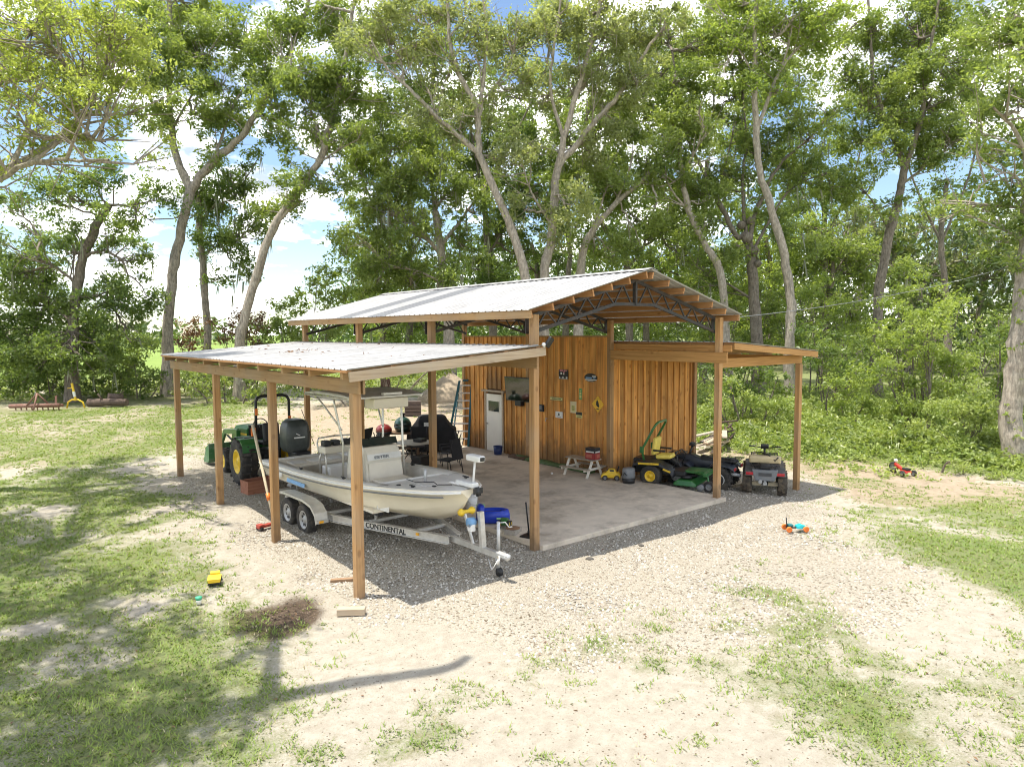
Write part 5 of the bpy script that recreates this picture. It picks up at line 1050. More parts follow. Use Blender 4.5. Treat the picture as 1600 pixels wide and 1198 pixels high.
# service cable from the barn eave to the right
s = MB(); a, c = Vector((10.36, -.2, 4.66)), Vector((24., -2.65, 6.98)); c2 = a+(c-a)*1.35
s.tube([a.lerp(c2, t)-Vector((0, 0, 1.0*4*t*(1-t)*.42)) for t in np.linspace(0, 1, 18)], .009, 5); o = s.build('service_cable', M_GREY); tag(o, 'pale overhead cable running from the right eave to the trees', 'cable')
# leaf litter on the lean-to roof
rl = np.random.default_rng(3); n = 70; px = np.where(rl.random(n) < .6, 1.25+rl.normal(size=n)*.16, rl.uniform(0, 3.6, n)); py = np.where(rl.random(n) < .6, 5.6+rl.normal(size=n)*.38, rl.uniform(0, 11, n))
pc = np.stack([px, py, 3.735+.078*(px+.28)+.045+.03*rl.random(n)], 1); Vv = leaves_arr(pc, .09, .5, (0, 0, 3), rl); o = link('roof_leaves', raw_mesh('roof_leaves', Vv, quads(n), leafmat('dead_leaf', (.09, .04, .02), (.22, .12, .06), .25), rl.random(n))); tag(o, 'dry leaves lying on the left lean-to roof', kind='stuff')
# ------------------------------------------------------------------ vegetation
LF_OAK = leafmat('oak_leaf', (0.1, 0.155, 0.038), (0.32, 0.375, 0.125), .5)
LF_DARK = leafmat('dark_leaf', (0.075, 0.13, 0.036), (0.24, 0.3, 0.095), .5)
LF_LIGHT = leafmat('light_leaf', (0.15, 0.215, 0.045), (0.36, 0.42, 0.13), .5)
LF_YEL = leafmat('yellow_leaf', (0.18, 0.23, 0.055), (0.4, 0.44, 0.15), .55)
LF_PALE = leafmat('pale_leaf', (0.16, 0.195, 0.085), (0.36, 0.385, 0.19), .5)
LF_DEAD = leafmat('dead_leaf', (.12, .06, .03), (.27, .15, .075), .25)
LF_MOSS = leafmat('hanging_moss', (.17, .18, .13), (.30, .31, .24), .3)
LF_FERN = leafmat('fern_leaf', (.13, .185, .03), (.26, .29, .07), .4)
LF_WEED = leafmat('weed_leaf', (0.16, 0.235, 0.05), (0.4, 0.45, 0.16), .4)
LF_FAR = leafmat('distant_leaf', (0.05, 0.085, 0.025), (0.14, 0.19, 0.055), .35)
BK_GREY = mat('bark_grey', (.27, .23, .185), .9, var=.75, scale=4.5, stretch=(3, 3, .7), bump=1., orand=.1, dirt=(.42, .39, .33), dirt_amt=.75, dscale=4.5)
BK_PALE = mat('bark_pale', (.33, .285, .23), .9, var=.6, scale=4.5, stretch=(3, 3, .8), bump=1., dirt=(.17, .135, .10), dirt_amt=.8, dscale=4.2)
BK_DARK = mat('bark_dark', (.165, .135, .105), .92, var=.7, scale=4.5, stretch=(3, 3, .8), bump=1., dirt=(.29, .26, .21), dirt_amt=.7, dscale=4.5)
def smooth_path(P, n):
    P = [np.array(p, float) for p in P]; Q = [2*P[0]-P[1]]+P+[2*P[-1]-P[-2]]; out = []
    for i in range(1, len(Q)-2):
        for t_ in np.linspace(0, 1, n, endpoint=False):
            a, b_, c, d = Q[i-1:i+3]
            out.append(.5*((2*b_)+(-a+c)*t_+(2*a-5*b_+4*c-d)*t_**2+(-a+3*b_-3*c+d)*t_**3))
    out.append(P[-1]); return np.array(out)
def tubes_arr(paths, n):
    """[(points, radii)] -> V, F as quads"""
    Vs, Fs, k = [], [], 0; ang = np.arange(n)*2*PI/n
    for P, R in paths:
        m = len(P); T = np.gradient(P, axis=0); T /= np.linalg.norm(T, axis=1, keepdims=True)+1e-9
        a = np.cross(T, [.31, .17, .93]); ln = np.linalg.norm(a, axis=1, keepdims=True); a = np.where(ln < .1, np.cross(T, [1., 0, 0]), a); a /= np.linalg.norm(a, axis=1, keepdims=True)+1e-9
        b_ = np.cross(T, a)
        ring = P[:, None]+(a[:, None]*np.cos(ang)[None, :, None]+b_[:, None]*np.sin(ang)[None, :, None])*np.asarray(R).reshape(m, -1)[:, :, None]
        Vs.append(ring.reshape(-1, 3)); i = np.arange(m-1)[:, None]*n; j = np.arange(n)[None]; j2 = (j+1) % n
        Fs.append((np.stack([i+j, i+j2, i+n+j2, i+n+j], -1).reshape(-1, 4))+k); k += m*n
    return np.concatenate(Vs), np.concatenate(Fs)
def knobbly(P, r0, r1, n, rng, amp=.12, flare=0.):
    m = len(P); t_ = np.linspace(0, 1, m); R = (r0+(r1-r0)*t_**.8)
    if flare: R = R*(1+flare*np.exp(-t_*m*.55))
    return R[:, None]*(1+amp*rng.normal(size=(m, n))*.6)
def clusters(c, R, cr, rng, dens=1.6, flat=.85):
    n = max(3, int(dens*(R/cr)**2)); d = rng.normal(size=(n, 3)); d /= np.linalg.norm(d, axis=1, keepdims=True)
    return c+d*(rng.random((n, 1))**.42)*R*np.array([1, 1, flat])
def leafcloud(cc, cr, per, L, rng, flat=.6, Wr=.48, nz=.7):
    """leaves around every cluster centre; neighbouring leaves share a tint"""
    k = len(cc); sz = cr*(.4+1.2*rng.random(k)**1.3); n = (per*(.5+rng.random(k))*(sz/cr)**2).astype(int)+2
    ci = np.repeat(np.arange(k), n); o = rng.normal(size=(len(ci), 3)); o /= np.linalg.norm(o, axis=1, keepdims=True)
    ea = rng.normal(size=(k, 3)); ea[:, 2] *= .5; ea /= np.linalg.norm(ea, axis=1, keepdims=True); o *= (rng.random((len(ci), 1))**.7)*sz[ci][:, None]*np.array([1, 1, flat]); o = o*.82+ea[ci]*(o*ea[ci]).sum(1, keepdims=True)*.85
    base = rng.random(k)
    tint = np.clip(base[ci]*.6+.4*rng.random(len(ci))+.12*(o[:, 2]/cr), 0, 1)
    return leaves_arr(cc[ci]+o, L, Wr, (0, -.1, nz), rng), tint
NLEAF = [0]
def crown_obj(name, V, tint, m, parent, base):
    NLEAF[0] += len(tint)
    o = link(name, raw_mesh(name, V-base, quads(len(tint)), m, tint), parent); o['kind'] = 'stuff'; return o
def moss(cc, n, rng, lo=.5, hi=1.6, wd=.05):
    P = cc[rng.integers(0, len(cc), n)]+rng.normal(size=(n, 3))*.35; Ln = lo+(hi-lo)*rng.random(n)**1.6
    V = []; T = []
    for s_ in range(3):
        off = rng.normal(size=(n, 3))*.06; a = rng.random(n)*PI; sd_ = np.stack([np.cos(a), np.sin(a), a*0], 1)*wd*(1-.25*s_)
        for q in range(2):
            z0 = P+np.stack([off[:, 0]*q, off[:, 1]*q, -Ln*q*.5], 1); z1 = P+np.stack([off[:, 0]*(q+1), off[:, 1]*(q+1), -Ln*(q+1)*.5], 1); w0, w1 = (1, .75) if q == 0 else (.75, .1)
            V.append(np.stack([z0-sd_*w0, z0+sd_*w0, z1+sd_*w1, z1-sd_*w1], 1)); T.append(rng.random(n))
    return np.concatenate(V).reshape(-1, 3), np.concatenate(T)
def tree(name, label, depth, trunk, r, limbs, blobs, leaf=LF_OAK, bark=BK_GREY, L=.195, cr=.62, per=140, dens=2.25, seed=1, group=None, mossn=0, cat='tree', spread=.9, rooted=True, flare=.45, ivy=None, base_z=None, leafk=1.):
    rng = np.random.default_rng(seed+500); r = (r[0]*.84, r[1]*.82); limbs = [(l[0], l[1]*.85, l[2]*.85)+tuple(l[3:]) for l in limbs]
    pts = [np.array(at(u, v, depth)) for u, v in trunk]
    if rooted:
        g = gzf(pts[0][0], pts[0][1]); pts[0][2] = g-.25
    else: g = pts[0][2]
    base = np.array([pts[0][0], pts[0][1], g])
    root = empty(name, base, 0, label, cat, group)
    P = smooth_path(pts, 5); P[1:-1] += rng.normal(size=P[1:-1].shape)*r[0]*.08
    V, F_ = tubes_arr([(P, knobbly(P, r[0], r[1], 12, rng, .15, flare))], 12)
    link('trunk', raw_mesh('trunk', V-base, F_, bark, smooth=True), root)
    allpts = [P[len(P)//2:]]
    for lb in limbs:
        pl, r0, r1 = lb[:3]; dd = lb[3] if len(lb) > 3 else rng.uniform(-1.5, 1.5)
        k = len(pl); Q = [np.array(at(u, v, depth+dd*(i/(k-1))**1.3)) for i, (u, v) in enumerate(pl)]
        # start on the nearest trunk or limb point
        near = np.concatenate(allpts+[P]); Q[0] = near[np.argmin(np.linalg.norm(near-Q[0], axis=1))]
        q = smooth_path(Q, 5); q[1:-1] += rng.normal(size=q[1:-1].shape)*r0*.16
        V, F_ = tubes_arr([(q, knobbly(q, r0, r1, 8, rng, .15))], 8)
        link('limb', raw_mesh('limb', V-base, F_, bark, smooth=True), root); allpts.append(q)
    hubs = np.concatenate(allpts); CC = []; tw = []
    EX = []; kp = .35 if leaf is LF_PALE else .85
    for q in allpts[1:]:
        for _ in range(7 if name != 'ivy_tree' else 4):
            i = rng.integers(1, len(q)-1); dr = (q[i+1]-q[i-1]); dr /= np.linalg.norm(dr)+1e-9; e = dr*.7+rng.normal(size=3)*.75; e /= np.linalg.norm(e); e[2] = abs(e[2])*.8
            ln = rng.uniform(.9, 2.8); m1 = q[i]+e*ln*.5+rng.normal(size=3)*.12; m2 = q[i]+e*ln+np.array([0, 0, .12])*ln+rng.normal(size=3)*.15
            tw.append((np.array([q[i], m1, m2]), np.array([.045, .028, .010])))
            if rng.random() < kp: EX += [m2, (m1+m2)/2+rng.normal(size=3)*.2]
            for _2 in range(2): tw.append((np.array([m1, m1+(e+rng.normal(size=3)*.6)*ln*.4]), np.array([.02, .006])))
    for bl in blobs:
        u, v, rp = bl[:3]; R = rp*depth/FPX
        dd = bl[3] if len(bl) > 3 else rng.uniform(-1, 1)*R*spread
        c = np.array(at(u, v, depth+dd)); cc = clusters(c, R, cr, rng, dens)
        h = hubs[np.argmin(np.linalg.norm(hubs-c, axis=1)+.5*np.abs(rng.normal(size=len(hubs))))]
        mid = (h+c)/2+rng.normal(size=3)*R*.15-np.array([0, 0, .1*R]); br = smooth_path([h, mid, c], 4); r0 = min(.12, .02+.022*R*2)
        br[1:-1] += rng.normal(size=br[1:-1].shape)*.06
        tw.append((br, np.linspace(r0, r0*.4, len(br))))
        for p in cc:
            s_ = br[rng.integers(2, len(br))]; mm = (s_+p)/2+rng.normal(size=3)*.18
            tw.append((np.array([s_, mm, p+(p-s_)*.15]), np.array([r0*.33, r0*.22, .006])))
        CC.append(cc)
    if CC:
        CC = np.concatenate(CC+([np.array(EX)] if EX else []))
        V, F_ = tubes_arr(tw, 4); o = link('twigs', raw_mesh('twigs', V-base, F_, bark, smooth=True), root); o['kind'] = 'stuff'
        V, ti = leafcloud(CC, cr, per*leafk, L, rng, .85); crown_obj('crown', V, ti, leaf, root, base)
        if mossn:
            V, ti = moss(CC-np.array([0, 0, .3]), mossn, rng, wd=.05 if depth < 50 else .09); o = link('hanging_moss', raw_mesh('hanging_moss', V-base, quads(len(ti)), LF_MOSS, ti), root); o['kind'] = 'stuff'
    if ivy:
        k = rng.integers(0, len(P), ivy); c = P[k]+rng.normal(size=(ivy, 3))*r[0]*.55; V, ti = leafcloud(c, .22, 14, .13, rng); crown_obj('ivy', V, ti, LF_LIGHT, root, base)
    return root
def bush(name, label, depth, blobs, leaf=LF_LIGHT, L=.17, cr=.38, per=60, dens=2.0, seed=1, group=None, bark=BK_DARK, foot=None, cat='shrub'):
    rng = np.random.default_rng(seed+900); CC = []; tw = []
    u0 = np.mean([b_[0] for b_ in blobs]) if foot is None else foot; bp_ = np.array(at(u0, 600, depth)); g = gzf(bp_[0], bp_[1]); base = np.array([bp_[0], bp_[1], g])
    root = empty(name, base, 0, label, cat, group)
    for u, v, rp in blobs:
        R = rp*depth/FPX; c = np.array(at(u, v, depth+rng.uniform(-1, 1)*R)); c[2] = max(c[2], g+R*.35)
        cc = clusters(c, R, cr, rng, dens); cc = cc[cc[:, 2] > g+.05]; CC.append(cc)
        st = np.array([base[0]*.6+c[0]*.4+rng.normal()*.15, base[1]*.6+c[1]*.4+rng.normal()*.15, g-.1])
        br = smooth_path([st, (st+c)/2+rng.normal(size=3)*.15, c], 4); tw.append((br, np.linspace(.05, .02, len(br))))
        for p in cc: tw.append((np.array([br[rng.integers(3, len(br))], p]), np.array([.014, .005])))
    CC = np.concatenate(CC); V, F_ = tubes_arr(tw, 4); o = link('stems', raw_mesh('stems', V-base, F_, bark, smooth=True), root); o['kind'] = 'stuff'
    V, ti = leafcloud(CC, cr, per, L, rng, .8); crown_obj('foliage', V, ti, leaf, root, base); return root

GT = 'tall trees behind the barn'
tree('oak_tree', 'tall grey forked tree rising straight above the far left corner of the boat lean-to', 40,
     [(262, 600), (262, 520), (270, 430), (283, 360), (298, 296)], (.39, .29),
     [([(298, 296), (275, 240), (266, 170), (265, 60), (262, -60)], .30, .12), ([(298, 296), (335, 250), (375, 215), (410, 165), (438, 110), (470, 40), (490, -40)], .30, .10),
      ([(270, 145), (250, 115), (228, 85)], .10, .04), ([(335, 250), (362, 170), (400, 110)], .11, .04), ([(268, 110), (300, 80), (330, 60)], .1, .04), ([(268, 200), (300, 150), (335, 130)], .1, .04)],
     [(265, 55, 70), (318, 85, 58), (222, 55, 55), (300, 175, 48), (385, 55, 62), (425, 150, 45), (360, 190, 40), (445, 215, 30), (340, 225, 32), (225, 140, 42), (232, 262, 22), (300, 15, 60), (345, 130, 40), (240, 190, 30), (410, 100, 40)], seed=1, group=GT)
tree('vine_tree', 'slim vine covered tree between the forked tree and the leaning tree', 43, [(322, 600), (325, 540), (318, 430), (312, 360), (309, 300)], (.30, .20),
     [([(312, 350), (340, 320), (375, 310)], .1, .03), ([(315, 400), (350, 380), (385, 370)], .09, .03)],
     [(330, 320, 45), (372, 365, 48), (318, 292, 34), (400, 345, 38), (342, 435, 28), (385, 415, 30), (308, 400, 18), (300, 340, 22), (360, 270, 34), (402, 250, 26)], seed=2, mossn=60, leaf=LF_DARK, ivy=60, group=GT)
tree('leaning_tree', 'bare stemmed tree leaning to the right above the lean-to roof', 38, [(372, 590), (375, 535), (395, 450), (428, 355), (462, 305), (498, 255)], (.34, .21),
     [([(498, 255), (515, 200), (525, 150), (545, 60), (560, -40)], .25, .09), ([(428, 355), (450, 330), (470, 312)], .12, .08, -.3), ([(498, 255), (520, 240), (545, 225)], .09, .03), ([(505, 230), (495, 200), (475, 150), (455, 120)], .1, .03), ([(520, 170), (545, 140), (570, 120)], .09, .03)],
     [(500, 215, 30), (470, 268, 30), (520, 130, 50), (468, 105, 52), (540, 55, 55), (492, 165, 40), (548, 130, 36), (532, 285, 20), (440, 50, 42), (500, 20, 50), (505, 295, 24), (455, 30, 40)], seed=3, group=GT)
tree('broken_tree', 'dark tree with a snapped off top at the left edge of the lawn', 37, [(112, 605), (113, 520), (120, 455), (130, 400), (150, 355), (170, 320)], (.36, .24),
     [([(170, 320), (205, 324), (240, 348)], .10, .03), ([(130, 400), (160, 392), (185, 402)], .12, .05), ([(122, 440), (90, 420), (55, 400)], .12, .04), ([(115, 500), (80, 480), (45, 478)], .11, .04), ([(118, 470), (150, 462), (180, 475)], .1, .04)],
     [(60, 395, 62), (35, 330, 42), (108, 310, 48), (70, 478, 70), (172, 475, 52), (195, 415, 38), (200, 348, 30), (152, 286, 34), (205, 535, 36), (20, 535, 48), (120, 555, 52), (236, 465, 26), (20, 430, 50), (110, 400, 40), (150, 530, 50), (70, 560, 50), (225, 395, 18), (60, 300, 30)], leaf=LF_DARK, bark=BK_DARK, seed=4, mossn=40)
tree('spreading_oak', 'near yellow green oak spreading in from the top left corner of the photo', 17.5, [(-260, 690), (-240, 520), (-190, 400), (-110, 330)], (.46, .34),
     [([(-110, 330), (-40, 290), (20, 262), (70, 232), (112, 195), (160, 165), (190, 120)], .20, .04, 2.5), ([(-110, 330), (-30, 298), (40, 258), (90, 250), (170, 250)], .12, .03, -1.5),
      ([(70, 232), (110, 215), (165, 222)], .06, .02), ([(20, 262), (50, 180), (60, 110)], .09, .03, 1.), ([(112, 195), (150, 130), (160, 60)], .07, .02, 1.)],
     [(50, 50, 95), (150, 70, 75), (20, 160, 58), (100, 140, 62), (182, 150, 44), (50, 226, 30), (130, 215, 28), (165, 25, 60), (215, 95, 38), (-40, 120, 90), (-50, 20, 100), (90, 10, 80), (165, 110, 50), (-60, 230, 70), (195, 50, 45), (20, 100, 70)],
     leaf=LF_YEL, L=.105, cr=.32, per=80, dens=1.75, seed=5, spread=1.6)
tree('pale_tree', 'pale barked twin stemmed tree rising from behind the barn ridge', 37, [(852, 600), (850, 440), (862, 370), (868, 285), (872, 262)], (.33, .24),
     [([(872, 262), (885, 200), (915, 100), (935, 20), (945, -60)], .24, .09), ([(872, 262), (925, 195), (965, 150), (1000, 95), (1040, 40)], .22, .07), ([(880, 215), (860, 140), (868, 60), (880, -30)], .13, .05), ([(900, 150), (930, 110), (945, 70)], .09, .03), ([(862, 360), (830, 300), (815, 250)], .09, .03)],
     [(900, 130, 52), (860, 60, 55), (940, 50, 60), (980, 120, 48), (1000, 60, 52), (850, 150, 42), (835, 230, 38), (890, 320, 38), (930, 240, 38), (960, 190, 36), (900, 20, 50), (1030, 20, 45), (870, 385, 30), (820, 330, 30)], leaf=LF_PALE, bark=BK_PALE, seed=6, group=GT)
tree('pale_tree', 'pale barked tree leaning left with many thin bare twigs above the roof', 36, [(842, 600), (822, 440), (800, 360), (770, 290), (748, 240)], (.31, .22),
     [([(748, 240), (745, 170), (715, 110), (702, 60), (698, -40)], .22, .09), ([(748, 240), (690, 190), (640, 140), (600, 100), (575, 50)], .17, .04), ([(747, 200), (755, 130), (760, 60), (752, -40)], .16, .06), ([(640, 140), (625, 90), (600, 30)], .08, .02), ([(690, 190), (660, 120), (640, 50)], .09, .03), ([(715, 110), (680, 60), (660, 10)], .08, .02), ([(745, 170), (790, 110), (815, 40)], .1, .03), ([(600, 100), (570, 95), (545, 70)], .05, .015), ([(702, 60), (730, 20), (740, -20)], .07, .02)],
     [(700, 120, 40), (650, 70, 45), (610, 60, 40), (740, 60, 48), (790, 60, 48), (660, 180, 38), (720, 190, 36), (770, 160, 42), (800, 240, 36), (690, 20, 45), (590, 20, 40), (820, 120, 40), (640, 20, 40)], leaf=LF_PALE, bark=BK_PALE, seed=7, group=GT, leafk=.8)
tree('oak_tree', 'slanting branched tree right of the twin pale stems behind the ridge', 39, [(900, 600), (908, 420), (925, 362), (960, 320), (1000, 285), (1036, 245)], (.32, .12),
     [([(960, 320), (985, 260), (990, 200)], .1, .03), ([(925, 362), (945, 300), (950, 240)], .1, .03), ([(1000, 285), (1040, 290), (1070, 270)], .07, .02)],
     [(960, 300, 40), (1010, 250, 40), (1045, 225, 36), (990, 200, 42), (920, 380, 30), (1020, 330, 34), (960, 400, 34), (1000, 380, 30)], seed=8, group=GT, bark=BK_PALE)
tree('bushy_oak', 'broad dark green tree filling the gap behind the left half of the main roof', 42, [(705, 600), (700, 480), (690, 400), (680, 330)], (.42, .25),
     [([(690, 400), (640, 340), (600, 290)], .16, .05), ([(690, 390), (730, 330), (760, 290)], .15, .05), ([(680, 330), (670, 260), (650, 200)], .16, .05), ([(695, 440), (640, 420), (590, 420)], .1, .03)],
     [(560, 260, 36), (600, 230, 52), (590, 320, 52), (640, 280, 55), (560, 370, 40), (610, 400, 50), (660, 370, 52), (700, 300, 48), (720, 380, 44), (660, 210, 45), (560, 430, 30), (640, 440, 45), (700, 440, 44), (590, 170, 34), (740, 330, 40), (620, 350, 50), (690, 250, 44), (585, 455, 34)], seed=9, group=GT, mossn=110)
tree('oak_tree', 'dark stemmed tree showing between the two pale trees', 46, [(772, 600), (770, 480), (762, 380), (755, 300)], (.36, .22),
     [([(765, 400), (790, 350), (810, 300)], .12, .04), ([(755, 300), (740, 230), (730, 160)], .14, .05), ([(755, 300), (800, 220), (830, 160)], .13, .05)],
     [(760, 250, 50), (800, 300, 44), (730, 280, 44), (780, 360, 44), (820, 400, 40), (840, 300, 40), (800, 190, 50), (740, 420, 40), (860, 330, 40), (720, 180, 46), (850, 250, 44)], leaf=LF_DARK, bark=BK_DARK, seed=10, group=GT, mossn=60)
tree('oak_tree', 'spreading tree with bare forked limbs right behind the roof peak', 47, [(985, 600), (980, 420), (960, 380), (935, 340)], (.30, .18),
     [([(980, 420), (1005, 385), (1010, 340)], .1, .04), ([(935, 340), (910, 280), (905, 230)], .1, .04), ([(975, 410), (1030, 370), (1060, 350)], .1, .03)],
     [(900, 280, 44), (940, 260, 44), (980, 330, 36), (1030, 350, 38), (1060, 300, 40), (880, 200, 48), (950, 180, 50), (1020, 180, 48), (1070, 400, 36), (950, 80, 50), (1040, 110, 50), (1080, 60, 50), (930, 400, 30)], leaf=LF_OAK, bark=BK_DARK, seed=11, group=GT, mossn=80)
tree('burl_tree', 'dark tree with a burl knotted trunk and spreading limbs right of the barn peak', 42, [(1186, 600), (1180, 490), (1174, 410), (1166, 365)], (.42, .32),
     [([(1166, 365), (1150, 368), (1120, 310), (1085, 240), (1062, 170), (1050, 80)], .24, .07), ([(1172, 380), (1185, 320), (1215, 262), (1260, 220), (1310, 165)], .20, .05), ([(1178, 400), (1230, 302), (1290, 270)], .13, .04), ([(1166, 365), (1160, 300), (1165, 220), (1160, 140)], .15, .05), ([(1120, 310), (1135, 250), (1150, 190)], .09, .03), ([(1180, 470), (1130, 440), (1100, 430)], .1, .03)],
     [(1060, 130, 50), (1100, 70, 52), (1085, 200, 40), (1130, 160, 46), (1180, 110, 50), (1240, 180, 44), (1290, 180, 40), (1200, 230, 40), (1140, 270, 38), (1080, 300, 38), (1260, 270, 42), (1300, 300, 34), (1210, 335, 24), (1120, 400, 34), (1040, 50, 50), (1150, 30, 50), (1230, 390, 40)], seed=12, bark=BK_DARK, mossn=70, group=GT)
s = MB(); rb = random.Random(5)
for u, v, r_ in [(1168, 372, .34), (1178, 392, .30), (1158, 352, .24), (1184, 412, .22), (1150, 385, .2), (1172, 345, .22)]:
    s.sphere(tuple(at(u, v, 41.7)-Vector(bpy.data.objects['burl_tree'].location)), (r_, r_, r_*1.1), 9, 6)
s.build('burl', BK_DARK, bpy.data.objects['burl_tree'])
tree('vine_tree', 'pale leaning tree wrapped in vine just right of the roof peak', 40, [(1140, 600), (1128, 440), (1105, 388), (1076, 330), (1065, 270), (1062, 215)], (.30, .16),
     [([(1076, 330), (1045, 290), (1030, 240)], .09, .03), ([(1065, 270), (1090, 230), (1100, 180)], .08, .03)],
     [(1060, 240, 34), (1030, 270, 30), (1095, 200, 34), (1100, 350, 26), (1055, 180, 34), (1110, 300, 28)], bark=BK_PALE, seed=13, ivy=70, group=GT)
tree('slender_tree', 'tall slender pale grey tree standing behind the right lean-to', 39, [(1238, 640), (1232, 560), (1236, 480), (1225, 400), (1205, 330), (1185, 250), (1180, 175)], (.37, .20),
     [([(1180, 175), (1180, 80), (1182, -50)], .22, .10), ([(1184, 200), (1220, 110), (1270, 50), (1310, 0)], .14, .05), ([(1180, 120), (1150, 70), (1130, 20)], .09, .03), ([(1220, 110), (1235, 60), (1240, 10)], .07, .03)],
     [(1205, 30, 60), (1260, 60, 46), (1142, 55, 50), (1292, 25, 44), (1225, 140, 32), (1250, 10, 50), (1130, 110, 32), (1165, 0, 46)], bark=BK_PALE, seed=14, group=GT, leafk=.85, leaf=LF_LIGHT)
tree('oak_tree', 'dark trunked tree dividing into several upright limbs right of the slender tree', 43, [(1368, 630), (1370, 500), (1386, 380), (1405, 310), (1414, 262)], (.38, .27),
     [([(1414, 262), (1385, 190), (1365, 130), (1360, 60), (1355, -40)], .22, .07), ([(1414, 262), (1440, 180), (1450, 90), (1470, -10)], .24, .08), ([(1408, 290), (1440, 265), (1472, 238)], .12, .04), ([(1385, 190), (1350, 150), (1330, 110)], .1, .03), ([(1440, 180), (1470, 130), (1500, 100)], .1, .03), ([(1375, 350), (1360, 310), (1345, 300)], .07, .03)],
     [(1390, 120, 62), (1440, 170, 58), (1350, 165, 48), (1480, 90, 56), (1420, 40, 64), (1330, 222, 34), (1482, 215, 40), (1375, 235, 38), (1500, 150, 40), (1360, 60, 50), (1450, 230, 38), (1400, 190, 50), (1325, 110, 34), (1330, 50, 40), (1470, 20, 50), (1340, 280, 26)], bark=BK_DARK, seed=15, group=GT)
tree('ivy_tree', 'thick pale trunk with climbing leaves at the right edge of the photo', 23.3, [(1583, 738), (1580, 660), (1590, 560), (1602, 440), (1614, 300), (1620, 180)], (.44, .32),
     [([(1614, 260), (1585, 205), (1552, 168)], .11, .04, -1), ([(1604, 385), (1570, 360), (1528, 345)], .06, .02, 1), ([(1610, 340), (1560, 322), (1490, 314), (1428, 318)], .07, .02, 2), ([(1620, 180), (1600, 90), (1580, -20)], .2, .08, 1), ([(1612, 290), (1575, 270), (1530, 290)], .05, .02)],
     [(1562, 55, 56), (1598, 140, 52), (1550, 235, 34), (1592, 285, 40), (1535, 20, 42), (1600, 350, 34), (1600, 40, 60), (1560, 160, 30), (1545, 330, 22), (1500, 330, 12), (1620, 220, 50), (1580, 410, 22)], bark=BK_PALE, L=.15, cr=.40, per=70, seed=16, ivy=90)
# dense tall trees further back
GB = 'background trees beyond the yard'
for i, (u, dp, lab, bl, tk, lf, mo) in enumerate([
    (640, 58, 'background tree showing low between the two roofs', [(590, 470, 38), (640, 480, 42), (690, 470, 40), (610, 520, 36), (670, 520, 36), (560, 500, 30), (730, 500, 34), (580, 400, 36)], [(640, 600), (640, 520), (650, 460), (640, 400)], LF_OAK, 40),
    (830, 60, 'background tree low behind the pale twin stems', [(800, 470, 36), (850, 480, 36), (890, 460, 36), (820, 420, 36), (870, 410, 36), (930, 470, 34), (780, 440, 32), (840, 520, 34), (900, 510, 34), (960, 520, 34)], [(830, 600), (830, 500), (840, 430), (830, 380)], LF_DARK, 60),
    (1010, 58, 'background tree just behind the roof peak', [(980, 460, 34), (1030, 440, 36), (1080, 460, 36), (1000, 510, 34), (1060, 510, 36), (1110, 500, 36), (1040, 400, 34), (1090, 420, 30), (1140, 470, 32)], [(1010, 600), (1010, 500), (1020, 440), (1015, 390)], LF_LIGHT, 30),
    (1290, 52, 'leafy background tree between slender tree and dark trunked tree', [(1270, 400, 40), (1310, 380, 40), (1340, 420, 40), (1280, 450, 42), (1320, 470, 44), (1270, 500, 42), (1340, 510, 40), (1300, 540, 40), (1250, 350, 30), (1400, 420, 36)], [(1290, 600), (1290, 500), (1300, 430), (1295, 360)], LF_OAK, 30),
    (1200, 54, 'leafy background tree behind the burl knotted trunk', [(1160, 440, 36), (1210, 430, 40), (1180, 480, 40), (1230, 480, 38), (1150, 510, 38), (1200, 530, 40), (1250, 430, 32), (1130, 400, 30), (1220, 380, 30)], [(1200, 600), (1200, 500), (1205, 430), (1195, 370)], LF_LIGHT, 0)]):
    tree('background_tree', lab, dp, tk, (.34, .2), [([tk[2], (tk[2][0]-40, tk[2][1]-50)], .1, .04), ([tk[2], (tk[2][0]+40, tk[2][1]-55)], .1, .04)], bl, leaf=lf, bark=BK_DARK, L=.27, cr=.8, per=92, dens=2.1, seed=30+i, group=GB, mossn=mo)
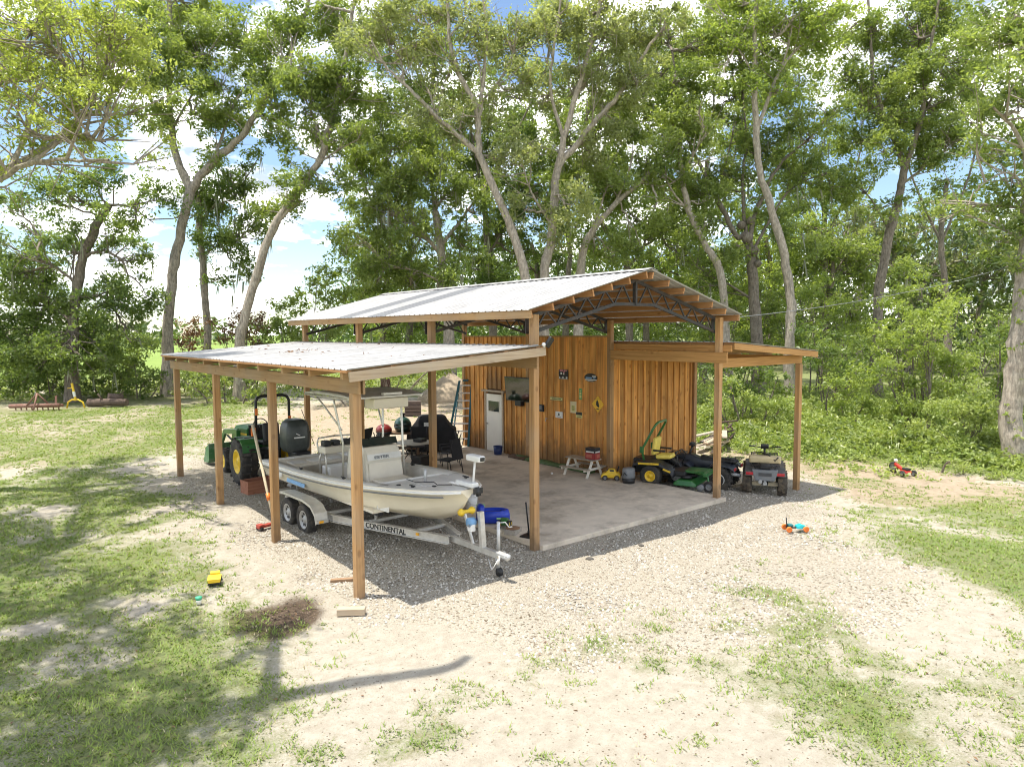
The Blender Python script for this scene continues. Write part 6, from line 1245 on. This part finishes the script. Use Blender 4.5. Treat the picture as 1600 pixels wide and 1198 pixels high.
for i, (lab, dp, tk, bl, lf) in enumerate([
    ('tall background tree high above the left slope of the main roof', 56, [(600, 600), (600, 480), (610, 380), (605, 250)], [(560, 60, 40), (610, 90, 48), (650, 130, 46), (600, 170, 46), (560, 140, 40), (640, 220, 44), (590, 240, 42), (680, 90, 44), (620, 30, 44), (680, 160, 44), (560, 210, 30), (560, 330, 30), (690, 40, 40)], LF_OAK),
    ('tall background tree crown between the pale trees and the roof peak', 57, [(880, 600), (885, 480), (890, 380), (880, 250)], [(800, 140, 46), (850, 110, 46), (890, 160, 46), (830, 200, 46), (880, 240, 46), (930, 160, 42), (790, 60, 44), (860, 20, 44), (920, 300, 40), (860, 300, 42), (810, 290, 42), (960, 260, 40), (740, 130, 40), (760, 190, 40)], LF_OAK),
    ('tall background tree crown above the right slope of the roof', 58, [(1100, 600), (1100, 480), (1095, 380), (1105, 250)], [(1010, 130, 44), (1060, 100, 44), (1110, 130, 44), (1090, 200, 44), (1040, 210, 44), (1150, 220, 42), (1130, 310, 40), (1090, 360, 40), (1050, 330, 40), (1160, 360, 38), (1010, 300, 38), (1150, 70, 44), (1200, 150, 42), (1210, 280, 40)], LF_LIGHT),
    ('tall background tree crown between the slender and the dark trunked trees', 60, [(1290, 600), (1285, 480), (1290, 380), (1280, 250)], [(1250, 120, 40), (1290, 220, 40), (1240, 240, 40), (1310, 120, 36), (1280, 300, 38), (1240, 330, 36), (1330, 300, 30), (1310, 60, 36), (1210, 60, 36)], LF_OAK),
    ('tall background tree crown right of the dark trunked tree', 58, [(1480, 600), (1480, 480), (1470, 380), (1480, 280)], [(1440, 60, 38), (1500, 60, 40), (1510, 140, 38), (1450, 130, 38), (1480, 200, 34), (1540, 180, 34), (1550, 90, 40), (1470, 280, 26), (1580, 210, 36)], LF_OAK)]):
    tree('background_tree', lab, dp, tk, (.36, .2), [([tk[2], (tk[2][0]-50, tk[2][1]-120), (tk[2][0]-60, tk[2][1]-220)], .14, .04), ([tk[2], (tk[2][0]+50, tk[2][1]-125), (tk[2][0]+60, tk[2][1]-230)], .14, .04)], bl, leaf=lf, bark=BK_DARK, L=.27, cr=.8, per=92, dens=2.1, seed=40+i, group=GB)
GM = 'moss hung oaks beyond the right clearing'
for i, (u, dp, lab, bl, tk) in enumerate([
    (1330, 70, 'moss draped oak behind the dark trunked tree', [(1290, 370, 30), (1330, 350, 34), (1370, 345, 32), (1310, 410, 32), (1350, 400, 34), (1395, 390, 30)], [(1340, 590), (1340, 480), (1350, 420), (1335, 370)]),
    (1440, 72, 'moss draped oak with leaning pale limbs in the right background', [(1400, 370, 30), (1440, 350, 34), (1480, 360, 34), (1420, 420, 34), (1470, 420, 36), (1510, 400, 32), (1440, 460, 30), (1490, 470, 30), (1405, 460, 26)], [(1415, 590), (1425, 500), (1445, 440), (1475, 390)]),
    (1530, 76, 'moss draped oak with a stout trunk in the far right clearing', [(1520, 370, 34), (1560, 380, 34), (1590, 400, 32), (1540, 430, 34), (1580, 450, 32), (1510, 450, 30), (1560, 490, 28), (1530, 345, 28), (1600, 350, 34)], [(1524, 556), (1530, 500), (1538, 440), (1550, 390)]),
    (1600, 64, 'moss draped oak cut by the right edge of the frame', [(1600, 470, 34), (1620, 420, 40), (1640, 500, 40), (1590, 510, 28), (1610, 540, 26)], [(1625, 590), (1622, 500), (1620, 440), (1630, 390)])]):
    tree('moss_oak', lab, dp, tk, (.48, .25), [([tk[2], (tk[2][0]-45, tk[2][1]-40)], .16, .05), ([tk[2], (tk[2][0]+45, tk[2][1]-30)], .16, .05)], bl, leaf=LF_PALE, bark=BK_PALE, L=.30, cr=.8, per=85, dens=1.6, seed=50+i, group=GM, mossn=260)

# oak beside the photographer, out of frame on the left: its crown and bare limb shade the lawn
rngo = np.random.default_rng(77)
def shade_oak():
    base = np.array([-10.5, 3.0, gzf(-10.5, 3.0)]); root = empty('shade_oak', base, 0, 'oak beside the lawn whose shadow falls across the left grass', 'tree')
    T = smooth_path([base+[0, 0, -.3], base+[.2, -.2, 4], base+[.6, -.3, 8], base+[.8, -.6, 12]], 5); V, F_ = tubes_arr([(T, knobbly(T, .5, .22, 12, rngo, .1, .5))], 12)
    link('trunk', raw_mesh('trunk', V-base, F_, BK_GREY, smooth=True), root)
    # limbs: sun offset per metre of height
    sx, sy = -SUN_TO.x/SUN_TO.z, -SUN_TO.y/SUN_TO.z
    def above(x, y, h): return np.array([x-sx*h, y-sy*h, h])
    lims = [[base+[.6, -.3, 8], above(-5.6, -1.2, 10), above(-4.2, -1.75, 10.6), above(-2.6, -2.15, 11), above(-1.4, -2.55, 11.3), above(-.35, -2.95, 11.5), above(.1, -2.9, 11.9)],
            [above(-2.3, -2.2, 11.1), above(-2.0, -1.5, 11.2), above(-1.75, -.9, 11.4), above(-1.5, -.3, 11.5)], [base+[.8, -.6, 10], above(-6, 4, 12), above(-3.5, 5.5, 12.5)], [base+[.4, -.2, 6], above(-6, 1, 9.5), above(-3.6, 1.5, 10.2)]]
    rr = [(.30, .07), (.15, .07), (.2, .05), (.16, .05)]
    for q, (a, c) in zip(lims, rr):
        q = smooth_path(q, 5); V, F_ = tubes_arr([(q, knobbly(q, a, c, 8, rngo, .12))], 8); link('limb', raw_mesh('limb', V-base, F_, BK_GREY, smooth=True), root)
    CC = []
    for (x, y, h, R, dn) in [(-6, 4, 12, 2.0, .8), (-4.3, 5.4, 12.3, 1.5, .55), (-5.5, 7.5, 12, 2.0, .7), (-8, 6, 12, 2.4, .9), (-5.2, 1.8, 11, 1.7, .8), (-3.7, 1.9, 11, 1.2, .75), (-3.0, 3.4, 11.5, 1.0, .45), (-7, 0.5, 11, 2.2, .9), (-4.7, -.3, 10.6, 1.3, .9), (-3.6, -.2, 10.8, .9, .8), (-2.8, .6, 11, .7, .6), (-5.6, -1.7, 10.5, 1.4, .9), (-4.3, -1.6, 10.7, .8, .9), (-3.4, -2.0, 10.8, .7, .7), (-1.6, -.05, 11.5, .5, .5), (-4.0, 8.5, 12, 1.3, .5), (-2.6, 7.0, 12, 1.0, .4), (-7.5, 9.5, 12.5, 2.0, .7), (-2.2, -1.0, 11, .45, .5), (-2.2, 10, 12, 1.1, .4), (-5, 11, 12, 1.5, .5), (-4.2, -2.9, 10.6, .7, .5), (-2.7, 1.6, 11.3, .7, .4), (-4.7, -2.0, 10.7, .9, .9), (-3.8, -2.5, 10.8, .6, .8), (-3.1, -1.4, 11, .5, .6), (-4.4, .8, 11, .8, .8), (-3.3, .9, 11, .6, .5), (-3.9, -1.75, 10.7, .5, .9), (-3.2, -1.95, 10.8, .4, .8), (-2.6, -2.15, 10.9, .3, .5)]:
        CC.append(clusters(above(x, y, h), R, .36, rngo, dn*2.7, .6))
    tw = []
    hub = np.concatenate([smooth_path(q, 5) for q in lims])
    for cc in CC:
        for p in cc:
            h = hub[np.argmin(np.linalg.norm(hub-p, axis=1))]; tw.append((np.array([h, (h+p)/2+rngo.normal(size=3)*.15, p]), np.array([.04, .02, .006])))
    V, F_ = tubes_arr(tw, 4); o = link('twigs', raw_mesh('twigs', V-base, F_, BK_GREY, smooth=True), root); o['kind'] = 'stuff'
    V, ti = leafcloud(np.concatenate(CC), .36, 62, .14, rngo, .6); crown_obj('crown', V, ti, LF_OAK, root, base)
shade_oak()

# shrubs
GS = 'shrubs along the left tree line'
for i, (lab, dp, bl, lf) in enumerate([
    ('dark shrub at the left edge of the tree line', 39, [(20, 595, 42), (-10, 570, 45), (45, 575, 38)], LF_DARK),
    ('dark glossy shrub behind the rusty harrow', 39.5, [(85, 590, 40), (70, 560, 36), (110, 605, 32)], LF_DARK),
    ('dark shrub behind the fallen logs', 40.5, [(160, 592, 38), (140, 565, 34), (190, 600, 32)], LF_DARK),
    ('dark shrub at the foot of the forked tree', 39, [(225, 597, 34), (210, 570, 30), (245, 605, 24)], LF_DARK)]):
    bush('lawn_edge_shrub', lab, dp, bl, lf, seed=i, group=GS)
for i, (lab, dp, bl, lf) in enumerate([
    ('leafy bush between the broken tree and the forked tree', 41, [(180, 560, 34), (150, 530, 30), (215, 545, 30), (195, 590, 34)], LF_OAK),
    ('leafy bush left of the broken tree', 40.5, [(60, 540, 40), (20, 520, 36), (95, 560, 36), (40, 580, 40)], LF_DARK),
    ('low leafy bush just right of the forked tree foot', 41, [(290, 590, 26), (310, 575, 24), (330, 595, 26)], LF_OAK),
    ('low leafy bush between vine tree and leaning tree', 41.5, [(355, 580, 26), (385, 590, 26), (410, 575, 24)], LF_DARK)]):
    bush('understory_bush', lab, dp, bl, lf, L=.18, cr=.45, seed=60+i, group=GS, cat='bush')
bush('laurel_bush', 'tall bright green bush right of the leaning tree', 43, [(495, 445, 32), (462, 478, 30), (520, 480, 34), (438, 512, 26), (500, 518, 36), (470, 540, 34), (425, 545, 24), (510, 430, 18)], LF_OAK, L=.22, cr=.5, seed=11, cat='bush')
bush('dead_bush', 'brown withered bush at the foot of the vine covered tree', 42, [(300, 520, 26), (285, 545, 22)], LF_DEAD, seed=12, per=40, cat='bush')
bush('dead_bush', 'brown withered bush just left of the leaning tree foot', 42.5, [(350, 515, 24), (385, 500, 24), (410, 505, 20), (395, 530, 22)], LF_DEAD, seed=13, per=40, cat='bush')
bush('bright_bush', 'large bright yellow green bush on the right bank', 29.5, [(1400, 545, 36), (1448, 525, 42), (1490, 560, 38), (1440, 595, 42), (1382, 585, 30), (1500, 608, 34), (1430, 640, 36), (1470, 490, 26), (1425, 490, 24)], LF_LIGHT, L=.15, cr=.42, per=85, dens=3.2, seed=14, cat='bush')
bush('bright_bush', 'pale green bush left of the thick ivy trunk', 25, [(1500, 655, 34), (1530, 640, 34), (1480, 690, 28), (1545, 690, 26), (1520, 610, 26)], LF_WEED, L=.13, cr=.34, per=75, dens=3.0, seed=15, cat='bush')
bush('dark_bush', 'dark green thicket bush behind the right lean-to post', 35, [(1285, 560, 36), (1320, 540, 40), (1350, 575, 36), (1310, 600, 30), (1270, 520, 30)], LF_DARK, L=.19, cr=.48, seed=16, cat='bush')
bush('dark_bush', 'dark green bush below the right lean-to beam', 33, [(1140, 585, 34), (1180, 570, 36), (1215, 590, 32), (1110, 575, 28), (1165, 610, 28)], LF_DARK, L=.18, cr=.45, seed=17, cat='bush')
bush('bright_bush', 'lime green bush just right of the outer lean-to post', 31, [(1330, 590, 30), (1295, 605, 26), (1355, 630, 26), (1310, 640, 22)], LF_LIGHT, L=.15, cr=.4, per=75, dens=2.6, seed=76, cat='bush')
bush('bright_bush', 'low lime green bush in front of the large bright bush', 27, [(1455, 655, 28), (1415, 665, 26), (1440, 690, 22)], LF_WEED, L=.13, cr=.34, per=75, dens=2.6, seed=77, cat='bush')
bush('bank_thicket', 'light green thicket behind the slender tree trunk', 44, [(1250, 470, 36), (1290, 460, 38), (1270, 520, 38), (1320, 510, 36), (1240, 550, 34), (1300, 565, 34), (1340, 550, 32), (1220, 500, 28)], LF_LIGHT, L=.2, cr=.5, seed=71, cat='bush')
bush('bank_thicket', 'tall green thicket between the burl knotted trunk and the roof end', 45, [(1110, 500, 34), (1150, 480, 34), (1130, 540, 36), (1170, 540, 34), (1200, 500, 34), (1080, 540, 34), (1100, 450, 30), (1190, 450, 30)], LF_OAK, L=.2, cr=.5, seed=72, cat='bush')
bush('bank_thicket', 'bright thicket right of the dark trunked tree foot', 38, [(1400, 470, 32), (1440, 450, 30), (1380, 520, 32), (1350, 590, 28), (1460, 500, 30), (1520, 520, 30), (1550, 560, 28), (1500, 470, 26)], LF_LIGHT, L=.18, cr=.46, seed=73, cat='bush')
bush('bank_thicket', 'dark leafy thicket at the right edge behind the ivy trunk', 31, [(1560, 500, 34), (1590, 540, 34), (1560, 590, 34), (1600, 620, 36), (1540, 540, 28)], LF_DARK, L=.17, cr=.42, seed=74, cat='bush')
bush('bank_thicket', 'low green thicket behind the timber pile', 31, [(1120, 625, 24), (1160, 620, 24), (1200, 625, 24), (1140, 600, 22), (1230, 630, 20)], LF_WEED, L=.15, cr=.36, seed=75, cat='bush')
bush('low_shrub', 'small round shrub in front of the pale green bush', 22, [(1497, 722, 13), (1505, 735, 10)], LF_WEED, L=.09, cr=.18, per=40, seed=18)
bush('low_shrub', 'single low green tuft plant on bare ground before the ivy trunk', 21.3, [(1560, 750, 9), (1550, 752, 7)], LF_LIGHT, L=.08, cr=.12, per=40, seed=19)
bush('mid_bush', 'light green bush seen under the roof left of the dirt mound', 36, [(560, 590, 26), (600, 580, 26), (640, 575, 30), (680, 570, 28), (530, 600, 22), (500, 590, 26)], LF_LIGHT, L=.17, cr=.42, seed=20, cat='bush')
bush('mid_bush', 'green bush under the lean-to roof beyond the tractor', 37, [(310, 600, 24), (350, 595, 26), (400, 598, 26), (440, 590, 28), (280, 590, 20)], LF_OAK, L=.17, cr=.42, seed=21, cat='bush')

# ground cover on the bank, beyond the yard edge
def cover(name, label, pts_fn, n, hgt, L, leaf, rng, per=9, cr=.16):
    P = pts_fn(n, rng); h = hgt(P, rng); c = np.stack([P[:, 0], P[:, 1], gz(P[:, 0], P[:, 1])+h], 1)
    V, ti = leafcloud(c, cr, per, L, rng, .7, nz=1.6); NLEAF[0] += len(ti)
    o = link(name, raw_mesh(name, V, quads(len(ti)), leaf, ti)); tag(o, label, kind='stuff')
def wedge(n, rng, r0, r1, a0, a1, fn):
    r_ = r0+(r1-r0)*rng.random(n); a = rad(1)*(a0+(a1-a0)*rng.random(n))+YAW
    x = CAM_P.x+r_*np.sin(a); y = CAM_P.y+r_*np.cos(a); k = fn(x, y) > rng.random(n); return np.stack([x[k], y[k]], 1)
def f_bank(x, y): return S(18.0, 21.5, x+.12*y+(fbm(x, y, .5, 3)-.5)*5)*S(-5.5, -3.0, y+(x-19)*.25)*((x > 15) | (y > 12.5))
def f_back(x, y): return np.where(x > 5.5, S(26, 31, y+(fbm(x, y, .4, 3)-.5)*8), S(32.5, 35, y+(fbm(x, y, .4, 3)-.5)*4))*(y > 14)
rc = np.random.default_rng(5)
cover('bank_weeds', 'dense green weeds covering the right bank', lambda n, r: wedge(n, r, 20, 52, 8, 48, f_bank), 20000, lambda P, r: (.06+.95*fbm(P[:, 0], P[:, 1], .8, 3)*r.random(len(P)))*np.clip((P[:, 0]+.12*P[:, 1]-17.5)/5, .25, 1.3), .14, LF_WEED, rc, 9, .2)
cover('bank_undergrowth', 'darker leafy undergrowth among the right bank weeds', lambda n, r: wedge(n, r, 24, 56, 10, 48, lambda x, y: f_bank(x, y)*S(.45, .65, fbm(x+9, y, .35, 3))), 6500, lambda P, r: .1+.9*r.random(len(P))*fbm(P[:, 0], P[:, 1], .8, 3), .18, LF_OAK, rc, 9, .26)
cover('rear_weeds', 'green weeds along the rear edge of the yard', lambda n, r: wedge(n, r, 26, 60, -46, 12, f_back), 9000, lambda P, r: .05+.7*r.random(len(P))*fbm(P[:, 0], P[:, 1], .7, 3), .17, LF_WEED, rc, 8, .24)
# ferns: arching fronds
def ferns(name, label, n, rng, fn, r0, r1, a0, a1):
    P = wedge(n, rng, r0, r1, a0, a1, fn); k = len(P); V = []; T = []
    for q in range(9):
        a = rng.random(k)*2*PI; ln = .30+.35*rng.random(k); d = np.stack([np.cos(a), np.sin(a), a*0], 1); s_ = np.stack([-np.sin(a), np.cos(a), a*0], 1)*.028
        b0 = np.stack([P[:, 0], P[:, 1], gz(P[:, 0], P[:, 1])], 1); pts = [b0+d*(ln*f)[:, None]+np.array([0, 0, 1.])*(ln*zf)[:, None] for f, zf in ((.05, .2), (.3, .85), (.75, .95), (1.05, .6))]; wv = (.5, 1.2, .9, .1)
        tq = rng.random(k)
        for i in range(3): V.append(np.stack([pts[i]-s_*wv[i], pts[i]+s_*wv[i], pts[i+1]+s_*wv[i+1], pts[i+1]-s_*wv[i+1]], 1)); T.append(tq)
    V = np.concatenate(V).reshape(-1, 3); T = np.concatenate(T); tag(link(name, raw_mesh(name, V, quads(len(T)), LF_FERN, T)), label, kind='stuff')
ferns('bank_ferns', 'yellow green ferns along the front of the right bank', 1900, rc, lambda x, y: f_bank(x, y)*S(20.5, 23, x+.12*y)*S(.42, .6, fbm(x+3, y+8, .45, 3)), 22, 40, 12, 44)
# trees at the horizon and in the deep background
def massof(name, label, cc, cr, per, L, leaf, rng): 
    V, ti = leafcloud(cc, cr, per, L, rng, .8); NLEAF[0] += len(ti); tag(link(name, raw_mesh(name, V, quads(len(ti)), leaf, ti)), label, kind='stuff')
k = 900; a = rad(1)*(-62+124*rc.random(k))+YAW; r_ = 330+60*rc.random(k); x = CAM_P.x+r_*np.sin(a); y = CAM_P.y+r_*np.cos(a)
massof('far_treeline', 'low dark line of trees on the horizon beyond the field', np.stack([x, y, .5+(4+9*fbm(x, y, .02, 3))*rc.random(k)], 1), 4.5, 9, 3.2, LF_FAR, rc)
k = 2000; a = rad(1)*(-13+62*rc.random(k))+YAW; r_ = 78+40*rc.random(k); x = CAM_P.x+r_*np.sin(a); y = CAM_P.y+r_*np.cos(a)
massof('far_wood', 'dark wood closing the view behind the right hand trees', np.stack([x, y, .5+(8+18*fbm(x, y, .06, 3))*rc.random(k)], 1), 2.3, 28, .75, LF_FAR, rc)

# grass blades and stones
GR_A = leafmat('grass_blade', (.09, .165, .022), (.27, .33, .07), .3, .6)
def grass(name, label, n, r0, r1, a0, a1, rng, hs, m_=None, dry=False):
    def fn(x, y):
        g = masks(x, y)[0]; onslab = (x > 3.8) & (x < 14.1) & (y > -.3) & (y < 11.6)
        nz = fbm(x, y, 4.5, 3)
        if dry: return np.where(onslab, 0, (S(.05, .35, g)*(1-.6*S(.6, .9, g))+.10*S(.5, .7, fbm(x, y, .8, 3)))*.6*S(.35, .65, nz))
        return np.where(onslab, 0, S(.25, .72, g+(nz-.5)*1.5+(fbm(x, y, 11, 2)-.5)*.8)*.95*(g > .03))
    P = wedge(n, rng, r0, r1, a0, a1, fn); k = len(P); z = gz(P[:, 0], P[:, 1])+(fbm(P[:, 0], P[:, 1], .8, 4)-.5)*.07
    dist = np.hypot(P[:, 0]-CAM_P.x, P[:, 1]-CAM_P.y); V = []; T = []; tb = fbm(P[:, 0], P[:, 1], 1.3, 3)
    for q in range(5):
        a = rng.random(k)*2*PI; h = hs*(.35+1.5*rng.random(k)**2); wd = .0045+.0008*dist; o = rng.normal(size=(k, 2))*.035
        b0 = np.stack([P[:, 0]+o[:, 0], P[:, 1]+o[:, 1], z-.01], 1); s_ = np.stack([-np.sin(a), np.cos(a), a*0], 1)*wd[:, None]
        tip = b0+np.stack([np.cos(a)*h*.9, np.sin(a)*h*.9, h*.75], 1); V.append(np.stack([b0-s_, b0+s_, tip], 1)); T.append(np.clip(.65*tb+.5*rng.random(k)-.05, 0, 1))
    V = np.concatenate(V).reshape(-1, 3); T = np.concatenate(T)
    tag(link(name, raw_mesh(name, V, np.arange(len(V), dtype=np.int32).reshape(-1, 3), m_ or GR_A, T)), label, kind='stuff')
grass('lawn_grass', 'short patchy green grass on the sandy lawn', 190000, 4.5, 40, -47, 47, rc, .048)
grass('dry_grass', 'dead straw coloured grass thinning out over the sand', 50000, 4.5, 38, -47, 47, rc, .036, leafmat('straw_blade', (.30, .25, .15), (.50, .44, .29), .2, .7), True)
M_STONE = leafmat('crushed_stone', (.19, .155, .11), (.56, .52, .45), 0., .9)
def stones(n, rng):
    fn = lambda x, y: S(.35, .75, masks(x, y)[1])*((x < 3.85) | (x > 10.25) | (y < -.25))*((x < XR) | (y < D-.1))
    P = wedge(n, rng, 4.5, 24, -40, 44, fn); k = len(P); z = gz(P[:, 0], P[:, 1]); sz = .012+.02*rng.random(k)**2.2
    a0 = rng.random(k)*2*PI; ring = [np.stack([P[:, 0]+np.cos(a0+q*PI/2)*sz*(.7+.6*rng.random(k)), P[:, 1]+np.sin(a0+q*PI/2)*sz*(.7+.6*rng.random(k)), z-.004+rng.random(k)*.004], 1) for q in range(4)]
    top = np.stack([P[:, 0]+rng.normal(size=k)*.004, P[:, 1]+rng.normal(size=k)*.004, z+sz*.9], 1)
    V = np.stack(ring+[top], 1).reshape(-1, 3); b5 = np.arange(k)[:, None, None]*5; F_ = (b5+np.array([[0, 1, 4], [1, 2, 4], [2, 3, 4], [3, 0, 4]])[None]).reshape(-1, 3)
    T = np.repeat(np.clip(1.05*rng.random(k)**.5, 0, 1), 4); tag(link('gravel', raw_mesh('gravel', V, F_, M_STONE, T)), 'loose pale crushed stone around the barn', kind='stuff')
stones(60000, rc)
P = wedge(90000, rc, 8, 13.5, -46, -6, lambda x, y: S(.25, 1., masks(x, y)[3])*.3); cc = np.stack([P[:, 0], P[:, 1], gz(P[:, 0], P[:, 1])+.012+.02*rc.random(len(P))], 1)
V = leaves_arr(cc, .03, .6, (0, 0, 3), rc); tag(link('mulch_chips', raw_mesh('mulch_chips', V, quads(len(cc)), leafmat('mulch_chip', (.02, .013, .008), (.24, .18, .13), 0., .9), rc.random(len(cc))**2.5)), 'dark wood chips in a burnt looking patch before the front left post', kind='stuff')
# dry leaves and twigs lying about
P = wedge(2600, rc, 5, 24, -44, 46, lambda x, y: np.where((x > 3.8) & (x < 14.2) & (y > -.3) & (y < 11.6), 0, .15+.85*S(.3, .7, masks(x, y)[3])+.3*(fbm(x, y, 1.2, 3) > .55)))
cc = np.stack([P[:, 0], P[:, 1], gz(P[:, 0], P[:, 1])+.015], 1); V = leaves_arr(cc, .05, .5, (0, 0, 4), rc); tag(link('fallen_leaves', raw_mesh('fallen_leaves', V, quads(len(cc)), LF_DEAD, rc.random(len(cc)))), 'scattered dry brown leaves on the ground', kind='stuff')
print('LEAVES', NLEAF[0])
